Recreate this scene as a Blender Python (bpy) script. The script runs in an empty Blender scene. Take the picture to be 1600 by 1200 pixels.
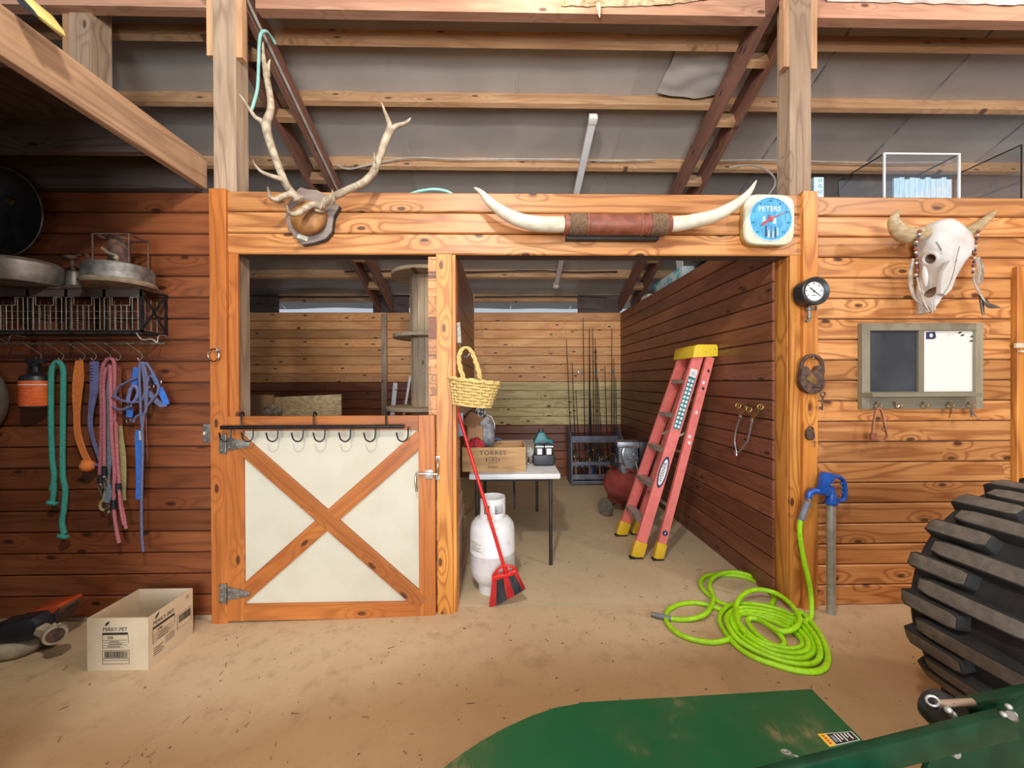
import bpy, bmesh, math, random
from mathutils import Vector, Matrix, noise

random.seed(7)
scn = bpy.context.scene
C = bpy.context.collection

# ---------------------------------------------------------------- camera
F_PX = 610.0
CAM = Vector((0.0, -2.48, 1.455))
ROT = (Matrix.Rotation(math.radians(-1.22), 3, 'Z') @ Matrix.Rotation(math.radians(90 - 0.28), 3, 'X')
       @ Matrix.Rotation(math.radians(-0.2), 3, 'Z'))
cam_data = bpy.data.cameras.new('camera')
cam_data.sensor_fit = 'HORIZONTAL'
cam_data.sensor_width = 36.0
cam_data.lens = F_PX / 1600.0 * 36.0
cam_data.clip_start = 0.02
cam = bpy.data.objects.new('camera', cam_data)
cam.matrix_world = Matrix.Translation(CAM) @ ROT.to_4x4()
C.objects.link(cam)
scn.camera = cam

# ---------------------------------------------------------------- world, lights, exposure
world = bpy.data.worlds.new('overcast_sky')
scn.world = world
world.use_nodes = True
bg = world.node_tree.nodes['Background']
bg.inputs[0].default_value = (0.80, 0.88, 1.0, 1)
bg.inputs[1].default_value = 0.45


def area_light(name, loc, target, sx, sy, power, color):
    d = bpy.data.lights.new(name, 'AREA')
    d.shape = 'RECTANGLE'
    d.size, d.size_y, d.energy, d.color = sx, sy, power, color
    o = bpy.data.objects.new(name, d)
    o.location = loc
    o.rotation_euler = (Vector(target) - Vector(loc)).to_track_quat('-Z', 'Y').to_euler()
    C.objects.link(o)
    return o


# point lights for assumed bulbs overhead; the rear area light is added fill
def bulb(name, loc, power, color, r=0.10):
    d = bpy.data.lights.new(name, 'POINT')
    d.energy, d.color, d.shadow_soft_size = power, color, r
    o = bpy.data.objects.new(name, d)
    o.location = loc
    C.objects.link(o)


bulb('assumed_aisle_bulb', (-0.35, -2.4, 3.50), 165, (1.0, 0.92, 0.82))  # assumed bulb over the aisle, out of view
bulb('assumed_aisle_bulb', (4.3, -2.2, 3.9), 125, (1.0, 0.92, 0.82))  # second assumed bulb, out of view to the right
bulb('added_roof_bulb', (0.25, -0.40, 3.98), 22, (1.0, 0.93, 0.86), 0.06)  # added above the view to brighten the stalls' back wall
area_light('added_rear_fill', (0.0, -7.2, 1.6), (0.6, 0.0, 2.0), 3.4, 3.0, 330, (0.90, 0.95, 1.0))  # added behind the camera, stands in for assumed daylight; no door is built

vs = scn.view_settings
vs.view_transform = 'Standard'
vs.look = 'None'
vs.gamma = 1.0
vs.use_curve_mapping = False
vs.exposure = 0.45


# ---------------------------------------------------------------- pixel helpers (a pixel gives a direction, a plane gives the distance)
def ray(px, py):
    return ROT @ Vector(((px - 800.0) / F_PX, -(py - 600.0) / F_PX, -1.0))


def PY(px, py, y=0.0):
    d = ray(px, py)
    return CAM + d * ((y - CAM.y) / d.y)


def PZ(px, py, z=0.0):
    d = ray(px, py)
    return CAM + d * ((z - CAM.z) / d.z)


def PX(px, py, x):
    d = ray(px, py)
    return CAM + d * ((x - CAM.x) / d.x)


def zfloor(x):
    t = min(1.0, max(0.0, (-0.4 - x) / 1.2))
    return -0.03 * t


# ---------------------------------------------------------------- materials
def new_mat(name):
    m = bpy.data.materials.new(name)
    m.use_nodes = True
    nt = m.node_tree
    return m, nt, nt.nodes['Principled BSDF']


def L(nt, a, b):
    nt.links.new(a, b)


def mixc(nt, fac, a, b):
    n = nt.nodes.new('ShaderNodeMix')
    n.data_type = 'RGBA'
    if hasattr(fac, 'links'):
        L(nt, fac, n.inputs[0])
    else:
        n.inputs[0].default_value = fac
    for i, v in ((6, a), (7, b)):
        if hasattr(v, 'links'):
            L(nt, v, n.inputs[i])
        else:
            n.inputs[i].default_value = (*v, 1)
    return n.outputs[2]


def mth(nt, op, a, b=None, c=None):
    n = nt.nodes.new('ShaderNodeMath')
    n.operation = op
    for i, v in enumerate((a, b, c)):
        if v is None:
            continue
        if hasattr(v, 'links'):
            L(nt, v, n.inputs[i])
        else:
            n.inputs[i].default_value = v
    return n.outputs[0]


def ramp01(nt, v, lo, hi):
    n = nt.nodes.new('ShaderNodeMapRange')
    n.interpolation_type = 'SMOOTHSTEP'
    L(nt, v, n.inputs[0])
    n.inputs[1].default_value, n.inputs[2].default_value = lo, hi
    return n.outputs[0]


def scaled(nt, vec, s):
    n = nt.nodes.new('ShaderNodeVectorMath')
    n.operation = 'MULTIPLY'
    L(nt, vec, n.inputs[0])
    n.inputs[1].default_value = s
    return n.outputs[0]


def noise_n(nt, vec, scale, detail=2.0, rough=0.5):
    n = nt.nodes.new('ShaderNodeTexNoise')
    L(nt, vec, n.inputs['Vector'])
    n.inputs['Scale'].default_value = scale
    n.inputs['Detail'].default_value = detail
    n.inputs['Roughness'].default_value = rough
    return n.outputs[0]


def obj_vec(nt, rnd=True):
    tc = nt.nodes.new('ShaderNodeTexCoord')
    if not rnd:
        return tc.outputs['Object'], None
    oi = nt.nodes.new('ShaderNodeObjectInfo')
    cb = nt.nodes.new('ShaderNodeCombineXYZ')
    for i, k in enumerate((37.0, 91.0, 53.0)):
        L(nt, mth(nt, 'MULTIPLY', oi.outputs['Random'], k), cb.inputs[i])
    ad = nt.nodes.new('ShaderNodeVectorMath')
    L(nt, tc.outputs['Object'], ad.inputs[0])
    L(nt, cb.outputs[0], ad.inputs[1])
    return ad.outputs[0], oi.outputs['Random']


def bump(nt, bsdf, h, strength, dist=0.01):
    b = nt.nodes.new('ShaderNodeBump')
    b.inputs['Strength'].default_value = strength
    b.inputs['Distance'].default_value = dist
    L(nt, h, b.inputs['Height'])
    L(nt, b.outputs[0], bsdf.inputs['Normal'])


def wood(name, light, mid, dark, knot, rough=0.42, knots=0.45, rings=0.68, var=0.42, spec=0.5):
    """Boards have their length along local X."""
    m, nt, bs = new_mat(name)
    v, rnd = obj_vec(nt)
    n1 = noise_n(nt, scaled(nt, v, (0.42, 4.6, 4.6)), 1.35, 2.0, 0.45)
    fib = noise_n(nt, scaled(nt, v, (3.0, 85, 85)), 1.0, 3.0, 0.65)
    blot = noise_n(nt, scaled(nt, v, (1.5, 4, 4)), 1.4, 2.0, 0.5)
    vo = nt.nodes.new('ShaderNodeTexVoronoi')
    vo.voronoi_dimensions = '2D'
    sx = nt.nodes.new('ShaderNodeSeparateXYZ')
    L(nt, v, sx.inputs[0])
    cx = nt.nodes.new('ShaderNodeCombineXYZ')
    L(nt, mth(nt, 'MULTIPLY', sx.outputs[0], 2.7), cx.inputs[0])
    L(nt, mth(nt, 'MULTIPLY', sx.outputs[2], 6.0), cx.inputs[1])
    L(nt, cx.outputs[0], vo.inputs['Vector'])
    vo.inputs['Scale'].default_value = 1.0
    dist = vo.outputs['Distance']
    sep = nt.nodes.new('ShaderNodeSeparateColor')
    L(nt, vo.outputs['Color'], sep.inputs[0])
    keep = mth(nt, 'LESS_THAN', sep.outputs[0], knots)
    near = mth(nt, 'MULTIPLY', ramp01(nt, dist, 0.45, 0.0), keep)
    g = mth(nt, 'MULTIPLY_ADD', n1, 8.0, mth(nt, 'MULTIPLY', near, 1.8))
    s = mth(nt, 'SINE', mth(nt, 'MULTIPLY', g, 6.2832))
    s = mth(nt, 'POWER', mth(nt, 'MULTIPLY_ADD', s, 0.5, 0.5), 3.2)
    kn = mth(nt, 'MULTIPLY', ramp01(nt, mth(nt, 'MULTIPLY_ADD', fib, 0.05, dist), 0.125, 0.075), keep)
    c = mixc(nt, ramp01(nt, blot, 0.3, 0.7), light, mid)
    c = mixc(nt, mth(nt, 'MULTIPLY', ramp01(nt, fib, 0.4, 0.75), 0.35), c, dark)
    c = mixc(nt, mth(nt, 'MULTIPLY', s, rings), c, dark)
    c = mixc(nt, mth(nt, 'MULTIPLY', kn, 0.88), c, knot)
    hsv = nt.nodes.new('ShaderNodeHueSaturation')
    L(nt, c, hsv.inputs['Color'])
    L(nt, mth(nt, 'MULTIPLY_ADD', rnd, var, 1.0 - var * 0.5), hsv.inputs['Value'])
    L(nt, hsv.outputs[0], bs.inputs['Base Color'])
    bs.inputs['Roughness'].default_value = rough
    bs.inputs['Specular IOR Level'].default_value = spec
    bump(nt, bs, fib, 0.12, 0.004)
    return m


def pm(name, c1, c2=None, scale=12.0, rough=0.5, metal=0.0, bmp=0.0, lo=0.35, hi=0.65, spec=0.5, detail=4.0, stretch=(1, 1, 1), coat=0.0):
    m, nt, bs = new_mat(name)
    v, _ = obj_vec(nt)
    c2 = c2 or tuple(x * 0.8 for x in c1)
    n = noise_n(nt, scaled(nt, v, stretch), scale, detail, 0.55)
    L(nt, mixc(nt, ramp01(nt, n, lo, hi), c1, c2), bs.inputs['Base Color'])
    bs.inputs['Roughness'].default_value = rough
    bs.inputs['Metallic'].default_value = metal
    bs.inputs['Specular IOR Level'].default_value = spec
    bs.inputs['Coat Weight'].default_value = coat
    if bmp:
        bump(nt, bs, n, bmp)
    return m


def glass_mat(name, tint=(0.985, 0.99, 0.995), amount=0.14):
    m = bpy.data.materials.new(name)
    m.use_nodes = True
    nt = m.node_tree
    nt.nodes.clear()
    out = nt.nodes.new('ShaderNodeOutputMaterial')
    tr = nt.nodes.new('ShaderNodeBsdfTransparent')
    tr.inputs[0].default_value = (*tint, 1)
    gl = nt.nodes.new('ShaderNodeBsdfGlossy')
    gl.inputs['Roughness'].default_value = 0.04
    gl.inputs[0].default_value = (0.9, 0.95, 1, 1)
    mx = nt.nodes.new('ShaderNodeMixShader')
    v, _ = obj_vec(nt)
    n = noise_n(nt, v, 3.0, 2.0)
    L(nt, mth(nt, 'MULTIPLY_ADD', n, 0.06, amount - 0.03), mx.inputs[0])
    L(nt, tr.outputs[0], mx.inputs[1])
    L(nt, gl.outputs[0], mx.inputs[2])
    L(nt, mx.outputs[0], out.inputs[0])
    return m


MAT = {}
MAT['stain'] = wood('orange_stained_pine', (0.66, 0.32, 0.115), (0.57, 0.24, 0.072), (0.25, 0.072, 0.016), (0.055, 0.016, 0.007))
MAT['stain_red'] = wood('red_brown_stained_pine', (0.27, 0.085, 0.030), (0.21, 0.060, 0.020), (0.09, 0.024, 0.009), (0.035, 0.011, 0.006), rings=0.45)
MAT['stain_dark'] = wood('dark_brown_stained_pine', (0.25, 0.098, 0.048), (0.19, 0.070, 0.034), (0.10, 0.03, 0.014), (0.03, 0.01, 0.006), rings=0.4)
MAT['honey'] = wood('honey_pine_trim', (0.70, 0.31, 0.062), (0.60, 0.225, 0.040), (0.30, 0.085, 0.014), (0.08, 0.025, 0.01), knots=0.3)
MAT['door_wood'] = wood('varnished_door_pine', (0.48, 0.165, 0.034), (0.405, 0.125, 0.026), (0.20, 0.05, 0.012), (0.06, 0.016, 0.008), knots=0.35, rings=0.4)
MAT['back_pine'] = wood('pale_orange_back_pine', (0.82, 0.44, 0.18), (0.72, 0.34, 0.125), (0.42, 0.16, 0.05), (0.09, 0.035, 0.018), rough=0.6, rings=0.35)
MAT['raw'] = wood('raw_pine', (0.60, 0.40, 0.23), (0.50, 0.31, 0.165), (0.28, 0.15, 0.07), (0.09, 0.05, 0.03), rough=0.7, rings=0.4)
MAT['green_raw'] = wood('greenish_raw_pine', (0.70, 0.55, 0.27), (0.60, 0.45, 0.20), (0.22, 0.14, 0.05), (0.06, 0.035, 0.018), rough=0.7, rings=0.4)
MAT['weathered'] = wood('weathered_post_wood', (0.46, 0.335, 0.235), (0.36, 0.25, 0.165), (0.17, 0.105, 0.065), (0.06, 0.035, 0.025), rough=0.8, rings=0.5, knots=0.25)
MAT['beam'] = wood('rough_loft_beam_wood', (0.52, 0.33, 0.20), (0.42, 0.25, 0.14), (0.20, 0.105, 0.055), (0.06, 0.03, 0.02), rough=0.8, rings=0.5, knots=0.25)
MAT['rafter'] = wood('red_brown_rafter_wood', (0.26, 0.125, 0.085), (0.20, 0.09, 0.06), (0.09, 0.036, 0.024), (0.03, 0.014, 0.01), rough=0.8, rings=0.3)
MAT['purlin'] = wood('roof_purlin_wood', (0.60, 0.37, 0.20), (0.50, 0.28, 0.14), (0.26, 0.13, 0.06), (0.08, 0.04, 0.02), rough=0.75, rings=0.35)
MAT['tie'] = wood('pinkish_tie_beam_wood', (0.60, 0.34, 0.22), (0.52, 0.27, 0.165), (0.28, 0.12, 0.07), (0.09, 0.04, 0.025), rough=0.7, rings=0.35)
MAT['grey_wood'] = wood('grey_green_frame_wood', (0.30, 0.265, 0.18), (0.24, 0.205, 0.135), (0.15, 0.125, 0.08), (0.10, 0.08, 0.05), rough=0.7, knots=0.05, rings=0.2)
MAT['crate'] = wood('wine_crate_pine', (0.66, 0.40, 0.17), (0.58, 0.32, 0.12), (0.36, 0.17, 0.055), (0.3, 0.14, 0.05), rough=0.6, knots=0.0, rings=0.5)
MAT['rack'] = pm('blue_grey_painted_wood', (0.17, 0.18, 0.23), (0.11, 0.115, 0.15), 9, 0.6)
MAT['osb'] = pm('strand_board', (0.46, 0.33, 0.17), (0.28, 0.19, 0.09), 28, 0.8, stretch=(1, 1, 2.2), detail=5)
MAT['cardboard'] = pm('brown_cardboard', (0.40, 0.225, 0.115), (0.34, 0.185, 0.09), 6, 0.85)
MAT['box_card'] = pm('pale_cardboard', (0.62, 0.49, 0.335), (0.54, 0.42, 0.28), 5, 0.85)
MAT['insul'] = pm('vinyl_roof_insulation', (0.375, 0.345, 0.32), (0.305, 0.28, 0.258), 1.6, 0.42, bmp=0.12, lo=0.25, hi=0.75)
MAT['loft'] = wood('dark_loft_boards', (0.10, 0.075, 0.07), (0.08, 0.058, 0.052), (0.04, 0.026, 0.022), (0.02, 0.012, 0.01), rough=0.85, knots=0.1)
MAT['cream'] = pm('cream_painted_panel', (0.62, 0.59, 0.47), (0.56, 0.52, 0.40), 5, 0.5, lo=0.3, hi=0.8)
MAT['black_metal'] = pm('black_iron', (0.012, 0.012, 0.014), (0.025, 0.024, 0.026), 30, 0.4, 0.4)
MAT['galv'] = pm('galvanised_steel', (0.50, 0.50, 0.47), (0.38, 0.38, 0.35), 30, 0.45, 0.5)
MAT['zinc_dark'] = pm('aged_zinc', (0.30, 0.285, 0.25), (0.18, 0.165, 0.14), 40, 0.5, 0.7)
MAT['chrome'] = pm('bright_chrome', (0.75, 0.75, 0.74), (0.62, 0.62, 0.61), 10, 0.18, 1.0)
MAT['brass'] = pm('aged_brass', (0.45, 0.30, 0.11), (0.30, 0.19, 0.07), 30, 0.38, 0.9)
MAT['rust'] = pm('rusty_iron', (0.16, 0.085, 0.055), (0.07, 0.045, 0.038), 35, 0.75, 0.35, bmp=0.2)
MAT['old_tin'] = pm('tarnished_tin', (0.26, 0.255, 0.24), (0.13, 0.12, 0.115), 18, 0.5, 0.6, bmp=0.1)
MAT['tan_tin'] = pm('tan_tarnished_rim', (0.34, 0.27, 0.185), (0.22, 0.165, 0.11), 18, 0.55, 0.4)
MAT['dark_tin'] = pm('dark_enamel_pan', (0.05, 0.055, 0.06), (0.028, 0.03, 0.035), 14, 0.38, 0.4)
MAT['pot'] = pm('old_aluminium_pot', (0.25, 0.22, 0.20), (0.14, 0.115, 0.10), 12, 0.5, 0.5)
MAT['wire'] = pm('pale_steel_wire', (0.50, 0.48, 0.43), (0.33, 0.31, 0.28), 40, 0.4, 0.7)
MAT['bone'] = pm('bleached_bone', (0.64, 0.64, 0.62), (0.50, 0.47, 0.42), 7, 0.6, bmp=0.15)
MAT['bone_in'] = pm('inner_bone', (0.23, 0.165, 0.11), (0.15, 0.10, 0.065), 14, 0.8)
MAT['horn'] = pm('tan_horn', (0.52, 0.40, 0.235), (0.36, 0.265, 0.14), 22, 0.45, stretch=(1, 1, 3))
MAT['horn_white'] = pm('cream_longhorn', (0.72, 0.68, 0.55), (0.58, 0.53, 0.40), 14, 0.35)
MAT['antler'] = pm('pale_antler', (0.46, 0.39, 0.285), (0.27, 0.21, 0.14), 26, 0.6, bmp=0.3)
MAT['leather'] = pm('red_brown_leather', (0.27, 0.085, 0.05), (0.18, 0.055, 0.033), 16, 0.45, bmp=0.1)
MAT['tan_leather'] = pm('tan_hide', (0.42, 0.205, 0.065), (0.25, 0.105, 0.03), 12, 0.6, bmp=0.15)
MAT['strap_leather'] = pm('pinkish_leather', (0.46, 0.22, 0.14), (0.34, 0.15, 0.09), 16, 0.5)
MAT['jute'] = pm('brown_jute_cord', (0.24, 0.155, 0.09), (0.14, 0.085, 0.05), 90, 0.9, bmp=0.4)
MAT['plaque'] = pm('grey_brown_plaque', (0.25, 0.195, 0.165), (0.20, 0.15, 0.125), 9, 0.5, stretch=(1, 1, 5))
MAT['ivory'] = pm('ivory_plastic', (0.70, 0.68, 0.53), (0.62, 0.59, 0.44), 10, 0.35)
MAT['ivory_edge'] = pm('yellowed_plastic', (0.52, 0.40, 0.16), (0.44, 0.33, 0.12), 10, 0.4)
MAT['dial_blue'] = pm('blue_dial_print', (0.10, 0.42, 0.66), (0.05, 0.27, 0.50), 16, 0.25, stretch=(5, 1, 1))
MAT['white'] = pm('white_paint', (0.80, 0.80, 0.79), (0.72, 0.72, 0.71), 8, 0.4)
MAT['white_print'] = pm('white_print', (0.82, 0.82, 0.80), (0.76, 0.76, 0.74), 8, 0.5)
MAT['pale_blue'] = pm('pale_blue_paint', (0.52, 0.74, 0.86), (0.40, 0.62, 0.78), 14, 0.5, stretch=(3, 1, 1))
MAT['navy_print'] = pm('navy_print', (0.02, 0.04, 0.12), (0.015, 0.03, 0.09), 8, 0.4)
MAT['black_print'] = pm('black_print', (0.018, 0.016, 0.015), (0.03, 0.028, 0.025), 20, 0.6)
MAT['red_print'] = pm('red_print', (0.55, 0.05, 0.05), (0.45, 0.04, 0.05), 12, 0.3)
MAT['chalk'] = pm('chalkboard', (0.022, 0.027, 0.038), (0.045, 0.050, 0.060), 6, 0.7, lo=0.3, hi=0.8)
MAT['board_white'] = pm('spotted_white_board', (0.78, 0.77, 0.72), (0.45, 0.42, 0.36), 38, 0.35, lo=0.66, hi=0.74)
MAT['rubber'] = pm('tyre_rubber', (0.022, 0.020, 0.019), (0.014, 0.013, 0.012), 14, 0.75, bmp=0.1)
MAT['rubber_dusty'] = pm('dusty_tyre_lug', (0.15, 0.125, 0.097), (0.105, 0.087, 0.068), 26, 0.8, bmp=0.15)
MAT['green'] = None
MAT['green_dark'] = pm('dark_green_steel', (0.004, 0.050, 0.022), (0.003, 0.034, 0.015), 14, 0.35, spec=0.4)
MAT['hose'] = pm('lime_green_hose', (0.42, 0.82, 0.012), (0.34, 0.70, 0.010), 40, 0.42)
MAT['grip'] = pm('grey_rubber_grip', (0.21, 0.22, 0.26), (0.16, 0.17, 0.20), 20, 0.55)
MAT['hydrant'] = pm('blue_hydrant_paint', (0.012, 0.10, 0.46), (0.009, 0.075, 0.36), 18, 0.35, spec=0.6)
MAT['ladder'] = pm('coral_fibreglass', (0.78, 0.20, 0.175), (0.70, 0.165, 0.145), 18, 0.42)
MAT['ladder_yellow'] = pm('paint_spotted_yellow', (0.80, 0.58, 0.03), (0.12, 0.09, 0.04), 34, 0.45, lo=0.66, hi=0.72)
MAT['yellow'] = pm('yellow_plastic', (0.78, 0.50, 0.02), (0.70, 0.42, 0.02), 10, 0.45)
MAT['alu'] = pm('dull_aluminium', (0.46, 0.42, 0.35), (0.33, 0.30, 0.25), 24, 0.5, 0.25)
MAT['teal_print'] = pm('teal_label', (0.02, 0.22, 0.25), (0.015, 0.17, 0.20), 9, 0.5)
MAT['red'] = pm('bright_red_plastic', (0.68, 0.018, 0.012), (0.60, 0.015, 0.012), 10, 0.35)
MAT['bristle'] = pm('black_bristles', (0.015, 0.017, 0.02), (0.05, 0.055, 0.06), 70, 0.8, bmp=0.5, stretch=(1, 1, 0.12))
MAT['red_bristle'] = pm('red_bristles', (0.62, 0.02, 0.018), (0.45, 0.012, 0.012), 70, 0.7, bmp=0.5, stretch=(1, 1, 0.12))
MAT['tank_white'] = pm('scuffed_white_tank_paint', (0.76, 0.77, 0.78), (0.60, 0.58, 0.53), 16, 0.4, lo=0.5, hi=0.8)
MAT['tank_red'] = pm('faded_red_tank_paint', (0.27, 0.052, 0.040), (0.20, 0.038, 0.03), 8, 0.45)
MAT['engine'] = pm('grey_cast_engine', (0.27, 0.28, 0.31), (0.18, 0.19, 0.21), 14, 0.4, 0.5)
MAT['dark_plastic'] = pm('black_plastic', (0.012, 0.014, 0.020), (0.022, 0.024, 0.032), 14, 0.4)
MAT['teal'] = pm('teal_tool_plastic', (0.0, 0.155, 0.165), (0.0, 0.12, 0.13), 9, 0.4)
MAT['table_white'] = pm('white_moulded_plastic', (0.74, 0.74, 0.73), (0.68, 0.68, 0.67), 8, 0.45)
MAT['table_leg'] = pm('dark_grey_steel_tube', (0.045, 0.045, 0.05), (0.03, 0.03, 0.034), 10, 0.45, 0.3)
MAT['wicker'] = pm('straw_wicker', (0.72, 0.54, 0.21), (0.56, 0.40, 0.13), 60, 0.7, bmp=0.3)
MAT['orange'] = pm('orange_tool_plastic', (0.55, 0.085, 0.018), (0.42, 0.06, 0.014), 10, 0.4)
MAT['orange_label'] = pm('orange_bottle_label', (0.78, 0.165, 0.035), (0.66, 0.12, 0.025), 20, 0.4, stretch=(1, 1, 3))
MAT['beige_plastic'] = pm('dusty_beige_plastic', (0.43, 0.36, 0.25), (0.31, 0.25, 0.17), 12, 0.6)
MAT['teal_rope'] = pm('teal_braided_rope', (0.06, 0.40, 0.33), (0.04, 0.29, 0.24), 120, 0.8, bmp=0.4)
MAT['orange_rope'] = pm('orange_webbing', (0.82, 0.26, 0.06), (0.70, 0.20, 0.045), 50, 0.75, bmp=0.2)
MAT['violet_rope'] = pm('blue_violet_webbing', (0.19, 0.22, 0.46), (0.14, 0.15, 0.33), 50, 0.8)
MAT['pink_rope'] = pm('pink_lead_rope', (0.56, 0.20, 0.23), (0.42, 0.12, 0.15), 110, 0.8, bmp=0.4)
MAT['bluegrey_web'] = pm('faded_blue_webbing', (0.24, 0.32, 0.40), (0.17, 0.235, 0.31), 50, 0.85)
MAT['olive_web'] = pm('faded_olive_webbing', (0.45, 0.42, 0.20), (0.36, 0.33, 0.15), 50, 0.85)
MAT['blue_web'] = pm('bright_blue_webbing', (0.045, 0.19, 0.66), (0.035, 0.14, 0.52), 50, 0.7)
MAT['bluegrey_cord'] = pm('grey_blue_cord', (0.15, 0.17, 0.30), (0.10, 0.115, 0.22), 90, 0.8)
MAT['grey_cable'] = pm('pale_grey_cable', (0.42, 0.40, 0.36), (0.32, 0.30, 0.27), 10, 0.5)
MAT['teal_hose'] = pm('pale_teal_hose', (0.30, 0.60, 0.56), (0.24, 0.50, 0.47), 12, 0.45)
MAT['fixture'] = pm('white_enamel_fixture', (0.66, 0.67, 0.68), (0.60, 0.61, 0.62), 8, 0.4)
MAT['tuft'] = pm('yellow_fibre_insulation', (0.72, 0.58, 0.36), (0.42, 0.31, 0.18), 26, 0.95, bmp=0.8)
MAT['fur'] = pm('grey_brown_fur', (0.33, 0.27, 0.20), (0.13, 0.095, 0.07), 26, 0.9, bmp=0.6)
MAT['feather'] = pm('mottled_feather', (0.42, 0.35, 0.27), (0.22, 0.17, 0.12), 40, 0.85)
MAT['feather_dark'] = pm('dark_feather_tip', (0.06, 0.04, 0.03), (0.10, 0.07, 0.05), 40, 0.85)
MAT['grey_cloth'] = pm('grey_crumpled_bag', (0.30, 0.29, 0.30), (0.12, 0.12, 0.14), 14, 0.6, bmp=0.5)
MAT['red_cloth'] = pm('red_check_cloth', (0.52, 0.02, 0.035), (0.20, 0.01, 0.02), 45, 0.8)
MAT['camo'] = pm('black_white_print_cloth', (0.50, 0.48, 0.45), (0.05, 0.05, 0.05), 40, 0.8, lo=0.46, hi=0.54)
MAT['rod'] = pm('dark_graphite_rod', (0.014, 0.012, 0.014), (0.03, 0.026, 0.03), 30, 0.35)
MAT['cork'] = pm('cork_grip', (0.36, 0.22, 0.12), (0.24, 0.14, 0.07), 60, 0.8)
MAT['pvc'] = pm('grey_braided_steel', (0.30, 0.28, 0.28), (0.20, 0.18, 0.19), 120, 0.45, 0.6)
MAT['spool_grey'] = wood('spool_pine', (0.58, 0.45, 0.31), (0.48, 0.36, 0.235), (0.28, 0.18, 0.10), (0.12, 0.07, 0.04), rough=0.75, knots=0.12, rings=0.35)
MAT['debris'] = pm('dry_dirt_bits', (0.10, 0.06, 0.03), (0.20, 0.13, 0.07), 50, 0.95)
MAT['yellow_edge'] = pm('yellow_pad', (0.72, 0.60, 0.20), (0.60, 0.48, 0.15), 10, 0.6)
MAT['paper'] = pm('white_paper', (0.78, 0.78, 0.74), (0.70, 0.70, 0.66), 12, 0.7)
MAT['aqua_box'] = pm('aqua_printed_carton', (0.05, 0.42, 0.58), (0.55, 0.72, 0.74), 9, 0.5, lo=0.45, hi=0.55)


def concrete(name, c1, c2, c3, pale_strip=None):
    """swept: paler colour along the wall: less brown dirt, and light falloff painted in"""
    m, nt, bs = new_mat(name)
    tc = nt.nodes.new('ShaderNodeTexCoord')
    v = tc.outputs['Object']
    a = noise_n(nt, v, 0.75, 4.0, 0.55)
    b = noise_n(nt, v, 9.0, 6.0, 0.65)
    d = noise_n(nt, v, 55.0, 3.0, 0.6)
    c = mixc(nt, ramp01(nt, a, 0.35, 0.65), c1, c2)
    if pale_strip:
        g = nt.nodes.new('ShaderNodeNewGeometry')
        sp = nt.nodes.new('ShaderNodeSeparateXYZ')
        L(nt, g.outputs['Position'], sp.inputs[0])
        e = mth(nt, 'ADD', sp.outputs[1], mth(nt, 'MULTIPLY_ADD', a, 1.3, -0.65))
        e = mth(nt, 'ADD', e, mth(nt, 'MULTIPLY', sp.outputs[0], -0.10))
        c = mixc(nt, ramp01(nt, e, -0.75, -0.12), c, pale_strip)  # browner away from the wall: dirt, with the foreground's light falloff painted in
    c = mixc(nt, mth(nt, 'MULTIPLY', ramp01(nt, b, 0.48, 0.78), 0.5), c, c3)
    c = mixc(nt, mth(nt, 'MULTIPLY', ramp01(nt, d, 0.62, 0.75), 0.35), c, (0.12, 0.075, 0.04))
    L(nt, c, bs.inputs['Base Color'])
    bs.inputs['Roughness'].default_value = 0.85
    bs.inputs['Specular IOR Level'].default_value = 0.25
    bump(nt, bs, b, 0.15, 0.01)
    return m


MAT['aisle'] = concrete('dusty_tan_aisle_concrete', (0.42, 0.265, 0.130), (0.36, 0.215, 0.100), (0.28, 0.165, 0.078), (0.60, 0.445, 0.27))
MAT['stall'] = concrete('pale_stall_concrete', (0.63, 0.50, 0.325), (0.55, 0.43, 0.27), (0.42, 0.31, 0.185))


def green_paint():
    m, nt, bs = new_mat('dusty_green_deck_paint')
    v, _ = obj_vec(nt, False)
    a = noise_n(nt, v, 1.7, 5.0, 0.6)
    b = noise_n(nt, scaled(nt, v, (1, 0.5, 1)), 26.0, 5.0, 0.7)
    c = mixc(nt, ramp01(nt, a, 0.45, 0.75), (0.003, 0.095, 0.030), (0.060, 0.100, 0.032))
    dm = mth(nt, 'MULTIPLY', ramp01(nt, b, 0.44, 0.62), ramp01(nt, a, 0.53, 0.66))
    c = mixc(nt, mth(nt, 'MULTIPLY', dm, 0.75), c, (0.30, 0.225, 0.12))
    L(nt, c, bs.inputs['Base Color'])
    L(nt, mth(nt, 'MULTIPLY_ADD', a, 0.5, 0.2), bs.inputs['Roughness'])
    return m


MAT['green'] = green_paint()


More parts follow.
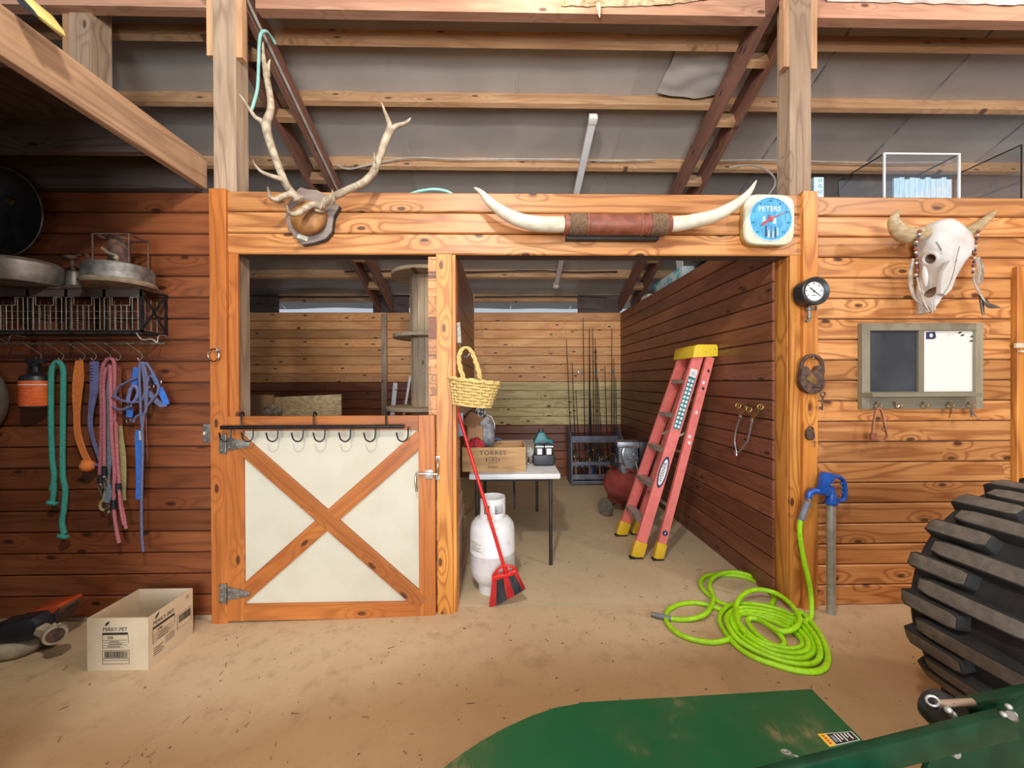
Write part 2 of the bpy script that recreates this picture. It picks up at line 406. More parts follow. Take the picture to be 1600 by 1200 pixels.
# ---------------------------------------------------------------- mesh builder
class MB:
    def __init__(self):
        self.v, self.f, self.mi = [], [], []
        self.cur = 0

    def add(self, vs, fs):
        o = len(self.v)
        self.v += [Vector(p) for p in vs]
        self.f += [tuple(i + o for i in f) for f in fs]
        self.mi += [self.cur] * len(fs)
        return self

    def box(self, x0, x1, y0, y1, z0, z1):
        p = [(x, y, z) for z in (z0, z1) for y in (y0, y1) for x in (x0, x1)]
        return self.add(p, [(0, 2, 3, 1), (4, 5, 7, 6), (0, 1, 5, 4), (2, 6, 7, 3), (0, 4, 6, 2), (1, 3, 7, 5)])

    def obox(self, c, size, rot=None):
        """oriented box, rot a 3x3 matrix"""
        rot = rot or Matrix.Identity(3)
        sx, sy, sz = (s * 0.5 for s in size)
        p = [Vector(c) + rot @ Vector((x, y, z)) for z in (-sz, sz) for y in (-sy, sy) for x in (-sx, sx)]
        return self.add(p, [(0, 2, 3, 1), (4, 5, 7, 6), (0, 1, 5, 4), (2, 6, 7, 3), (0, 4, 6, 2), (1, 3, 7, 5)])

    def bar(self, a, b, w, t, up=(0, 0, 1)):
        """rectangular bar from a to b: w along the side axis, t along the up axis"""
        a, b = Vector(a), Vector(b)
        d = (b - a)
        x = d.normalized()
        s = x.cross(Vector(up))
        if s.length < 1e-5:
            s = x.cross(Vector((1, 0, 0)))
        s.normalize()
        u = s.cross(x)
        return self.obox((a + b) / 2, (d.length, w, t), Matrix((x, s, u)).transposed())

    def tube(self, pts, r, n=8, closed=False, caps=True, flat=1.0):
        pts = [Vector(p) for p in pts]
        m = len(pts)
        rs = list(r) if hasattr(r, '__len__') else [r] * m
        tang = []
        for i in range(m):
            a = pts[(i - 1) % m] if (closed or i > 0) else pts[i]
            b = pts[(i + 1) % m] if (closed or i < m - 1) else pts[i]
            t = (b - a)
            tang.append(t.normalized() if t.length > 1e-9 else Vector((0, 0, 1)))
        ref = Vector((0, 0, 1)) if abs(tang[0].z) < 0.9 else Vector((0, 1, 0))
        nrm = (ref - tang[0] * ref.dot(tang[0])).normalized()
        vs = []
        for i in range(m):
            nrm = nrm - tang[i] * nrm.dot(tang[i])
            if nrm.length < 1e-6:
                nrm = tang[i].orthogonal()
            nrm.normalize()
            bi = tang[i].cross(nrm)
            for k in range(n):
                a = 2 * math.pi * k / n
                vs.append(pts[i] + (nrm * math.cos(a) + bi * math.sin(a) * flat) * rs[i])
        fs = []
        for i in range(m if closed else m - 1):
            j = (i + 1) % m
            for k in range(n):
                l = (k + 1) % n
                fs.append((i * n + k, i * n + l, j * n + l, j * n + k))
        if caps and not closed:
            fs.append(tuple(range(n - 1, -1, -1)))
            fs.append(tuple((m - 1) * n + k for k in range(n)))
        return self.add(vs, fs)

    def ribbon(self, pts, w, t, side):
        """flat strap along pts, w wide along `side`, t thick"""
        side = Vector(side).normalized()
        pts = [Vector(p) for p in pts]
        vs, fs, m = [], [], len(pts)
        ws = list(w) if hasattr(w, '__len__') else [w] * m
        for i in range(m):
            tg = (pts[min(i + 1, m - 1)] - pts[max(i - 1, 0)]).normalized()
            s = (side - tg * side.dot(tg)).normalized()
            u = tg.cross(s)
            for a, b in ((-1, -1), (1, -1), (1, 1), (-1, 1)):
                vs.append(pts[i] + s * (a * ws[i] / 2) + u * (b * t / 2))
        for i in range(m - 1):
            for k in range(4):
                l = (k + 1) % 4
                fs.append((i * 4 + k, i * 4 + l, i * 4 + 4 + l, i * 4 + 4 + k))
        fs += [(3, 2, 1, 0), tuple((m - 1) * 4 + k for k in range(4))]
        return self.add(vs, fs)

    def lathe(self, prof, origin=(0, 0, 0), axis=(0, 0, 1), n=24, caps=True):
        ax = Vector(axis).normalized()
        q = Vector((0, 0, 1)).rotation_difference(ax)
        o = Vector(origin)
        vs, fs, m = [], [], len(prof)
        for r, h in prof:
            for k in range(n):
                a = 2 * math.pi * k / n
                vs.append(o + q @ Vector((r * math.cos(a), r * math.sin(a), h)))
        for i in range(m - 1):
            for k in range(n):
                l = (k + 1) % n
                fs.append((i * n + k, i * n + l, (i + 1) * n + l, (i + 1) * n + k))
        if caps:
            if prof[0][0] > 1e-6:
                fs.append(tuple(range(n - 1, -1, -1)))
            if prof[-1][0] > 1e-6:
                fs.append(tuple((m - 1) * n + k for k in range(n)))
        return self.add(vs, fs)

    def cyl(self, a, b, r, n=16):
        a, b = Vector(a), Vector(b)
        return self.lathe([(r, 0), (r, (b - a).length)], a, b - a, n)

    def prism(self, poly, vec):
        poly = [Vector(p) for p in poly]
        vec = Vector(vec)
        n = len(poly)
        nrm = Vector((0, 0, 0))
        for i in range(n):
            nrm += poly[i].cross(poly[(i + 1) % n])
        if nrm.dot(vec) > 0:
            poly.reverse()
        vs = poly + [p + vec for p in poly]
        fs = [tuple(range(n)), tuple(range(2 * n - 1, n - 1, -1))]
        for i in range(n):
            j = (i + 1) % n
            fs.append((j, i, i + n, j + n))
        return self.add(vs, fs)

    def ball(self, c, r, nu=14, nv=8, rot=None):
        r = Vector((r, r, r)) if not hasattr(r, '__len__') else Vector(r)
        rot = rot or Matrix.Identity(3)
        c = Vector(c)
        vs = [c + rot @ Vector((0, 0, -r.z))]
        for j in range(1, nv):
            t = -math.pi / 2 + math.pi * j / nv
            for k in range(nu):
                a = 2 * math.pi * k / nu
                vs.append(c + rot @ Vector((r.x * math.cos(t) * math.cos(a), r.y * math.cos(t) * math.sin(a), r.z * math.sin(t))))
        vs.append(c + rot @ Vector((0, 0, r.z)))
        fs = []
        for k in range(nu):
            fs.append((0, 1 + (k + 1) % nu, 1 + k))
            top = 1 + (nv - 2) * nu
            fs.append((len(vs) - 1, top + k, top + (k + 1) % nu))
        for j in range(nv - 2):
            for k in range(nu):
                a, b = 1 + j * nu, 1 + (j + 1) * nu
                fs.append((a + k, a + (k + 1) % nu, b + (k + 1) % nu, b + k))
        return self.add(vs, fs)

    def ring(self, c, R, r, axis=(0, 1, 0), n=24, k=8, a0=0.0, a1=2 * math.pi):
        q = Vector((0, 0, 1)).rotation_difference(Vector(axis).normalized())
        full = abs(a1 - a0 - 2 * math.pi) < 1e-6
        m = n if full else n + 1
        pts = [Vector(c) + q @ Vector((R * math.cos(a0 + (a1 - a0) * i / n), R * math.sin(a0 + (a1 - a0) * i / n), 0)) for i in range(m)]
        return self.tube(pts, r, k, closed=full)

    def build(self, name, mat, parent=None, smooth=False, angle=38, bev=0.0):
        lo = Vector((min(p.x for p in self.v), min(p.y for p in self.v), min(p.z for p in self.v)))
        hi = Vector((max(p.x for p in self.v), max(p.y for p in self.v), max(p.z for p in self.v)))
        org = Vector(((lo.x + hi.x) / 2, (lo.y + hi.y) / 2, lo.z))
        me = bpy.data.meshes.new(name)
        me.from_pydata([p - org for p in self.v], [], self.f)
        mats = mat if isinstance(mat, (list, tuple)) else [mat]
        for k in mats:
            me.materials.append(MAT[k] if isinstance(k, str) else k)
        if len(mats) > 1:
            me.polygons.foreach_set('material_index', self.mi)
        if bev > 0:
            bm = bmesh.new()
            bm.from_mesh(me)
            es = [e for e in bm.edges if len(e.link_faces) == 2 and e.calc_face_angle(0) > 0.6]
            bmesh.ops.bevel(bm, geom=es, offset=bev, segments=2, affect='EDGES', profile=0.6, clamp_overlap=True)
            bm.to_mesh(me)
            bm.free()
        if smooth or bev > 0:
            me.shade_smooth()
            me.set_sharp_from_angle(angle=math.radians(angle))
        o = bpy.data.objects.new(name, me)
        o.location = org
        C.objects.link(o)
        adopt(o, parent)
        return o


def adopt(o, parent):
    # children keep their world placement in their own transform
    if parent is not None:
        o.parent = parent
        o.matrix_parent_inverse = parent.matrix_basis.inverted()


def tag(o, label, cat, group=None, kind=None):
    o['label'] = label
    o['category'] = cat
    if group:
        o['group'] = group
    if kind:
        o['kind'] = kind
    return o


def thing(name, label, cat, loc, group=None, kind=None):
    o = bpy.data.objects.new(name, None)
    o.empty_display_size = 0.05
    o.location = Vector(loc)
    C.objects.link(o)
    return tag(o, label, cat, group, kind)


BOARD_CACHE = {}


def board_mesh(Ln, W, T, ch, mat):
    key = (round(Ln, 3), round(W, 4), round(T, 4), round(ch, 4), mat)
    if key in BOARD_CACHE:
        return BOARD_CACHE[key]
    w, t = W / 2, T / 2
    sec = [(-t, -w + ch), (-t + ch, -w), (t, -w), (t, w), (-t + ch, w), (-t, w - ch)] if ch > 0 else [(-t, -w), (t, -w), (t, w), (-t, w)]
    n = len(sec)
    vs = [(-Ln / 2, y, z) for y, z in sec] + [(Ln / 2, y, z) for y, z in sec]
    fs = [tuple(range(n)), tuple(range(2 * n - 1, n - 1, -1))]
    for i in range(n):
        j = (i + 1) % n
        fs.append((j, i, i + n, j + n))
    me = bpy.data.meshes.new('board')
    me.from_pydata(vs, [], fs)
    bm = bmesh.new()
    bm.from_mesh(me)
    bmesh.ops.recalc_face_normals(bm, faces=bm.faces)
    bm.to_mesh(me)
    bm.free()
    me.materials.append(MAT[mat])
    BOARD_CACHE[key] = me
    return me


def board(name, center, Ln, W, T, mat, rot=None, parent=None, ch=0.0):
    """length local X, width local Z, front face local -Y"""
    o = bpy.data.objects.new(name, board_mesh(Ln, W, T, ch, mat))
    o.location = Vector(center)
    if rot is not None:
        o.rotation_euler = rot
    C.objects.link(o)
    adopt(o, parent)
    return o


RX = (0, 0, 0)
RSIDE_L = (0, 0, -math.pi / 2)    # front faces -X, length along Y
RSIDE_R = (0, 0, math.pi / 2)     # front faces +X
RVERT = (0, math.pi / 2, 0)       # length along Z, front faces -Y


def vboard(name, x0, x1, y0, y1, z0, z1, mat, parent=None, ch=0.0):
    return board(name, ((x0 + x1) / 2, (y0 + y1) / 2, (z0 + z1) / 2), z1 - z0, x1 - x0, y1 - y0, mat, RVERT, parent, ch)


def hboard(name, x0, x1, y0, y1, z0, z1, mat, parent=None, ch=0.0):
    return board(name, ((x0 + x1) / 2, (y0 + y1) / 2, (z0 + z1) / 2), x1 - x0, z1 - z0, y1 - y0, mat, RX, parent, ch)


def yboard(name, x0, x1, y0, y1, z0, z1, mat, parent=None, ch=0.0, face=-1):
    return board(name, ((x0 + x1) / 2, (y0 + y1) / 2, (z0 + z1) / 2), y1 - y0, z1 - z0, x1 - x0, mat, RSIDE_L if face < 0 else RSIDE_R, parent, ch)


def smooth_path(pts, k=6, closed=False):
    """Catmull-Rom through pts"""
    P = [Vector(p) for p in pts]
    n = len(P)
    out = []
    for i in range(n if closed else n - 1):
        if closed:
            a, b, c, d = P[(i - 1) % n], P[i], P[(i + 1) % n], P[(i + 2) % n]
        else:
            a, b, c, d = P[max(i - 1, 0)], P[i], P[i + 1], P[min(i + 2, n - 1)]
        for s in range(k):
            t = s / k
            out.append(0.5 * ((2 * b) + (c - a) * t + (2 * a - 5 * b + 4 * c - d) * t * t + (3 * b - a - 3 * c + d) * t ** 3))
    if not closed:
        out.append(P[-1])
    return out


def lerp_list(vals, n):
    m = len(vals) - 1
    return [vals[min(int(i / (n - 1) * m), m - 1)] * (1 - (i / (n - 1) * m - min(int(i / (n - 1) * m), m - 1)))
            + vals[min(int(i / (n - 1) * m), m - 1) + 1] * (i / (n - 1) * m - min(int(i / (n - 1) * m), m - 1)) for i in range(n)]


def text(body, size, loc, mat, parent, rot=None, name='lettering', sx=1.0, extrude=0.0004, align='CENTER', spacing=1.0):
    """flat print; text runs along local X, reads from local +Z; default rotation stands it up facing -Y"""
    cu = bpy.data.curves.new(name, 'FONT')
    cu.body = body
    cu.size = size
    cu.extrude = extrude
    cu.align_x = align
    cu.align_y = 'CENTER'
    cu.space_character = spacing
    cu.resolution_u = 2
    to = bpy.data.objects.new('tmp_text', cu)
    C.objects.link(to)
    me = bpy.data.meshes.new_from_object(to.evaluated_get(bpy.context.evaluated_depsgraph_get()))
    bpy.data.objects.remove(to)
    bpy.data.curves.remove(cu)
    me.materials.clear()
    me.materials.append(MAT[mat])
    for vtx in me.vertices:
        vtx.co.x *= sx
    me.name = name
    o = bpy.data.objects.new(name, me)
    o.location = Vector(loc)
    o.rotation_euler = (math.pi / 2, 0, 0) if rot is None else rot
    C.objects.link(o)
    adopt(o, parent)
    return o

# ================================================================ STRUCTURE
PITCH = 0.1328
WALL_H = 2.65
BACK_Y = 3.5
NR = 20


def struct(name, label, cat, loc):
    return thing(name, label, cat, loc, kind='structure')


# ---- floor: aisle slab (dips a little towards the left) and the paler stall slab behind a joint
floor = struct('floor', 'dusty tan concrete barn floor with a joint along the stall front', 'floor', (0, 0, 0))
mb = MB()
xs = [-7, -4, -2.2, -1.6, -1.3, -1.0, -0.7, -0.4, 1, 3, 7.5]
ys = [-8, -5, -3, -1.5, 0.045]
vs = [(x, y, zfloor(x) if y < 0.2 else 0) for y in ys for x in xs]
n = len(xs)
fs = [(j * n + i, j * n + i + 1, (j + 1) * n + i + 1, (j + 1) * n + i) for j in range(len(ys) - 1) for i in range(n - 1)]
mb.add(vs, fs)
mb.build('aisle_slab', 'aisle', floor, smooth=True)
MB().box(-7, 7.5, 0.053, 4.4, -0.12, 0.0).build('stall_slab', 'stall', floor)
MB().box(-7, 7.5, 0.04, 0.06, -0.12, -0.012).build('joint_filler', 'debris', floor)

# ---- front wall, left part
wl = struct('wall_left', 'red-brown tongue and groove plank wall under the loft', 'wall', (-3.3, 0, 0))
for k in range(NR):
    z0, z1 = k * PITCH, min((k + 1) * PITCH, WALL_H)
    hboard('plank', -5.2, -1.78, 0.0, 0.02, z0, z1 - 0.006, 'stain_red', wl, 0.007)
hboard('sill', -5.2, -1.84, 0.005, 0.06, -0.06, 0.0, 'weathered', wl)
MB().box(-5.2, -1.80, 0.021, 0.05, 0.0, WALL_H).build('wall_backing', 'loft', wl)

# ---- front wall, right part
wr = struct('wall_right', 'bright orange tongue and groove plank wall with dark knots', 'wall', (2.7, 0, 0))
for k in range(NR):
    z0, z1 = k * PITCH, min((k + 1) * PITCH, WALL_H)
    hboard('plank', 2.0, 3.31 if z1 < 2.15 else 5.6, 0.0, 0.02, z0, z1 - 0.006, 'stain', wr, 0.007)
MB().box(2.0, 5.6, 0.021, 0.05, 0.0, WALL_H).build('wall_backing', 'loft', wr)
hboard('sill', 2.0, 3.3, 0.004, 0.05, -0.02, 0.006, 'weathered', wr)

# ---- header over the stall openings
wh = struct('wall_header', 'three orange planks spanning above the stall openings', 'header', (0, 0, 17 * PITCH))
for k in range(17, 20):
    z0, z1 = k * PITCH, min((k + 1) * PITCH, WALL_H)
    hboard('plank', -1.704, 1.90, -0.02, 0.0, z0, z1 - 0.006, 'stain', wh, 0.007)
MB().box(-1.66, 1.845, 0.001, 0.10, 17 * PITCH + 0.002, WALL_H).build('header_core', 'loft', wh)

# ---- back wall
wb = struct('wall_back', 'knotty pine plank wall at the back of the stalls', 'wall', (0, BACK_Y, 0))
for k in range(19):
    z0, z1 = k * PITCH, (k + 1) * PITCH - 0.004
    if k >= 11:
        mr, ml = 'back_pine', 'back_pine'
    elif k >= 6:
        mr, ml = 'green_raw', 'stain_red'
    else:
        mr, ml = 'stain_red', 'stain_red'
    hboard('plank', -6.0, -1.80, BACK_Y, BACK_Y + 0.02, z0, z1, ml, wb, 0.009)
    hboard('plank', -1.80, -0.31, BACK_Y, BACK_Y + 0.02, z0, z1, ml, wb, 0.009)
    hboard('plank', -0.31, 1.82, BACK_Y, BACK_Y + 0.02, z0, z1, mr, wb, 0.009)
MB().box(-6.0, 7.0, BACK_Y + 0.021, BACK_Y + 0.06, 0.0, 2.523).build('wall_backing', 'loft', wb)
for xa, xb in ((-6.0, -3.42), (-1.99, -1.45), (1.15, 1.8)):
    hboard('eave_block', xa, xb, BACK_Y + 0.03, BACK_Y + 0.06, 2.523, 2.80, 'loft', wb)
vboard('stud', -1.845, -1.765, BACK_Y - 0.05, BACK_Y - 0.001, 0.0, 2.49, 'weathered', wb)

# ---- stall side wall on the right
XS = 1.80
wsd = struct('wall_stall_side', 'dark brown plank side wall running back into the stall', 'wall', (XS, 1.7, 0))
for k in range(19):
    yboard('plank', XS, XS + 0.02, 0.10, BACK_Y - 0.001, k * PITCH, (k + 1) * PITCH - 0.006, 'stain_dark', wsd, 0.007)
MB().box(XS + 0.021, XS + 0.04, 0.13, BACK_Y, 0.0, 2.523).build('wall_backing', 'loft', wsd)

# ---- partition between the two stalls: full length high up, cut back lower down
XP = -0.305
wp = struct('wall_partition', 'weathered plank partition between the two stalls', 'partition', (XP, 0.7, 0))
for k in range(18):
    z0, z1 = k * PITCH, min((k + 1) * PITCH - 0.0012, 2.335)
    zm = (z0 + z1) / 2
    ln = 1.55 if zm > 1.25 else (0.24 if zm > 0.75 else 0.24 + (0.75 - zm) * 0.95)
    yboard('plank', XP - 0.02, XP, 0.102, ln, z0, z1, 'stain_dark' if k > 9 else 'weathered', wp, 0.006, face=1)
MB().box(XP - 0.05, XP - 0.021, 0.102, 1.53, 1.36, 2.33).build('partition_core', 'stain_dark', wp)
vboard('end_trim', XP - 0.055, XP + 0.004, 1.552, 1.575, 1.30, 2.345, 'raw', wp)
zz = 0.0
random.seed(11)
while zz < 2.25:   # rough ends of the boards nailed to the far side of the centre post
    h = random.choice((0.13, 0.09, 0.135, 0.05, 0.13))
    h = min(h, 2.252 - zz)
    yboard('side_board', -0.475, -0.424, 0.004, 0.9, zz, zz + h - 0.002, random.choice(('stain', 'stain', 'stain', 'stain_red')), wp, 0.003)
    zz += h

# ---- posts and trim of the front
t1 = struct('trim_1', 'wide orange corner board beside the ring hook', 'trim', (-1.79, -0.02, 0))
vboard('face_board', -1.806, -1.705, -0.042, -0.001, zfloor(-1.8) - 0.01, WALL_H, 'door_wood', t1, 0.003)
vboard('inner_board', -1.7045, -1.648, -0.02, -0.001, -0.02, 17 * PITCH - 0.001, 'door_wood', t1, 0.003)
t2 = struct('trim_2', 'honey coloured corner boards beside the pressure gauge', 'trim', (1.95, -0.02, 0))
vboard('face_board', 1.901, 1.995, -0.045, -0.001, 0.0, WALL_H + 0.008, 'honey', t2, 0.003)
vboard('inner_board', 1.832, 1.9005, -0.022, -0.001, 0.0, 17 * PITCH - 0.001, 'honey', t2, 0.003)
vboard('jamb_board', 1.829, 1.8475, 0.0, 0.12, 0.0, 17 * PITCH - 0.001, 'honey', t2, 0.002)
t3 = struct('trim_3', 'honey pine facing on the post between door and broom', 'trim', (-0.36, -0.02, 0))
vboard('face_board', -0.42, -0.323, -0.028, -0.001, 0.0, 17 * PITCH - 0.001, 'honey', t3, 0.003)
vboard('edge_board', -0.3225, -0.301, -0.012, 0.10, 0.0, 17 * PITCH - 0.001, 'honey', t3, 0.002)
t4 = struct('trim_4', 'orange door casing past the chalkboard', 'trim', (3.36, -0.02, 0))
vboard('face_board', 3.318, 3.42, -0.03, 0.02, 0.0, 2.19, 'honey', t4, 0.004)
MB().obox(PY(1592, 540, -0.04), (0.05, 0.015, 0.03)).obox(PY(1596, 549, -0.04), (0.03, 0.02, 0.012)).build('latch_plate', 'ivory', t4, bev=0.002)

p1 = struct('support_post', 'weathered square post rising beside the antlers', 'post', (-1.73, 0.06, 0))
vboard('post_timber', -1.805, -1.665, 0.0, 0.12, -0.05, 4.32, 'weathered', p1, 0.004)
vboard('scab_board', -1.845, -1.806, 0.005, 0.045, 3.50, 4.25, 'purlin', p1)
vboard('scab_board', -1.664, -1.625, 0.005, 0.045, 3.49, 4.25, 'purlin', p1)
p2 = struct('support_post', 'weathered square post rising above the round thermometer', 'post', (1.92, 0.06, 0))
vboard('post_timber', 1.848, 1.988, 0.0, 0.12, 0.0, 4.32, 'weathered', p2, 0.004)
vboard('scab_board', 1.808, 1.847, 0.005, 0.045, 3.48, 4.25, 'purlin', p2)
vboard('scab_board', 1.989, 2.028, 0.005, 0.045, 3.47, 4.25, 'purlin', p2)
p3 = struct('support_post', 'honey post core between the stall door and the open stall', 'post', (-0.37, 0.05, 0))
vboard('post_timber', -0.423, -0.325, 0.0, 0.10, 0.0, 17 * PITCH - 0.001, 'honey', p3)
p4 = struct('support_post', 'far post standing on the loft behind the sloping beam', 'post', (-2.8, 0.25, 2.8))
vboard('post_timber', -2.87, -2.73, 0.18, 0.32, 2.66, 4.3, 'weathered', p4)
vboard('scab_board', -2.925, -2.871, 0.19, 0.31, 2.66, 4.2, 'purlin', p4)

# ---- roof: purlin bottoms lie on z = 5.15 - 0.405 d  (d = distance in front of the camera)
SL = 0.405
SLA = math.atan(SL)


def z_raft(y):     # underside of the rafters
    return 2.53 + SL * (BACK_Y - y)


def z_purl(y):     # underside of the purlins
    return z_raft(y) + 0.20


cei = struct('ceiling', 'sloping barn roof with vinyl insulation sheets and purlins', 'ceiling', (0, 0, 2.9))
nrm = Vector((0, math.sin(SLA), math.cos(SLA)))
seams = [-7.0, -5.3, -3.55, -1.98, -0.92, 0.12, 1.10, 1.95, 2.62, 3.72, 4.85, 7.5]
for i in range(len(seams) - 1):
    a, b = seams[i] + 0.004, seams[i + 1] - 0.004
    m = MB()
    ya, yb, nyy = -3.4, 3.98, 26
    vs = []
    nx = max(3, int((b - a) / 0.12))
    for j in range(nyy + 1):
        y = ya + (yb - ya) * j / nyy
        for k in range(nx + 1):
            x = a + (b - a) * k / nx
            sag = 0.012 * noise.noise(Vector((x * 1.3, y * 1.7, 0))) - 0.006 * math.cos(k / nx * math.pi * 2)
            vs.append((x, y, z_purl(y) + 0.135 + sag))
    fs = [(j * (nx + 1) + k, (j + 1) * (nx + 1) + k, (j + 1) * (nx + 1) + k + 1, j * (nx + 1) + k + 1) for j in range(nyy) for k in range(nx)]
    m.add(vs, fs)
    m.build('insulation_sheet', 'insul', cei, smooth=True)
for x in seams[1:-1]:
    yy0, yy1 = -3.4, 3.82
    MB().bar((x, yy0, z_purl(yy0) + 0.128), (x, yy1, z_purl(yy1) + 0.128), 0.018, 0.004, nrm).build('seam_tape', 'grey_cloth' if x > 2 else 'insul', cei)
PURL_D = [1.85, 2.40, 2.92, 3.336, 3.894, 4.43, 4.97, 5.51, 6.06]
for d in PURL_D:
    y = d - 2.48
    hh = 0.13
    c = Vector((0, y, z_purl(y))) + nrm * (hh / 2)
    for xa, xb in ((-7.0, -1.72), (-1.72, 1.90), (1.90, 7.5)):
        jog = random.uniform(-0.01, 0.01)
        board('purlin', ((xa + xb) / 2, c.y + jog, c.z - jog * SL), xb - xa - 0.004, hh, 0.042, 'purlin', (-SLA, 0, 0), cei)
MB().add([(-7, -3.5, z_purl(-3.5) + 0.19), (7.5, -3.5, z_purl(-3.5) + 0.19), (7.5, 4.0, z_purl(4.0) + 0.19), (-7, 4.0, z_purl(4.0) + 0.19)],
         [(0, 1, 2, 3)]).build('roof_deck', 'galv', cei)

# ---- tie beam along the post tops
tb = struct('tie_beam', 'pinkish timber beam running across the post tops', 'beam', (0, 0.2, 3.85))
for xa, xb in ((-7.0, -1.85), (-1.62, 1.80), (2.03, 7.0)):
    hboard('beam_timber', xa, xb, 0.13, 0.20, 3.915, 4.15, 'tie', tb)


# ---- twin rafters with spacer blocks
def rafter(x, label, y0=-0.6, y1=BACK_Y + 0.02, width=0.235):
    r = struct('rafter', label, 'rafter', (x, BACK_Y, 2.5))
    for s in (-1, 1):
        yc = (y0 + y1) / 2
        ln = (y1 - y0) / math.cos(SLA)
        cx = x + s * (width / 2 - 0.02)
        cz = z_raft(yc) + 0.095 / math.cos(SLA)
        # length along the slope: local X -> (0, cos, -sin)
        o = board('rafter_board', (cx, yc, cz), ln, 0.19, 0.04, 'rafter', None, r)
        o.rotation_mode = 'QUATERNION'
        X = Vector((0, math.cos(SLA), -math.sin(SLA)))
        Y = Vector((-s, 0, 0))
        Z = X.cross(Y)
        o.rotation_quaternion = Matrix((X, Y, Z)).transposed().to_quaternion()
    for d in PURL_D:
        y = d - 2.48 - 0.03
        if y0 + 0.1 < y < y1 - 0.05:
            board('spacer_block', (x, y, z_raft(y) + 0.07), width - 0.082, 0.10, 0.05, 'purlin', (-SLA, 0, 0), r)
    return r


rafter(-1.79, 'twin dark rafter above the mounted antlers')
rafter(1.89, 'twin dark rafter reaching the corner above the fishing rods')

# ---- loft over the left bay
lo = struct('loft_floor', 'dark loft floor on joists over the left wall', 'loft', (-4, -2, 2.69))
yboard('edge_beam', -1.885, -1.845, -5.2, 0.0, 2.665, 2.855, 'beam', lo, 0.003, face=1)
for i in range(11):
    xa = -5.2 + i * 0.302
    yboard('deck_board', xa, xa + 0.298, -5.2, 0.0, 2.858, 2.88, 'loft', lo)
for yy in (-0.35, -0.95, -1.55, -2.15, -2.75, -3.35, -3.95, -4.55):
    hboard('joist', -5.2, -1.886, yy, yy + 0.04, 2.69, 2.857, 'loft', lo)
# ---- loft over the right bay, behind the wall top
lr = struct('loft_floor', 'loft deck behind the wall top carrying the clear cases', 'loft', (4, 1.6, 2.5))
for i in range(9):
    xa = 2.03 + i * 0.40
    yboard('deck_board', xa, xa + 0.396, 0.13, 3.4, 2.51, 2.535, 'loft', lr)
hboard('ledger', 2.03, 5.6, 0.06, 0.125, 2.40, 2.535, 'stain_dark', lr)
MB().box(1.85, 2.03, 0.14, 3.4, 2.49, 2.53).build('deck_edge', 'loft', lr)

# ---- outer shell of the barn beyond the picture
ws = struct('wall_far_left', 'dark plank end wall of the barn', 'wall', (-5.2, -2, 0))
for k in range(10):
    yboard('plank', -5.24, -5.2, -5.2, 0.0, k * 0.285, k * 0.285 + 0.284, 'stain_dark', ws, 0.004, face=1)
ws2 = struct('wall_far_right', 'plank end wall of the barn on the tractor side', 'wall', (5.62, -2, 0))
for k in range(14):
    yboard('plank', 5.62, 5.66, -4.0, 0.0, k * 0.285, k * 0.285 + 0.284, 'stain', ws2, 0.004)
ws3 = struct('wall_stall_end', 'plank end wall of the left stall room', 'wall', (-5.6, 1.7, 0))
for k in range(9):
    yboard('plank', -5.64, -5.6, 0.06, BACK_Y, k * 0.285, k * 0.285 + 0.284, 'stain_dark', ws3, 0.004, face=1)
hboard('rim_board', -5.2, -1.886, -0.04, 0.02, 2.648, 2.857, 'loft', lo)

ws4 = struct('wall_light_block', 'unseen plank wall added under the loft to shade the left wall', 'wall', (-1.9, -3.5, 0))  # added out of view, keeps light from behind off the left wall
for k in range(10):
    yboard('plank', -1.91, -1.887, -6.0, -1.08, k * 0.2664, k * 0.2664 + 0.265, 'stain_dark', ws4, 0.004, face=1)

# ================================================================ STALL DOOR
door = struct('door_1', 'cream stall door with an orange X brace and strap hinges', 'door', PY(516, 968, -0.03))
YD = -0.04
q = lambda px, py, y=YD: PY(px, py, y)


def px_prism(mbx, pts, y0, y1):
    """outline traced at the front plane y0, extruded straight back to y1"""
    return mbx.prism([PY(a, b, y0) for a, b in pts], (0, y1 - y0, 0))


dl, dr, dt, db = q(354, 800).x, q(680, 800).x, q(516, 650).z, q(516, 968).z
sw = 0.103
MB().box(dl + 0.05, dr - 0.05, YD + 0.018, YD + 0.03, db + 0.05, dt - 0.04).build('panel', 'cream', door)
vboard('stile', dl, dl + sw, YD, YD + 0.035, db, dt, 'door_wood', door, 0.003)
vboard('stile', dr - sw, dr, YD, YD + 0.035, db, dt, 'door_wood', door, 0.003)
hboard('rail', dl + sw, dr - sw, YD, YD + 0.035, dt - 0.09, dt, 'door_wood', door, 0.003)
hboard('rail', dl + sw, dr - sw, YD, YD + 0.035, db, db + 0.10, 'door_wood', door, 0.003)


def brace(a, b, y, over):
    d = b - a
    o = board('brace', ((a.x + b.x) / 2, y, (a.z + b.z) / 2), d.length, 0.098, 0.018, 'door_wood', (0, -math.atan2(d.z, d.x), 0), door, 0.002)
    return o


brace(q(372, 691), q(660, 944), YD + 0.0085, True)
brace(q(372, 936), q(660, 682), YD + 0.0105, False)


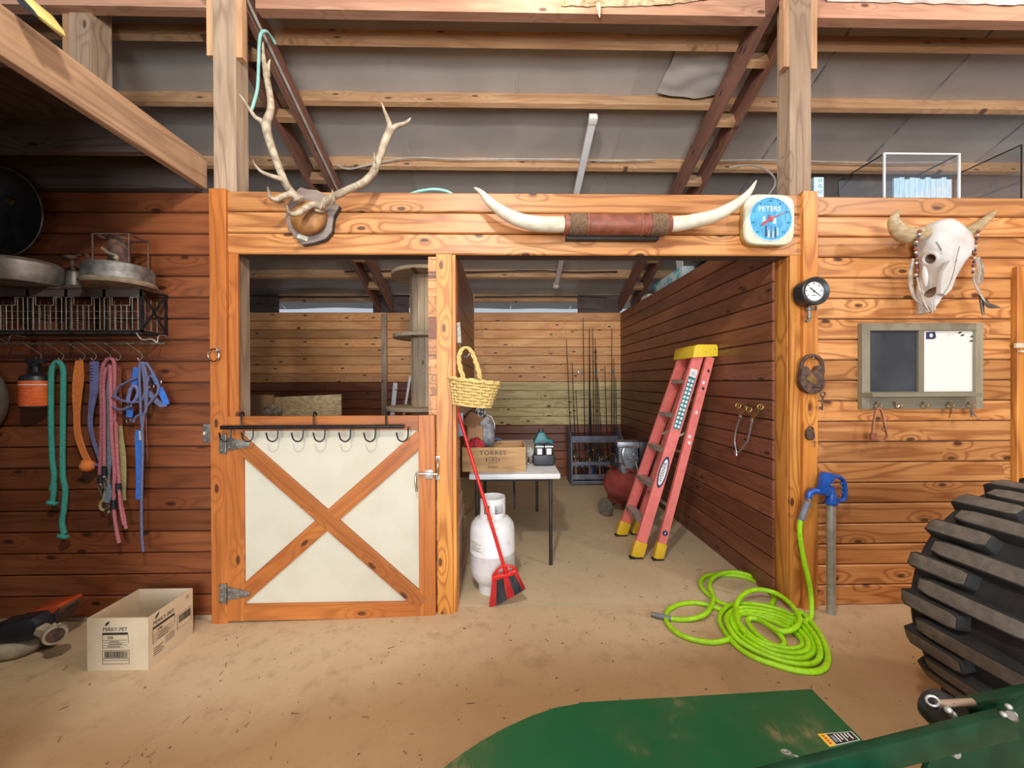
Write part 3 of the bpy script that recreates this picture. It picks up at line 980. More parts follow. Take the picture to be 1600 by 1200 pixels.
def hinge(px, py):
    h = MB()
    px_prism(h, [(px - 10, py - 15), (px, py - 15), (px, py + 15), (px - 10, py + 15)], -0.047, -0.0425)
    px_prism(h, [(px + 2, py - 11), (px + 38, py - 3), (px + 38, py + 4), (px + 2, py + 11)], YD - 0.005, YD - 0.0005)
    h.cyl(PY(px + 0.5, py + 16, -0.05), PY(px + 0.5, py - 16, -0.05), 0.006, 10)
    o = h.build('hinge', 'zinc_dark', door, bev=0.001)
    for dx, dy in ((-6, -10), (-6, 0), (-6, 9), (6, -6), (6, 5), (18, 1), (32, 0)):
        MB().ball(PY(px + dx, py + dy, -0.0475), 0.004, 8, 6).build('screw', 'galv', o)


hinge(352, 694)
hinge(352, 928)
# slide bolt on the door
sb = MB().obox(PY(670, 741, YD - 0.005), (0.05, 0.01, 0.055)).build('bolt_plate', 'galv', door, bev=0.002)
MB().tube(smooth_path([PY(684, 741, YD - 0.016), PY(655, 740, YD - 0.016), PY(650, 743, YD - 0.016), PY(649, 753, YD - 0.02), PY(651, 768, YD - 0.02)], 5), 0.0075, 10).build('bolt_rod', 'chrome', sb, smooth=True)
MB().obox(PY(669, 741, YD - 0.02), (0.036, 0.014, 0.022)).build('bolt_guide', 'galv', sb, bev=0.003)

# pull handle on the centre post
ph = thing('pull_handle', 'small bright steel pull handle on the centre post', 'handle', PY(684, 750, -0.03))
MB().tube(smooth_path([PY(684, 716, -0.036), PY(684, 723, -0.058), PY(684, 731, -0.062), PY(684, 738, -0.058), PY(684, 745, -0.036)], 5), 0.006, 10).build('grip_bar', 'chrome', ph, smooth=True)
for yy in (716, 746):
    MB().obox(PY(684, yy, -0.0315), (0.024, 0.006, 0.03)).build('foot_plate', 'galv', ph, bev=0.002)

# over-door hook rail
hr = thing('hook_rail', 'black iron hook rail hung over the top of the cream door', 'hook rail', PY(490, 690, -0.07))
YR = -0.075
MB().tube([PY(345.5, 668, YR), PY(631, 666.5, YR)], 0.0125, 12).build('rail_bar', 'black_metal', hr, smooth=True)
for hx in (377, 490, 603):
    MB().tube(smooth_path([PY(hx, 668, YR), PY(hx, 655, YR + 0.005), PY(hx, 647, -0.052), PY(hx + 2, 644, -0.03), PY(hx + 4, 647, 0.004), PY(hx + 4, 656, 0.004)], 4), 0.0052, 8).build('hanger', 'black_metal', hr, smooth=True)
for hx in (352, 387, 425.5, 465, 499, 539, 578, 629):
    w = 8.5
    pts = [(hx + w, 667), (hx + w, 680), (hx + w * 0.72, 687), (hx, 690), (hx - w * 0.72, 687), (hx - w, 681), (hx - w - 1, 676)]
    MB().tube(smooth_path([PY(a, b, YR - 0.002 - 0.03 * (i / 6.0)) for i, (a, b) in enumerate(pts)], 4), 0.0045, 8).build('hook', 'black_metal', hr, smooth=True)

# ================================================================ WALL ITEMS, LEFT
# screw-eye ring
rg = thing('ring_hook', 'shiny steel ring hanging from a screw eye on the corner board', 'ring', PY(335, 566, -0.05))
MB().ring(PY(333.5, 555, -0.062), 0.038, 0.0042, (0.15, 1, 0), 24, 8).build('ring_loop', 'chrome', rg, smooth=True)
MB().ring(PY(340, 547.5, -0.055), 0.014, 0.004, (1, 0.3, 0), 14, 8).cyl(PY(341, 547, -0.055), PY(341, 547, -0.04), 0.005, 8).build('screw_eye', 'galv', rg, smooth=True)
# light switch
sp = thing('light_switch', 'aged metal light switch plate on the plank wall', 'light switch', PY(319, 692, 0))
MB().box(PY(313, 0, 0).x, PY(327, 0, 0).x, -0.006, -0.0005, PY(320, 691, 0).z, PY(320, 662, 0).z).build('cover_plate', 'zinc_dark', sp, bev=0.002)
MB().obox(PY(320, 677, -0.012), (0.009, 0.018, 0.02)).build('toggle', 'ivory', sp, bev=0.002)
for dy in (665, 688):
    MB().ball(PY(320, dy, -0.007), 0.0035, 8, 6).build('screw', 'galv', sp)

# wire basket shelf
YF = -0.175
sh = thing('basket_shelf', 'dark iron wall shelf with wire baskets below its top', 'shelf', (-2.6, -0.09, 1.76))
xr = PY(222, 480, YF).x
xl = -3.45
zt = PY(120, 450, YF).z
zb = PY(120, 516, YF).z
MB().box(xl, xr + 0.005, YF - 0.005, -0.002, zt - 0.006, zt + 0.006).build('shelf_top', 'rust', sh, bev=0.002)
hboard('front_band', xl, xr, YF, YF + 0.01, zt - 0.05, zt - 0.007, 'loft', sh)
mfr = MB()
for x in (xr - 0.006, xr - 0.215, xr - 0.43, xr - 0.645, xr - 0.86, xr - 1.08):
    mfr.box(x - 0.008, x + 0.008, YF, YF + 0.012, zb, zt - 0.007)
    mfr.box(x - 0.006, x + 0.006, -0.014, -0.002, zb, zt - 0.007)
mfr.box(xl, xr, YF, YF + 0.012, zb - 0.012, zb)
mfr.box(xl, xr, -0.014, -0.002, zb - 0.012, zb)
mfr.box(xr - 0.012, xr, YF, -0.002, zb - 0.012, zb)
mfr.bar((xr - 0.003, YF, zb), (xr - 0.003, -0.01, zt - 0.01), 0.008, 0.01)
mfr.bar((xr - 0.003, -0.01, zb), (xr - 0.003, YF, zt - 0.01), 0.008, 0.01)
mfr.build('frame', 'black_metal', sh)
for bi in range(5):
    bx1 = xr - 0.02 - bi * 0.215
    bx0 = bx1 - 0.19
    w = MB()
    ztop, zbot = zt - 0.055, zb + 0.003
    for x in [bx0 + i * (bx1 - bx0) / 6 for i in range(7)]:
        top = ztop - (0.045 if 1 < round((x - bx0) / (bx1 - bx0) * 6) < 5 else 0)
        w.tube([(x, YF - 0.004, zbot), (x, YF - 0.004, top)], 0.0024, 5)
        w.tube([(x, YF - 0.004, zbot), (x, -0.02, zbot)], 0.0018, 5)
    xm0, xm1 = bx0 + (bx1 - bx0) * 1.4 / 6, bx0 + (bx1 - bx0) * 4.6 / 6
    w.tube([(bx0, YF - 0.004, ztop), (xm0, YF - 0.004, ztop), (xm0, YF - 0.004, ztop - 0.045), (xm1, YF - 0.004, ztop - 0.045), (xm1, YF - 0.004, ztop), (bx1, YF - 0.004, ztop)], 0.0024, 5)
    for z in (ztop - 0.08, ztop - 0.12):
        w.tube([(bx0, YF - 0.003, z), (bx1, YF - 0.003, z)], 0.0016, 5)
        w.tube([(bx0, -0.02, z), (bx1, -0.02, z)], 0.0016, 5)
        w.tube([(bx1, YF, z), (bx1, -0.02, z)], 0.0016, 5)
    for yy in (YF + 0.04, YF + 0.08, YF + 0.12):
        w.tube([(bx1, yy, zbot), (bx1, yy, ztop)], 0.002, 5)
    w.build('wire_basket', 'wire', sh, smooth=True)
# scroll brackets and the rail below
rd_y = -0.10
zr = PY(150, 537, rd_y).z
for x in (xr - 0.03, xr - 0.9):
    MB().tube(smooth_path([(x - 0.02, YF + 0.01, zb), (x + 0.0, YF + 0.03, zb - 0.05), (x + 0.03, YF + 0.06, zb - 0.045), (x + 0.05, rd_y, zr)], 5), 0.005, 6) \
        .tube(smooth_path([(x + 0.05, rd_y, zr), (x + 0.045, rd_y + 0.02, zr + 0.05), (x + 0.06, -0.02, zb - 0.02)], 5), 0.004, 6).build('scroll_bracket', 'zinc_dark', sh, smooth=True)
MB().tube([(xl, rd_y, zr), (xr + 0.06, rd_y, zr)], 0.005, 8).build('hanging_rail', 'zinc_dark', sh, smooth=True)

# things on the shelf
ZS = zt + 0.0065


def on_shelf(px, y):
    return Vector((PY(px, 440, y).x, y, ZS))


# kerosene stove with drum tank and wire frame
c = on_shelf(187, -0.176)
st = thing('camp_stove', 'old kerosene stove with round tin tank and square wire frame', 'stove', c)
MB().lathe([(0.163, 0), (0.168, 0.012), (0.163, 0.024), (0.158, 0.028)], c, n=36).build('base_rim', 'tan_tin', st, smooth=True)
MB().lathe([(0.155, 0.028), (0.157, 0.09), (0.148, 0.112), (0.11, 0.124), (0.0, 0.13)], c, n=36).build('tank', 'old_tin', st, smooth=True)
MB().lathe([(0.045, 0.125), (0.05, 0.14), (0.05, 0.27), (0.056, 0.275), (0.056, 0.285)], c + Vector((-0.02, 0.02, 0)), n=20).build('burner', 'rust', st, smooth=True)
fm = MB()
for dx, dy in ((-0.10, -0.05), (0.10, -0.05), (-0.10, 0.07), (0.10, 0.07)):
    fm.tube([c + Vector((dx, dy, 0.10)), c + Vector((dx, dy, 0.285))], 0.005, 6)
for a, b in (((-0.10, -0.05), (0.10, -0.05)), ((0.10, -0.05), (0.10, 0.07)), ((0.10, 0.07), (-0.10, 0.07)), ((-0.10, 0.07), (-0.10, -0.05))):
    fm.tube([c + Vector((*a, 0.285)), c + Vector((*b, 0.285))], 0.007, 6)
fm.build('pot_stand', 'rust', st, smooth=True)
MB().tube(smooth_path([c + Vector((0.03, -0.05, 0.12)), c + Vector((0.035, -0.05, 0.16)), c + Vector((0.0, -0.06, 0.175)), c + Vector((-0.03, -0.07, 0.2))], 4), 0.008, 8).ball(c + Vector((0.03, -0.05, 0.15)), 0.015, 10, 6) \
    .build('valve_arm', 'tan_tin', st, smooth=True)
# second stove, tall pipe
c = on_shelf(116, -0.075)
st2 = thing('camp_stove', 'old kerosene stove with flared foot and tall pipe burner', 'stove', c)
MB().lathe([(0.053, 0), (0.055, 0.01), (0.045, 0.022), (0.036, 0.03), (0.034, 0.11), (0.02, 0.12), (0.0, 0.12)], c, n=28).build('reservoir', 'old_tin', st2, smooth=True)
MB().tube([c + Vector((0, 0, 0.11)), c + Vector((0, -0.01, 0.19))], 0.012, 10).ball(c + Vector((-0.01, -0.01, 0.195)), (0.04, 0.03, 0.018), 12, 6).tube([c + Vector((-0.04, -0.01, 0.19)), c + Vector((0.04, 0, 0.215))], 0.008, 8) \
    .build('burner_head', 'rust', st2, smooth=True)
MB().tube(smooth_path([c + Vector((0.02, -0.01, 0.15)), c + Vector((0.07, -0.01, 0.13)), c + Vector((0.11, -0.01, 0.15)), c + Vector((0.10, -0.01, 0.19)), c + Vector((0.085, -0.01, 0.215))], 4), 0.009, 8).build('side_spout', 'rust', st2, smooth=True)
# pan
c = on_shelf(84, -0.176)
c.x -= 0.168
pot = thing('cooking_pot', 'battered shallow aluminium pot on the basket shelf', 'pot', c)
MB().lathe([(0.145, 0), (0.160, 0.01), (0.168, 0.06), (0.162, 0.12), (0.14, 0.142), (0.132, 0.143), (0.132, 0.13), (0.15, 0.07), (0.14, 0.012), (0.0, 0.01)], c, n=40).build('bowl', 'pot', pot, smooth=True)
MB().ball(c + Vector((-0.10, -0.135, 0.075)), (0.03, 0.012, 0.012), 12, 6).build('handle_lug', 'chrome', pot, smooth=True)
# large dark dish leaning on the wall
cd = PY(12, 336, -0.02)
dish = thing('round_dish', 'large dark enamel dish hung on the wall above the pot', 'dish', (cd.x, -0.02, cd.z - 0.27))
MB().lathe([(0.0, 0.015), (0.11, 0.02), (0.22, 0.045), (0.262, 0.068), (0.27, 0.070), (0.27, 0.063), (0.225, 0.033), (0.11, 0.008), (0, 0.003)], (cd.x, -0.003, cd.z), (0.0, -1, -0.05), 44).build('dish_bowl', 'dark_tin', dish, smooth=True)
MB().ring((cd.x, -0.073, cd.z - 0.004), 0.269, 0.0045, (0, -1, -0.05), 44, 6).build('rolled_rim', 'old_tin', dish, smooth=True)
MB().obox((cd.x + 0.03, -0.035, cd.z + 0.08), (0.06, 0.012, 0.03), Matrix.Rotation(0.5, 3, 'Y')).build('brass_maker_plate', 'brass', dish, bev=0.003)
# dark hoop at the far left
ch_ = PY(-52, 626, -0.03)
hp = MB().ring((ch_.x, -0.035, ch_.z), 0.215, 0.03, (0, 1, 0), 48, 12).build('rubber_hoop', 'rubber_dusty', None, smooth=True)
tag(hp, 'dark rubber hoop hung on the wall past the spray bottle', 'hoop')


# ---- hooks and hanging tack
def wire_hook(px, py, name='wire_hook'):
    a = Vector((PY(px, py, -0.06).x - 0.045, rd_y, zr + 0.004))
    b = PY(px, py, -0.055)
    return MB().tube(smooth_path([a + Vector((0, 0.012, -0.008)), a, a + Vector((0.01, -0.008, -0.004)), b + Vector((0.004, 0, 0.03)), b + Vector((0.006, -0.004, 0)), b + Vector((0, -0.012, -0.008)), b + Vector((-0.006, -0.014, 0.006))], 4), 0.0018, 5) \
        .build(name, 'wire', sh, smooth=True)


for px in (62, 97, 130, 148, 170, 186, 220):
    wire_hook(px, 561)

YH = -0.062
# spray bottle
cb = PY(57, 637, YH)
sbt = thing('spray_bottle', 'black trigger spray bottle with an orange label', 'bottle', cb)
MB().lathe([(0.066, 0), (0.07, 0.008), (0.070, 0.175), (0.064, 0.19), (0.03, 0.205), (0.018, 0.215), (0.016, 0.255), (0, 0.256)], cb, n=24).build('bottle_body', 'dark_plastic', sbt, smooth=True)
MB().lathe([(0.0708, 0.012), (0.0712, 0.014), (0.0712, 0.160), (0.0708, 0.162)], cb, n=24, caps=False).build('label_wrap', 'orange_label', sbt, smooth=True)
MB().lathe([(0.0715, 0.137), (0.0716, 0.142)], cb, n=24, caps=False).build('label_line', 'paper', sbt, smooth=True)
MB().obox(cb + Vector((0, 0, 0.28)), (0.10, 0.03, 0.03)).obox(cb + Vector((-0.035, 0, 0.255)), (0.012, 0.02, 0.05), Matrix.Rotation(0.4, 3, 'Y')).obox(cb + Vector((0, 0, 0.262)), (0.035, 0.03, 0.03)).build('trigger_head', 'dark_plastic', sbt, bev=0.004)
for i, (z, wd, sz) in enumerate(((0.115, 0.09, 0.004), (0.10, 0.07, 0.003), (0.085, 0.085, 0.003), (0.07, 0.08, 0.003), (0.055, 0.06, 0.003), (0.035, 0.08, 0.003))):
    a = wd / 0.071 / 2
    vs, fs = [], []
    for k in range(9):
        t = -math.pi / 2 - a + 2 * a * k / 8
        for zz2 in (z, z + sz):
            vs.append(cb + Vector((0.0716 * math.cos(t), 0.0716 * math.sin(t), zz2)))
    for k in range(8):
        fs.append((2 * k, 2 * k + 2, 2 * k + 3, 2 * k + 1))
    MB().add(vs, fs).build('label_print', 'red_print', sbt)


def hang(pts, r, mat, name, label, cat, n=8, y=YH, k=6, dy=None, group=None, parent=None, flat=1.0):
    P = [PY(a, b, y + (dy[i] if dy else 0)) for i, (a, b) in enumerate(pts)]
    sp_ = smooth_path(P, k)
    o = MB().tube(sp_, lerp_list(r, len(sp_)) if hasattr(r, '__len__') else r, n, flat=flat).build(name, mat, parent, smooth=True)
    if parent is None:
        tag(o, label, cat, group)
    return o


# teal rope
tr = thing('lead_rope', 'teal rope doubled over a hook with knotted ends', 'rope', PY(91, 845, YH))
hang([(81, 765), (85, 745), (82, 718), (80, 660), (80, 600), (81, 578), (86, 567), (92, 566), (98, 575), (99, 600), (98, 680), (98, 740), (102, 765), (100, 795), (97, 815), (100, 834)], 0.0135, 'teal_rope', 'rope', '', '', parent=tr)
for (a, b) in ((82, 786), (99, 838)):
    MB().ring(PY(a, b, YH), 0.017, 0.0125, (0.3, 0.4, 1), 14, 8).ball(PY(a, b, YH), 0.014, 10, 6).build('end_knot', 'teal_rope', tr, smooth=True)
hang([(85, 755), (84, 770), (82, 784)], 0.013, 'teal_rope', 'rope_tail', '', '', parent=tr)
# orange tug with ball
ot = thing('tug_toy', 'orange webbing tug with a round knotted end', 'tug toy', PY(136, 736, YH))
sp_ = smooth_path([PY(a, b, YH) for a, b in ((124, 563), (126, 590), (123, 615), (120, 650), (122, 680), (130, 705), (138, 722))], 5)
MB().ribbon(sp_, 0.036, 0.006, (1, 0, 0)).build('strap', 'orange_rope', ot, smooth=True)
sp_ = smooth_path([PY(a, b, YH + 0.012) for a, b in ((122, 564), (118, 590), (117, 620), (119, 650))], 5)
MB().ribbon(sp_, 0.022, 0.006, (1, 0.3, 0)).build('strap_fold', 'orange_rope', ot, smooth=True)
MB().ball(PY(137, 728, YH - 0.005), (0.04, 0.036, 0.035), 14, 9).ball(PY(130, 722, YH), (0.014, 0.01, 0.012), 8, 6).build('round_knot', 'orange_rope', ot, smooth=True)
# violet strap
vt = thing('dog_leash', 'blue violet leash with a gathered upper end', 'leash', PY(152, 730, YH))
sp_ = smooth_path([PY(a, b, YH) for a, b in ((147, 565), (148, 590), (147, 610), (143, 635), (141, 660), (144, 680), (150, 700), (156, 718))], 5)
MB().ribbon(sp_, lerp_list([0.045, 0.05, 0.044, 0.03, 0.022, 0.02, 0.018, 0.016], len(sp_)), 0.008, (1, 0, 0)).build('strap', 'violet_rope', vt, smooth=True)
for i in range(6):
    MB().ball(PY(143, 570 + 4.5 * i, YH - 0.01), (0.008, 0.007, 0.006), 8, 6).build('gather', 'violet_rope', vt, smooth=True)
MB().tube([PY(148, 727, YH), PY(158, 725, YH)], 0.008, 8).build('end_tab', 'violet_rope', vt, smooth=True)
# pink ropes
pk = thing('lead_rope', 'pink lead rope looped over a hook with snap clips', 'rope', PY(168, 760, YH))
hang([(156, 742), (158, 690), (159, 640), (158, 600), (161, 572), (170, 561), (178, 566), (179, 600), (179, 650), (178, 700), (180, 740), (178, 780)], 0.0095, 'pink_rope', 'rope', '', '', dy=[0.0] * 12, parent=pk)
hang([(163, 728), (163, 690), (163, 640), (162, 600), (166, 574)], 0.0085, 'pink_rope', 'rope_strand', '', '', y=YH - 0.016, parent=pk)
for a, b in ((163, 736), (157, 748)):
    MB().cyl(PY(a, b - 6, YH - 0.012), PY(a, b + 6, YH - 0.012), 0.0135, 12).build('clip_sleeve', 'dark_plastic', pk, smooth=True)
    MB().ring(PY(a, b + 14, YH - 0.012), 0.013, 0.0035, (0.2, 1, 0), 16, 6).ball(PY(a, b + 9, YH - 0.012), 0.011, 10, 6).tube([PY(a, b + 18, YH - 0.012), PY(a + 1, b + 27, YH - 0.012)], 0.004, 6).build('snap_clip', 'zinc_dark', pk, smooth=True)
pk2 = thing('lead_rope', 'pink lead rope hanging lowest with a frayed tail', 'rope', PY(182, 848, YH))
hang([(172, 570), (173, 620), (174, 660), (176, 700), (179, 740), (178, 790), (181, 820), (186, 848)], 0.0095, 'pink_rope', 'rope', '', '', y=YH - 0.022, parent=pk2)
hang([(181, 660), (183, 710), (186, 750), (188, 780), (193, 805), (197, 826)], 0.0085, 'pink_rope', 'rope_strand', '', '', y=YH - 0.02, parent=pk2)
hang([(186, 765), (188, 790), (193, 820)], 0.007, 'pink_rope', 'frayed_tail', '', '', y=YH - 0.03, parent=pk2)
for a, b in ((185, 762), (178, 788)):
    MB().cyl(PY(a, b - 7, YH - 0.024), PY(a, b + 7, YH - 0.024), 0.0145, 12).build('wrap_sleeve', 'dark_plastic', pk2, smooth=True)
MB().ring(PY(168, 792, YH - 0.02), 0.016, 0.004, (0.3, 1, 0.2), 16, 6).ball(PY(170, 800, YH - 0.02), 0.012, 10, 6).build('snap_clip', 'zinc_dark', pk2, smooth=True)
# straps
for nm, lab, mt, pts, w in (
        ('nylon_strap', 'faded grey blue strap between the pink ropes', 'bluegrey_web', [(168, 572), (168, 620), (168, 680), (169, 720), (167, 750), (170, 770), (166, 785)], 0.033),
        ('nylon_strap', 'faded olive strap right of the pink ropes', 'olive_web', [(186, 650), (188, 680), (192, 710), (193, 740), (192, 770), (193, 782)], 0.03),
        ('nylon_strap', 'thin pale olive strap curling at its lower end', 'olive_web', [(166, 735), (168, 752), (163, 775), (157, 787), (158, 795), (163, 797)], 0.014),
        ('leather_strap', 'brown leather strap with a pale tip behind the pink rope', 'leather', [(185, 572), (185, 600), (186, 630), (187, 665)], 0.034),
        ('leather_strap', 'rust red leather strap behind the blue halter', 'leather', [(202, 578), (203, 600), (202, 640), (206, 660)], 0.026)):
    sp_ = smooth_path([PY(a, b, YH + 0.02) for a, b in pts], 5)
    o = MB().ribbon(sp_, w, 0.004, (1, 0.15, 0)).build(nm, mt, None, smooth=True)
    tag(o, lab, 'strap')
# blue halter
bh = thing('horse_halter', 'bright blue nylon halter with grey blue rope reins', 'halter', PY(222, 868, YH))


def strap(pts, w, mt, nm, y=YH - 0.01, t=0.005, side=(1, 0.1, 0)):
    s_ = smooth_path([PY(a, b, y) for a, b in pts], 4)
    return MB().ribbon(s_, w, t, side).build(nm, mt, bh, smooth=True)


strap([(213, 574), (211, 590), (210, 602)], 0.03, 'blue_web', 'cheek_strap')
strap([(202, 634), (203, 645), (202, 652)], 0.033, 'blue_web', 'chin_strap')
strap([(217, 672), (216, 690), (217, 715), (218, 750), (217, 780)], 0.034, 'blue_web', 'lead_strap')
strap([(249, 606), (255, 618), (259, 628), (260, 632)], 0.033, 'blue_web', 'nose_strap')
strap([(232, 612), (242, 624), (252, 632), (260, 631)], 0.03, 'bluegrey_cord', 'jaw_strap', side=(0.3, 0, 1))
strap([(238, 583), (242, 592), (246, 600)], 0.024, 'blue_web', 'crown_strap')
MB().box(PY(212.5, 0, YH - 0.014).x, PY(219, 0, YH - 0.014).x, YH - 0.018, YH - 0.0135, PY(215, 687, YH).z, PY(215, 673, YH).z).build('buckle_plate', 'ivory', bh, bev=0.001)
hang([(205, 606), (200, 625), (204, 629), (210, 627), (216, 615), (214, 606), (209, 603), (205, 607)], 0.010, 'violet_rope', 'loop', '', '', y=YH - 0.016, parent=bh)
for pts in ([(219, 565), (218, 590), (220, 640), (223, 690), (222, 740), (221, 800), (222, 840), (224, 862)], [(222, 565), (226, 600), (228, 640), (224, 650), (222, 680)],
            [(228, 566), (236, 578), (242, 590)], [(224, 566), (229, 590), (229, 630), (226, 645), (214, 650), (208, 660)],
            [(215, 590), (198, 597), (184, 606), (180, 618), (184, 623), (205, 629), (222, 624), (229, 600), (232, 588)], [(205, 634), (190, 640), (176, 636), (171, 628), (175, 621), (184, 621)],
            [(230, 634), (240, 622), (247, 612), (246, 598), (238, 588), (228, 590)]):
    hang(pts, 0.0068, 'bluegrey_cord', 'rope_rein', '', '', y=YH - 0.022, parent=bh)
for a, b, r_ in ((248, 597, 0.02), (237, 604, 0.017), (202, 635, 0.018), (201, 657, 0.016)):
    MB().ring(PY(a, b, YH - 0.02), r_, 0.0035, (0.2, 1, 0.1), 18, 6).build('steel_ring', 'chrome', bh, smooth=True)
hang([(228, 640), (229, 680), (231, 720)], 0.002, 'leather', 'thong', '', '', y=YH - 0.004, parent=bh)

# ================================================================ HEADER MOUNTS
# ---- elk antlers on a shield plaque
el = thing('antler_mount', 'pale branching elk antlers on a grey brown shield plaque', 'antlers', PY(485, 382, -0.03))
out = [(462, 299), (469, 292), (480, 295.5), (495, 296.5), (509, 304), (519, 313), (530, 321), (528, 326), (521, 338), (518, 362), (508, 373), (490, 379), (472, 382), (458, 367), (449, 356), (446, 340), (448, 322), (455, 308)]
MB().prism([PY(a, b, -0.052) for a, b in out], (0, 0.030, 0)).build('plaque', ['plaque'], el, bev=0.004)
MB().prism([PY(a * 1.0 + 1.2, b + 1.8, -0.049) for a, b in out], (0, 0.025, 0)).build('plaque_edge', 'dark_tin', el)
# hide covered skull cap
m = MB()
rows, cols = 9, 18
vs = []
for j in range(rows + 1):
    t = j / rows
    for i in range(cols):
        a = 2 * math.pi * i / cols
        rr = math.sin(t * math.pi / 2)
        ox, oz = 29 * math.cos(a), 27 * math.sin(a)
        if math.sin(a) > 0:
            oz *= 1.05
        bx = 482 + ox * rr
        by = 340 + oz * rr
        vs.append(PY(bx, by, -0.052 - 0.085 * math.cos(t * math.pi / 2) ** 0.8))
fs = [(j * cols + i, (j + 1) * cols + i, (j + 1) * cols + (i + 1) % cols, j * cols + (i + 1) % cols) for j in range(rows) for i in range(cols)]
m.add(vs, fs)
m.build('hide_cap', 'tan_leather', el, smooth=True)
MB().obox(PY(473, 371, -0.0545), (0.062, 0.004, 0.026), Matrix.Rotation(0.32, 3, 'Y')).build('name_tag', 'ivory', el, bev=0.001)


def antler(pts, ys, rs, name):
    P = [PY(a, b, y) for (a, b), y in zip(pts, lerp_list(ys, len(pts)))]
    s_ = smooth_path(P, 6)
    rr = lerp_list(rs, len(s_))
    return MB().tube(s_, rr, 10).build(name, 'antler', el, smooth=True)


R1 = 0.021
antler([(468, 312), (458, 303), (447, 288), (436, 262), (425, 232), (416, 198), (423, 172), (422, 150), (416, 118), (412, 90), (411, 66)], [-0.11, -0.16, -0.19, -0.17, -0.13, -0.10], [R1 * 1.2, R1 * 1.05, R1, R1, 0.022, 0.025, 0.019, 0.019, 0.017, 0.011, 0.003], 'main_beam')
antler([(414, 200), (409, 190), (399, 183), (388, 168), (380, 155), (374, 147)], [-0.15, -0.20], [0.017, 0.015, 0.012, 0.009, 0.006, 0.002], 'tine')
antler([(419, 120), (419, 105), (422, 93)], [-0.11, -0.12], [0.013, 0.011, 0.003], 'tine')
antler([(450, 296), (447, 287), (440, 280), (424, 275), (408, 268), (398, 257), (395, 249)], [-0.16, -0.27], [0.016, 0.016, 0.014, 0.012, 0.009, 0.006, 0.002], 'tine')
antler([(466, 311), (455, 304), (442, 307), (430, 312), (422, 308), (420, 300), (418, 292)], [-0.13, -0.27], [0.020, 0.019, 0.017, 0.015, 0.011, 0.008, 0.002], 'brow_tine')
antler([(498, 328), (510, 314), (524, 306), (545, 296), (568, 285), (584, 268), (593, 246), (602, 220), (610, 203)], [-0.11, -0.17, -0.19, -0.14, -0.11], [R1 * 1.25, R1 * 1.15, R1, R1 * 0.95, R1 * 0.95, 0.021, 0.021, 0.023, 0.025], 'main_beam')
antler([(610, 205), (608, 192), (602, 176), (595, 158)], [-0.11, -0.10], [0.019, 0.015, 0.010, 0.002], 'tine')
antler([(609, 207), (617, 198), (630, 194), (637, 190), (642, 184)], [-0.11, -0.09], [0.018, 0.015, 0.012, 0.010, 0.002], 'tine')
antler([(585, 268), (585, 256), (585, 238)], [-0.17, -0.22], [0.014, 0.010, 0.002], 'tine')
antler([(520, 318), (521, 312), (520, 304), (519, 296)], [-0.18, -0.24], [0.013, 0.011, 0.007, 0.002], 'tine')
antler([(502, 324), (490, 320), (478, 325), (468, 332), (458, 335), (451, 331), (448, 321)], [-0.14, -0.30], [0.021, 0.019, 0.018, 0.017, 0.014, 0.009, 0.002], 'brow_tine')
MB().lathe([(0.03, 0), (0.034, 0.008), (0.028, 0.02)], PY(468, 313, -0.12), (-0.3, -0.5, 0.8), 14).build('burr', 'antler', el, smooth=True)
MB().lathe([(0.03, 0), (0.034, 0.008), (0.028, 0.02)], PY(497, 329, -0.12), (0.4, -0.5, 0.7), 14).build('burr', 'antler', el, smooth=True)

# ---- longhorn mount
YL = -0.10
lh = thing('longhorn_mount', 'wide cream longhorns joined by a leather wrapped core', 'horns', PY(964, 372, -0.05))


def horn(pts, rs, name, ys):
    P = [PY(a, b, y) for (a, b), y in zip(pts, lerp_list(ys, len(pts)))]
    s_ = smooth_path(P, 7)
    return MB().tube(s_, lerp_list(rs, len(s_)), 14).build(name, 'horn_white', lh, smooth=True)


horn([(890, 351), (868, 351), (842, 350), (815, 345), (790, 334), (768, 318), (752, 301), (741, 293)], [0.045, 0.046, 0.045, 0.041, 0.036, 0.028, 0.016, 0.003], 'horn', [YL, -0.15, -0.2])
horn([(1038, 351), (1058, 350), (1082, 346), (1108, 340), (1132, 330), (1154, 316), (1170, 301), (1182, 282)], [0.045, 0.045, 0.043, 0.040, 0.036, 0.028, 0.018, 0.003], 'horn', [YL, -0.15, -0.2])
xa, xb = PY(880, 352, YL).x, PY(1048, 352, YL).x
zc = PY(964, 351.5, YL).z
prof = [(0.048, 0.0), (0.058, 0.008), (0.060, 0.15), (0.063, 0.25), (0.062, 0.45), (0.060, 0.58), (0.057, xb - xa - 0.01), (0.048, xb - xa)]
MB().lathe(prof, (xa, YL, zc), (1, 0, 0), 28).build('leather_core', 'leather', lh, smooth=True)
for a, b in ((889, 914), (1016, 1040)):
    x0, x1 = PY(a, 350, YL).x, PY(b, 350, YL).x
    pr = []
    nn = 14
    for i in range(nn * 2 + 1):
        pr.append((0.0625 + (0.0035 if i % 2 else 0.0), (x1 - x0) * i / (nn * 2)))
    MB().lathe(pr, (x0, YL, zc), (1, 0, 0), 24, caps=False).build('cord_wrap', 'jute', lh, smooth=True)
for a in (918, 1001, 1012):
    MB().lathe([(0.0635, 0), (0.0665, 0.004), (0.0665, 0.016), (0.0635, 0.02)], (PY(a, 350, YL).x - 0.01, YL, zc), (1, 0, 0), 28, caps=False).build('leather_band', 'leather', lh, smooth=True)
MB().box(PY(883, 0, -0.05).x, PY(1027, 0, -0.05).x, -0.075, -0.021, zc - 0.078, zc - 0.05).build('mount_block', 'black_print', lh, bev=0.004)

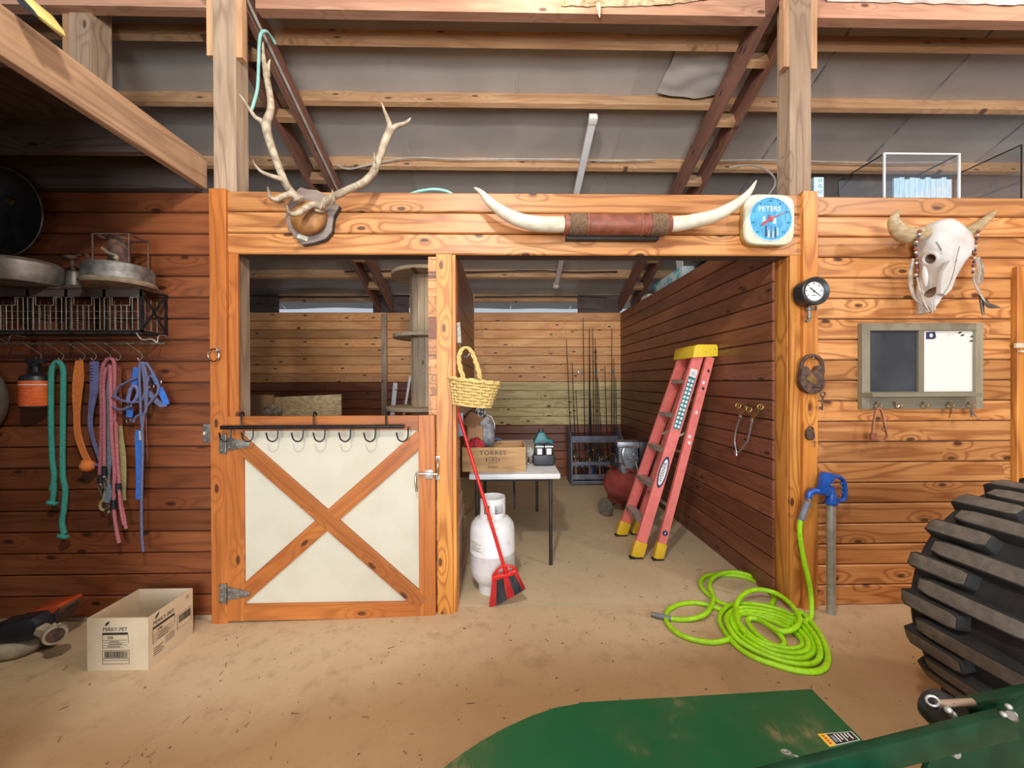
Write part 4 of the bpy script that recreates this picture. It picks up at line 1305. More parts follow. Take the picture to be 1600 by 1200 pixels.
# ---- square thermometer
tp = PY(1197, 346.5, -0.05)
th = thing('wall_thermometer', 'square cream thermometer with a round blue dial', 'thermometer', (tp.x, -0.05, tp.z - 0.16))
TR = Matrix.Rotation(0.02, 3, 'Y')


def rsq(hw, bulge, n=40, p=5.0):
    pts = []
    for i in range(n):
        a = 2 * math.pi * i / n
        c_, s_ = math.cos(a), math.sin(a)
        r_ = (abs(c_) ** p + abs(s_) ** p) ** (-1 / p)
        pts.append((hw * r_ * c_, hw * r_ * s_))
    return pts


def loft_rings(rings, cap=True):
    m_ = MB()
    n_ = len(rings[0])
    vs_ = [p for r_ in rings for p in r_]
    fs_ = [(j * n_ + i, j * n_ + (i + 1) % n_, (j + 1) * n_ + (i + 1) % n_, (j + 1) * n_ + i) for j in range(len(rings) - 1) for i in range(n_)]
    if cap:
        fs_ += [tuple(range(n_ - 1, -1, -1)), tuple((len(rings) - 1) * n_ + i for i in range(n_))]
    return m_.add(vs_, fs_)


def trng(hw, y, p=5.0):
    return [Vector((tp.x, 0, tp.z)) + TR @ Vector((a, 0, b)) + Vector((0, y, 0)) for a, b in rsq(hw, 0, p=p)]


loft_rings([trng(0.150, -0.021), trng(0.156, -0.03), trng(0.158, -0.07)]).build('case_side', 'ivory_edge', th, smooth=True)
loft_rings([trng(0.158, -0.0705), trng(0.154, -0.084), trng(0.145, -0.088)]).build('case_face', 'ivory', th, smooth=True)
fc = Vector((tp.x, -0.0885, tp.z))
MB().lathe([(0.137, -0.001), (0.137, 0.004), (0.131, 0.006), (0.131, -0.001)], fc, (0, -1, 0), 48).build('bezel', 'pale_blue', th, smooth=True)
MB().lathe([(0.132, -0.004), (0.132, 0.001), (0.0, 0.001)], fc, (0, -1, 0), 48).build('dial', 'dial_blue', th, smooth=True)
yy = fc.y - 0.0018
text('PETERS', 0.043, (tp.x - 0.004, yy, tp.z + 0.062), 'white_print', th, sx=1.0, spacing=1.05)
for i, tx in enumerate(('40', '20', '0', '20', '40', '60', '80', '100', '120')):
    a = math.radians(225 - i * 270 / 8)
    text(tx, 0.017, (tp.x + 0.113 * math.cos(a), yy, tp.z + 0.113 * math.sin(a)), 'navy_print', th, name='number')
# printed figure at the foot of the dial, as plain shapes
for i, (a, b, w, h, mt) in enumerate(((-0.055, -0.095, 0.012, 0.05, 'dial_blue'), (-0.036, -0.11, 0.016, 0.075, 'navy_print'), (-0.016, -0.115, 0.010, 0.05, 'pale_blue'), (-0.003, -0.118, 0.014, 0.085, 'bluegrey_cord'), (0.014, -0.116, 0.008, 0.045, 'white_print'),
                                     (0.024, -0.113, 0.014, 0.07, 'navy_print'), (0.040, -0.105, 0.010, 0.055, 'pale_blue'), (-0.048, -0.012, 0.016, 0.03, 'white_print'), (-0.02, 0.0, 0.03, 0.028, 'bluegrey_cord'), (0.016, -0.03, 0.02, 0.05, 'pale_blue'))):
    MB().prism([(tp.x + u, yy - 0.0002 * (i % 3), tp.z + v) for u, v in ((a, b), (a + w, b + 0.004), (a + w * 0.8, b + h), (a + w * 0.25, b + h * 0.9))], (0, 0.0004, 0)).build('dial_print', mt, th)
MB().prism([(tp.x + a, yy - 0.004, tp.z + b) for a, b in ((-0.062, -0.040), (-0.05, -0.022), (0.0, 0.006), (0.10, 0.047), (0.0, -0.006), (-0.052, -0.042))], (0, 0.0015, 0)).build('pointer', 'red_print', th)
MB().lathe([(0.014, 0), (0.014, 0.006), (0.008, 0.009), (0, 0.009)], (tp.x - 0.0, yy, tp.z), (0, -1, 0), 18).build('pointer_hub', 'red_print', th, smooth=True)

# ================================================================ RIGHT WALL ITEMS
# ---- pressure gauge
YG = -0.046
cg = PY(1266, 457, YG - 0.05)
cg.y = YG
pg = thing('pressure_gauge', 'round black pressure gauge with a white dial', 'gauge', (cg.x, YG, cg.z - 0.18))
MB().lathe([(0.070, 0.001), (0.080, 0.01), (0.080, 0.075), (0.086, 0.080), (0.086, 0.095), (0.080, 0.100), (0.062, 0.090), (0.058, 0.075)], cg, (0, -1, 0), 44, caps=False).build('housing', 'dark_tin', pg, smooth=True)
MB().lathe([(0.0595, 0.074), (0.0595, 0.079), (0.0, 0.079)], cg, (0, -1, 0), 40).build('dial', 'white_print', pg, smooth=True)
MB().ring(cg + Vector((0, -0.081, 0)), 0.061, 0.0035, (0, 1, 0), 40, 6).build('bezel_ring', 'zinc_dark', pg, smooth=True)
yd = cg.y - 0.0795
for i in range(7):
    a = math.radians(215 - i * 250 / 6)
    MB().obox((cg.x + 0.047 * math.cos(a), yd, cg.z + 0.047 * math.sin(a)), (0.009, 0.0006, 0.006), Matrix.Rotation(-a, 3, 'Y')).build('scale_mark', 'black_print', pg)
MB().prism([(cg.x + a, yd - 0.002, cg.z + b) for a, b in ((-0.028, 0.020), (-0.024, 0.026), (0.036, -0.022), (0.034, -0.026))], (0, 0.001, 0)).lathe([(0.006, 0), (0.006, 0.003), (0, 0.003)], (cg.x, yd, cg.z), (0, -1, 0), 12).build('needle', 'black_print', pg)
MB().obox((cg.x, yd, cg.z - 0.024), (0.03, 0.0006, 0.004)).build('maker_mark', 'black_print', pg)
zg = cg.z - 0.082
MB().lathe([(0.012, 0), (0.012, -0.012), (0.018, -0.014), (0.018, -0.026), (0.010, -0.03), (0.010, -0.06), (0.014, -0.062), (0.014, -0.076), (0.008, -0.08), (0, -0.08)], (cg.x, YG - 0.04, zg), (0, 0, 1), 14) \
    .tube([(cg.x - 0.0, YG - 0.04, zg - 0.02), (cg.x + 0.035, YG - 0.045, zg - 0.016)], 0.006, 8).ball((cg.x + 0.038, YG - 0.045, zg - 0.016), (0.006, 0.012, 0.014), 10, 6).build('stopcock', 'zinc_dark', pg, smooth=True)
MB().tube(smooth_path([(cg.x, YG - 0.04, zg - 0.07), (cg.x, YG - 0.04, zg - 0.085), (cg.x - 0.018, YG - 0.04, zg - 0.098)], 4), 0.009, 10).build('pipe_stub', 'zinc_dark', pg, smooth=True)

# ---- big padlock with key
YK = -0.05
pdl = thing('padlock', 'large rusty antique padlock with a hanging key', 'padlock', PY(1269, 615, YK))
body = [(1253, 578), (1255, 573), (1262, 572), (1266, 577), (1270, 581), (1275, 578), (1278, 572), (1284, 571), (1289, 576), (1288, 590), (1290, 600), (1285, 611), (1275, 616), (1265, 615), (1256, 608), (1251, 597), (1252, 588)]
MB().prism([PY(a, b, -0.082) for a, b in body], (0, 0.034, 0)).build('lock_body', 'rust', pdl, bev=0.004)
MB().tube(smooth_path([PY(a, b, -0.062) for a, b in ((1253, 584), (1252, 572), (1256, 562), (1264, 556.5), (1274, 556.5), (1282, 562), (1285, 573), (1285, 584))], 5), 0.0115, 10).build('shackle', 'rust', pdl, smooth=True)
MB().prism([PY(a, b, -0.0855) for a, b in ((1260, 592), (1268, 583), (1277, 592), (1275, 598), (1272, 601))], (0, 0.003, 0)).build('keyhole_cover', 'brass', pdl, bev=0.001)
MB().tube([PY(1272, 604, -0.088), PY(1283, 604, -0.088)], 0.005, 8).ring(PY(1284, 603, -0.09), 0.012, 0.0035, (1, 0.6, 0), 16, 6).build('lock_key', 'rust', pdl, smooth=True)
MB().ring(PY(1285.5, 616, -0.09), 0.014, 0.004, (0.1, 1, 0.2), 18, 6).tube([PY(1285.5, 620, -0.09), PY(1284.5, 641, -0.09)], 0.0045, 8).obox(PY(1281.5, 637.5, -0.09), (0.014, 0.004, 0.018)).build('hanging_key', 'rust', pdl, smooth=True)
MB().ball(PY(1270.5, 559, -0.078), 0.005, 10, 6).build('nail', 'galv', pdl, smooth=True)
# ---- small padlock
sdl = thing('padlock', 'small dark padlock nailed below the large rusty one', 'padlock', PY(1268, 688, YK))
MB().prism([PY(a, b, -0.068) for a, b in ((1261, 675), (1263, 671), (1270, 671), (1273, 676), (1274, 683), (1271, 688), (1265, 688), (1261, 684))], (0, 0.018, 0)).build('lock_body', 'rust', sdl, bev=0.002)
MB().tube(smooth_path([PY(a, b, -0.06) for a, b in ((1263, 674), (1263.5, 669), (1267, 667), (1270, 669), (1271, 674))], 4), 0.005, 8).build('shackle', 'rust', sdl, smooth=True)
MB().ring(PY(1273.5, 691, -0.066), 0.006, 0.002, (0, 1, 0), 12, 6).tube([PY(1273.5, 692.5, -0.066), PY(1272.5, 699, -0.066)], 0.0022, 6).build('hanging_key', 'rust', sdl, smooth=True)

# ---- bison skull
sk = thing('bison_skull', 'white bison skull with curved tan horns and hanging feathers', 'skull', PY(1462, 488, -0.05))
rowsS = [(341, 1476, 1492, 0.10), (344, 1458, 1502, 0.12), (350, 1450, 1507, 0.14), (358, 1442, 1514, 0.155), (368, 1437, 1523, 0.165), (380, 1437, 1524, 0.175), (392, 1440, 1523, 0.18), (402, 1444, 1517, 0.185),
         (412, 1446, 1505, 0.185), (424, 1446, 1499, 0.175), (436, 1443, 1494, 0.165), (448, 1441, 1488, 0.15), (460, 1442, 1480, 0.135), (472, 1445, 1472, 0.135), (482, 1447, 1464, 0.12), (488, 1450, 1459, 0.10)]
rings_ = []
NSK = 20
for (py, x0, x1, dep) in rowsS:
    a, b = PY(x0, py, -0.09), PY(x1, py, -0.15)
    cx, hw = (a.x + b.x) / 2, (b.x - a.x) / 2
    ring = []
    for i in range(NSK):
        t = 2 * math.pi * i / NSK
        s_ = math.sin(t)
        front = dep - 0.055
        y_ = -0.075 - (front if s_ > 0 else 0.045) * (abs(s_) ** 0.55) * (1 if s_ > 0 else -1)
        ring.append(Vector((cx + hw * (abs(math.cos(t)) ** 0.85) * (1 if math.cos(t) > 0 else -1) + 0.0 * s_, y_ - 0.0, PY(x0, py, -0.12).z)))
    rings_.append(ring)
so = loft_rings(rings_).build('skull_tmp', ['bone', 'bone_in'], None, smooth=True)


def carve(o, cutters):
    """real hollows: ellipsoids cut out of the bone, their walls take the inner bone colour"""
    bpy.context.view_layer.update()
    for (cc, rr, rt) in cutters:
        co = MB().ball(cc, rr, 16, 10, rt).build('cutter_tmp', ['bone_in'], None, smooth=True)
        md = o.modifiers.new('cut', 'BOOLEAN')
        md.operation = 'DIFFERENCE'
        md.solver = 'EXACT'
        md.material_mode = 'TRANSFER'
        md.object = co
        me = bpy.data.meshes.new_from_object(o.evaluated_get(bpy.context.evaluated_depsgraph_get()))
        o.modifiers.clear()
        old = o.data
        o.data = me
        bpy.data.meshes.remove(old)
        bpy.data.objects.remove(co)
        o.data.shade_smooth()
        o.data.set_sharp_from_angle(angle=math.radians(45))


xL = lambda py: PY([r for r in rowsS if r[0] >= py][0][1], py, -0.09).x
zR = lambda py: PY(1450, py, -0.12).z
eye = Vector((xL(402) + 0.004, -0.118, zR(404)))
carve(so, [(eye, (0.052, 0.036, 0.034), Matrix.Rotation(-0.4, 3, 'Y')),
           (PY(1511, 398, -0.16), (0.022, 0.04, 0.028), None),
           (PY(1460, 467, -0.175), (0.027, 0.10, 0.088), Matrix.Rotation(0.40, 3, 'Y'))])
rim_ = [eye + Vector((0.004 - 0.010 * math.sin(2 * math.pi * i / 20), 0.040 * math.cos(2 * math.pi * i / 20), 0.037 * math.sin(2 * math.pi * i / 20))) for i in range(20)]
MB().tube(rim_, [0.008 + 0.004 * max(0.0, math.sin(2 * math.pi * i / 20)) for i in range(20)], 8, closed=True).build('eye_socket_rim', 'bone', sk, smooth=True)
so.name = 'cranium'
so.data.name = 'cranium'
adopt(so, sk)
# nasal bone and ridges
MB().prism([PY(a, b, -0.222) for a, b in ((1486, 406), (1494, 410), (1500, 404), (1503, 410), (1497, 428), (1488, 452), (1478, 462), (1470, 458), (1471, 440), (1474, 424))], (0, 0.03, 0)).build('nasal_bone', 'bone', sk, bev=0.008)
MB().tube(smooth_path([PY(a, b, -0.2225) for a, b in ((1499, 385), (1494, 405), (1490, 425), (1483, 445), (1473, 461))], 5), 0.0018, 6).build('suture_line', 'bone_in', sk, smooth=True)
MB().tube(smooth_path([PY(a, b, -0.2) for a, b in ((1462, 378), (1466, 383), (1471, 392))], 5), [0.001] + [0.003] * 9 + [0.001], 6).build('bone_slit', 'bone_in', sk, smooth=True)
for k_, (a, b, c2, d2) in enumerate(((1455, 470, 1457, 487), (1460, 468, 1461, 485))):
    MB().tube([PY(a, b, -0.185), PY(c2, d2, -0.175)], 0.004, 8).build('nose_spur', 'bone', sk, smooth=True)
MB().ball(PY(1445, 432, -0.16), (0.014, 0.016, 0.065), 12, 8, Matrix.Rotation(-0.1, 3, 'Y')).build('cheek_ridge', 'bone', sk, smooth=True)
for pts, rs, ys in ((((1446, 364), (1432, 367), (1417, 368), (1404, 360), (1397, 346), (1400, 335), (1408, 328)), (0.036, 0.046, 0.047, 0.042, 0.032, 0.018, 0.004), (-0.12, -0.16, -0.2)),
                    (((1510, 363), (1522, 358), (1534, 349), (1546, 339), (1555, 329)), (0.036, 0.034, 0.028, 0.021, 0.008), (-0.11, -0.07, -0.03))):
    P_ = [PY(a, b, y) for (a, b), y in zip(pts, lerp_list(ys, len(pts)))]
    s_ = smooth_path(P_, 6)
    MB().tube(s_, lerp_list(rs, len(s_)), 14).build('horn', 'horn', sk, smooth=True)
# bead strings and feathers
for pts, y_ in ((((1438, 358), (1436, 368), (1432, 378), (1431, 392), (1432, 405), (1432, 420), (1431, 434)), -0.2), (((1529, 358), (1527, 370), (1524, 385), (1523, 400), (1521, 415), (1520, 427)), -0.14)):
    s_ = smooth_path([PY(a, b, y_) for a, b in pts], 5)
    MB().tube(s_, 0.0022, 6).build('cord', 'leather', sk, smooth=True)
    for i, p in enumerate(s_[2::2]):
        MB().ball(p, 0.0075 if i % 3 else 0.0105, 8, 6).build('bead', ('leather', 'bone', 'navy_print')[i % 3], sk, smooth=True)


def feather(pts, w, y, mt, nm='feather'):
    s_ = smooth_path([PY(a, b, y) for a, b in pts], 5)
    n_ = len(s_)
    ws_ = [w * (0.25 + 0.95 * math.sin(math.pi * min(1, 0.12 + 0.80 * i / (n_ - 1))) ** 0.8) for i in range(n_)]
    MB().ribbon(s_, ws_, 0.0015, (1, 0.2, 0)).build(nm, mt, sk, smooth=True)
    MB().tube(s_, 0.0018, 5).build('quill', 'bone', sk, smooth=True)


feather([(1427, 404), (1423, 425), (1424, 448), (1430, 466), (1440, 475)], 0.03, -0.205, 'feather')
feather([(1433, 434), (1437, 452), (1444, 472), (1452, 487)], 0.018, -0.215, 'feather')
feather([(1443, 474), (1449, 481), (1455, 489)], 0.022, -0.212, 'feather_dark')
feather([(1527, 402), (1532, 418), (1530, 436), (1527, 444)], 0.055, -0.14, 'feather')
feather([(1521, 428), (1523, 442), (1530, 456), (1539, 471)], 0.022, -0.145, 'feather')
feather([(1538, 470), (1546, 476), (1561, 479)], 0.055, -0.14, 'feather_dark')
feather([(1531, 460), (1534, 474), (1536, 493)], 0.03, -0.135, 'feather_dark')

# ---- chalkboard organiser
kb = thing('memo_board', 'grey wooden memo board with chalkboard, white panel and key shelf', 'memo board', PY(1440, 640, -0.03))
YB = -0.035
fx = lambda p: PY(p, 560, YB).x
fz = lambda p: PY(1440, p, YB).z
vboard('stile', fx(1347.5), fx(1360), YB, -0.001, fz(639), fz(504.5), 'grey_wood', kb, 0.002)
vboard('stile', fx(1525), fx(1537), YB, -0.001, fz(639), fz(504.5), 'grey_wood', kb, 0.002)
hboard('rail', fx(1360), fx(1525), YB, -0.001, fz(516.5), fz(504.5), 'grey_wood', kb, 0.002)
hboard('rail', fx(1360), fx(1525), YB, -0.001, fz(639), fz(612), 'grey_wood', kb, 0.002)
vboard('centre_stile', fx(1437), fx(1445.5), YB + 0.004, -0.001, fz(612), fz(516.5), 'grey_wood', kb, 0.002)
MB().box(fx(1359), fx(1438), -0.016, -0.002, fz(613), fz(516)).build('chalkboard', 'chalk', kb)
MB().box(fx(1445), fx(1526), -0.016, -0.002, fz(613), fz(516)).build('white_panel', 'board_white', kb)
zs_ = PY(1440, 617, YB - 0.08).z
hboard('shelf', PY(1362, 617, YB - 0.07).x, PY(1533, 617, YB - 0.07).x, YB - 0.075, YB - 0.0005, zs_ - 0.012, zs_ + 0.012, 'grey_wood', kb, 0.002)
MB().prism([PY(a, b, -0.0172) for a, b in ((1447, 519), (1461, 518), (1463, 527), (1459, 530), (1447, 530))], (0, 0.001, 0)).build('sticker', 'navy_print', kb)
MB().ball(PY(1455, 524, -0.0174), (0.011, 0.0008, 0.013), 12, 6).build('sticker_spot', 'white_print', kb)
for a, b in ((1500, 520), (1504, 524), (1519, 526), (1518, 533)):
    MB().prism([PY(a - 4, b + 1, -0.0172), PY(a, b - 2, -0.0172), PY(a + 4, b - 1, -0.0172), PY(a, b + 1.2, -0.0172)], (0, 0.001, 0)).build('sticker', 'black_print', kb)
hooks = []
for hx in (1372, 1404, 1445, 1485, 1517):
    P_ = [PY(hx - 2, 629, YB - 0.001), PY(hx - 2, 629, YB - 0.012), PY(hx - 4, 634, YB - 0.02), PY(hx, 638, YB - 0.024), PY(hx + 5, 635, YB - 0.026), PY(hx + 6, 630.5, YB - 0.026)]
    MB().tube(smooth_path(P_, 4), 0.003, 8).build('cup_hook', 'brass', kb, smooth=True)
ls = thing('leather_strap', 'buckled pinkish leather strap hanging from the memo board', 'strap', PY(1372, 691, -0.06))
s_ = smooth_path([PY(a, b, -0.066) for a, b in ((1363, 678), (1364, 665), (1367, 648), (1370, 639), (1373, 637), (1377, 642), (1381, 658), (1384, 672), (1386, 682), (1380, 688), (1372, 688))], 5)
MB().ribbon(s_, 0.022, 0.005, (0.35, 1, 0.1)).build('strap_loop', 'strap_leather', ls, smooth=True)
MB().obox(PY(1364, 682, -0.068), (0.035, 0.02, 0.045)).build('buckle_end', 'leather', ls, bev=0.003)
MB().ring(PY(1382, 670, -0.068), 0.014, 0.003, (0.2, 1, 0), 14, 6).build('keeper_ring', 'rust', ls, smooth=True)
for nm, lab, pts in (('key_bunch', 'brass key hanging straight from the memo board hook', ((1486, 640, 1483, 653), (1486, 640, 1487, 647))),
                     ('key_bunch', 'dark splayed keys on the last memo board hook', ((1518, 641, 1516, 652), (1518, 641, 1520, 652), (1518, 641, 1526, 652)))):
    kk = thing(nm, lab, 'keys', PY(pts[0][2], 654, -0.065))
    MB().ring(PY(pts[0][0], pts[0][1] - 2, -0.063), 0.010, 0.0018, (0.3, 1, 0), 14, 6).build('key_ring', 'zinc_dark', kk, smooth=True)
    for i, (a, b, c2, d2) in enumerate(pts):
        p, q2 = PY(a, b + 1, -0.064 - 0.003 * i), PY(c2, d2, -0.064 - 0.003 * i)
        MB().bar(p, q2, 0.007, 0.002, (0, 1, 0)).lathe([(0.0, 0), (0.011, 0), (0.011, 0.002), (0.0, 0.002)], p, (0, 1, 0), 14).build('key', 'brass' if len(pts) == 2 else 'zinc_dark', kk)
bk = MB().tube(smooth_path([PY(1399, 631, -0.064), PY(1402, 628, -0.066), PY(1405, 632, -0.066), PY(1403, 637, -0.066)], 4), 0.003, 6).ball(PY(1400, 630, -0.064), 0.006, 8, 6).build('snap_hook', 'chrome', None, smooth=True)
tag(bk, 'small steel snap hook on the second memo board hook', 'hook')

# ---- yard hydrant
hb = PZ(1298.5, 959, 0.0)
YHY = hb.y
hy = thing('yard_hydrant', 'blue handled yard hydrant on a galvanised standpipe', 'hydrant', hb)
ht = PY(1297.5, 783, YHY).z
q = lambda a, b, y=YHY: PY(a, b, y)
MB().lathe([(0.0235, -0.02), (0.0235, 0.55), (0.025, 0.55), (0.025, 0.58), (0.0235, 0.58), (0.0235, ht)], hb, n=20).build('standpipe', 'galv', hy, smooth=True)
MB().lathe([(0.034, -0.02), (0.036, -0.015), (0.036, 0.0), (0.028, 0.004), (0.028, 0.04), (0.020, 0.06), (0.02, 0.09)], (hb.x, YHY, ht), n=20).build('collar', 'hydrant', hy, smooth=True)
MB().prism([q(a, b, YHY - 0.022) for a, b in ((1288, 743), (1292, 739), (1303, 740), (1306, 747), (1302, 757), (1301, 770), (1304, 776), (1293, 776), (1283, 768), (1285, 758))], (0, 0.044, 0)).build('head_casting', 'hydrant', hy, bev=0.006)
MB().tube(smooth_path([q(1293, 770), q(1280, 767.5), q(1270, 768), q(1264, 773), q(1263, 779)], 5), [0.019] * 12 + [0.017] * 9, 14).build('spout', 'hydrant', hy, smooth=True)
loop = [(1300, 744), (1310, 745), (1317, 750), (1320, 760), (1320, 774), (1317, 781), (1310, 782), (1304, 778)]
MB().tube(smooth_path([q(a, b) for a, b in loop], 4), 0.0125, 10, flat=1.25).build('lever_handle', 'hydrant', hy, smooth=True)
for a, b in ((1315, 756), (1316.3, 763), (1316.3, 770)):
    MB().ball(q(a, b), 0.009, 8, 6).build('finger_ridge', 'hydrant', hy, smooth=True)
MB().ball(q(1299.5, 758, YHY - 0.024), (0.012, 0.012, 0.012), 10, 6).build('pivot_bolt', 'zinc_dark', hy, smooth=True)
MB().lathe([(0.024, 0), (0.024, 0.008), (0.019, 0.01)], q(1263, 781), (0.1, 0, 1), 16).build('spout_ring', 'zinc_dark', hy, smooth=True)

# ---- garden hose
hs = thing('garden_hose', 'lime green garden hose coiled on the floor from the hydrant', 'hose', PZ(1200, 1000, 0))
g0 = q(1262, 784)
MB().tube(smooth_path([g0, q(1258, 794), q(1254, 806), q(1251, 813)], 4), [0.021, 0.022, 0.022, 0.02, 0.019, 0.018, 0.018, 0.019, 0.020, 0.021, 0.019, 0.018, 0.016], 14).build('grip_sleeve', 'grip', hs, smooth=True)
HR = 0.0142


def zh(pts, lift=None):
    out_ = []
    for i, p in enumerate(pts):
        z = 0.013 + (lift[i] if lift else 0.0)
        out_.append(PZ(1010 + p[0] / 5.3333, 880 + p[1] / 5.3333, z))
    return out_


drop = [q(1251, 811), q(1249.5, 825), q(1251, 845), q(1256, 875), q(1263, 905, YHY - 0.01), q(1267, 930, YHY - 0.01)]
outer = [(1290, 410), (1380, 500), (1465, 630), (1512, 770), (1490, 865), (1400, 903), (1250, 893), (1080, 848), (900, 785), (760, 698), (665, 590), (612, 490), (625, 412), (690, 355), (800, 338), (950, 350), (1100, 385), (1240, 440)]
inner = [(1180, 545), (1250, 590), (1300, 650), (1285, 700), (1190, 715), (1100, 700), (1000, 675), (900, 625), (810, 545), (765, 478), (770, 440), (800, 425), (860, 425), (930, 440), (1000, 462), (1060, 485), (1120, 510), (1160, 530)]
segs = [drop + zh([(1375, 420), (1350, 465), (1290, 500)], [0.02, 0.0, 0.0])]
MB_h = MB()
MB_h.tube(smooth_path(segs[0], 6), HR * 1.0, 10)
loops = []
for i in range(5):
    t0 = i / 4.0
    pts, lift = [], []
    for j in range(len(outer)):
        t = min(1.0, (i + j / len(outer)) / 4.0) if i < 4 else 1.0
        t = t0 if i == 0 else t
        t = max(t, 0.30) if i > 0 else 0.0
        if i == 1:
            t = 0.28
        elif i == 2:
            t = 0.52
        elif i == 3:
            t = 0.76
        elif i == 4:
            t = 1.0
        pts.append((outer[j][0] * (1 - t) + inner[j][0] * t + (8 if (i % 2 and 3 < j < 9) else 0), outer[j][1] * (1 - t) + inner[j][1] * t))
        lift.append(0.018 * (i % 2) * max(0.0, math.sin(j * 0.8)) + (0.012 if i in (1, 2) and 9 < j < 15 else 0.0))
    MB_h.tube(smooth_path(zh(pts, lift), 5, closed=True), HR, 10, closed=True)
raised = [(745, 370), (770, 300), (830, 245), (900, 222), (980, 222), (1090, 255), (1190, 330), (1260, 420), (1275, 480), (1240, 535), (1170, 565), (1090, 555), (1000, 505), (930, 470), (870, 458), (845, 480), (860, 520), (930, 600), (1010, 660), (1080, 690), (1135, 690), (1145, 650), (1100, 585), (1010, 510)]
lf = [0.03, 0.05, 0.06, 0.06, 0.06, 0.055, 0.05, 0.045, 0.04, 0.04, 0.035, 0.03, 0.025, 0.01, 0.01, 0.0, 0.0, 0.0, 0, 0, 0, 0, 0.01, 0.02]
MB_h.tube(smooth_path(zh([(830, 590), (780, 530), (755, 450)] + raised, [0.02, 0.025, 0.03] + lf), 5), HR, 10)
MB_h.tube(smooth_path(zh([(1035, 350), (1065, 300), (1040, 245), (960, 180), (850, 128), (740, 102), (620, 95), (530, 98), (465, 128), (452, 185), (500, 250), (590, 315), (690, 360)], None), 5), HR, 10)
MB_h.tube(smooth_path(zh([(1130, 275), (1060, 215), (960, 150), (850, 98), (730, 74), (610, 90), (535, 145), (528, 205), (555, 270), (548, 340), (500, 415), (410, 457), (300, 470), (200, 464)], [0.0, 0.0, 0.01, 0.02, 0.02, 0.02, 0.02, 0.025, 0.015, 0.012, 0.02, 0.01, 0.0, 0.0]), 5), HR, 10)
MB_h.tube(smooth_path(zh([(640, 395), (570, 370), (500, 347), (400, 330), (280, 342), (190, 385), (163, 435), (172, 495), (240, 570), (340, 622), (450, 650), (560, 660), (650, 645), (720, 622)], None), 5), HR, 10)
MB_h.build('hose_tube', 'hose', hs, smooth=True)
e = zh([(205, 464), (140, 448), (70, 432), (40, 424)], [0.003, 0.004, 0.006, 0.006])
MB().tube(smooth_path(e[:3], 4), 0.0155, 12).build('end_sleeve', 'grip', hs, smooth=True)
MB().tube(e[2:], 0.0125, 12).build('end_coupling', 'zinc_dark', hs, smooth=True)

# ================================================================ STALL CONTENTS
# ---- stepladder leaning folded against the side wall
ld = thing('stepladder', 'coral fibreglass stepladder folded against the brown side wall', 'ladder', (1.2, 0.9, 0))
bN, bF = Vector((1.085, 0.70, 0.0)), Vector((1.10, 1.19, 0.0))
tN, tF = Vector((1.665, 0.80, 1.71)), Vector((1.665, 1.09, 1.71))
rbN, rbF = Vector((1.25, 0.665, 0.0)), Vector((1.25, 1.22, 0.0))
rtN, rtF = Vector((1.745, 0.775, 1.66)), Vector((1.745, 1.10, 1.66))


def rail(a, b, w, t, inward, nm, mt='ladder'):
    """channel: web faces along y, two flanges turned inward"""
    d = (b - a).normalized()
    yv = Vector((0, 1, 0))
    yv = (yv - d * yv.dot(d)).normalized()
    s_ = d.cross(yv).normalized()
    R_ = Matrix((d, s_, yv)).transposed()
    m_ = MB()
    ln = (b - a).length
    c_ = (a + b) / 2
    m_.obox(c_, (ln, w, 0.005), R_)
    for sg in (-1, 1):
        m_.obox(c_ + s_ * (sg * (w / 2 - 0.0025)) + yv * (inward * t / 2), (ln, 0.005, t), R_)
    return m_.build(nm, mt, ld)


shoe = 0.055
for a, b, w, inw in ((bN, tN, 0.088, 1), (bF, tF, 0.088, -1), (rbN, rtN, 0.066, 1), (rbF, rtF, 0.066, -1)):
    dd = (b - a).normalized()
    rail(a + dd * 0.05, b, w, 0.028, inw, 'side_rail')
    s_ = dd.cross(Vector((0, 1, 0))).normalized()
    R_ = Matrix((dd, s_, dd.cross(s_))).transposed()
    base = Vector((a.x, a.y, 0.0))
    f_ = MB().obox(base + dd * 0.075 + Vector((0, 0.01 * inw, 0)), (0.13, w + 0.012, 0.042), R_).build('foot', 'yellow', ld, bev=0.004)
    MB().obox(base + Vector((0, 0.01 * inw, 0.008)), (w + 0.02, 0.05, 0.014)).build('rubber_pad', 'rubber', f_, bev=0.003)
for i, z in enumerate((0.29, 0.585, 0.88, 1.175, 1.47)):
    t = z / 1.71
    a, b = bN.lerp(tN, t), bF.lerp(tF, t)
    MB().box(a.x - 0.045, a.x + 0.04, a.y + 0.004, b.y - 0.004, z - 0.004, z).box(a.x - 0.045, a.x - 0.041, a.y + 0.004, b.y - 0.004, z - 0.032, z).build('tread', 'alu', ld, bev=0.0015)
for z in (0.42, 0.86, 1.30):
    t = z / 1.66
    a, b = rbN.lerp(rtN, t), rbF.lerp(rtF, t)
    MB().box(a.x - 0.015, a.x + 0.015, a.y, b.y, z - 0.012, z).build('rear_brace', 'alu', ld, bev=0.001)
for yy, sg in ((0.80, -1), (1.05, 1)):
    MB().bar((1.44, yy, 0.98), (1.58, yy, 1.03), 0.004, 0.02, (0, 0, 1)).build('spreader', 'alu', ld)
capm = MB()
capm.prism([(1.585, 0.755, 1.655), (1.60, 0.755, 1.745), (1.625, 0.755, 1.765), (1.80 - 0.012, 0.755, 1.765), (1.797, 0.755, 1.74), (1.797, 0.755, 1.665)], (0, 0.385, 0))
capm.build('top_cap', 'ladder_yellow', ld, bev=0.006)
# printed labels on the near rail
dN = (tN - bN).normalized()
sN = dN.cross(Vector((0, 1, 0))).normalized()
if sN.x < 0:
    sN = -sN


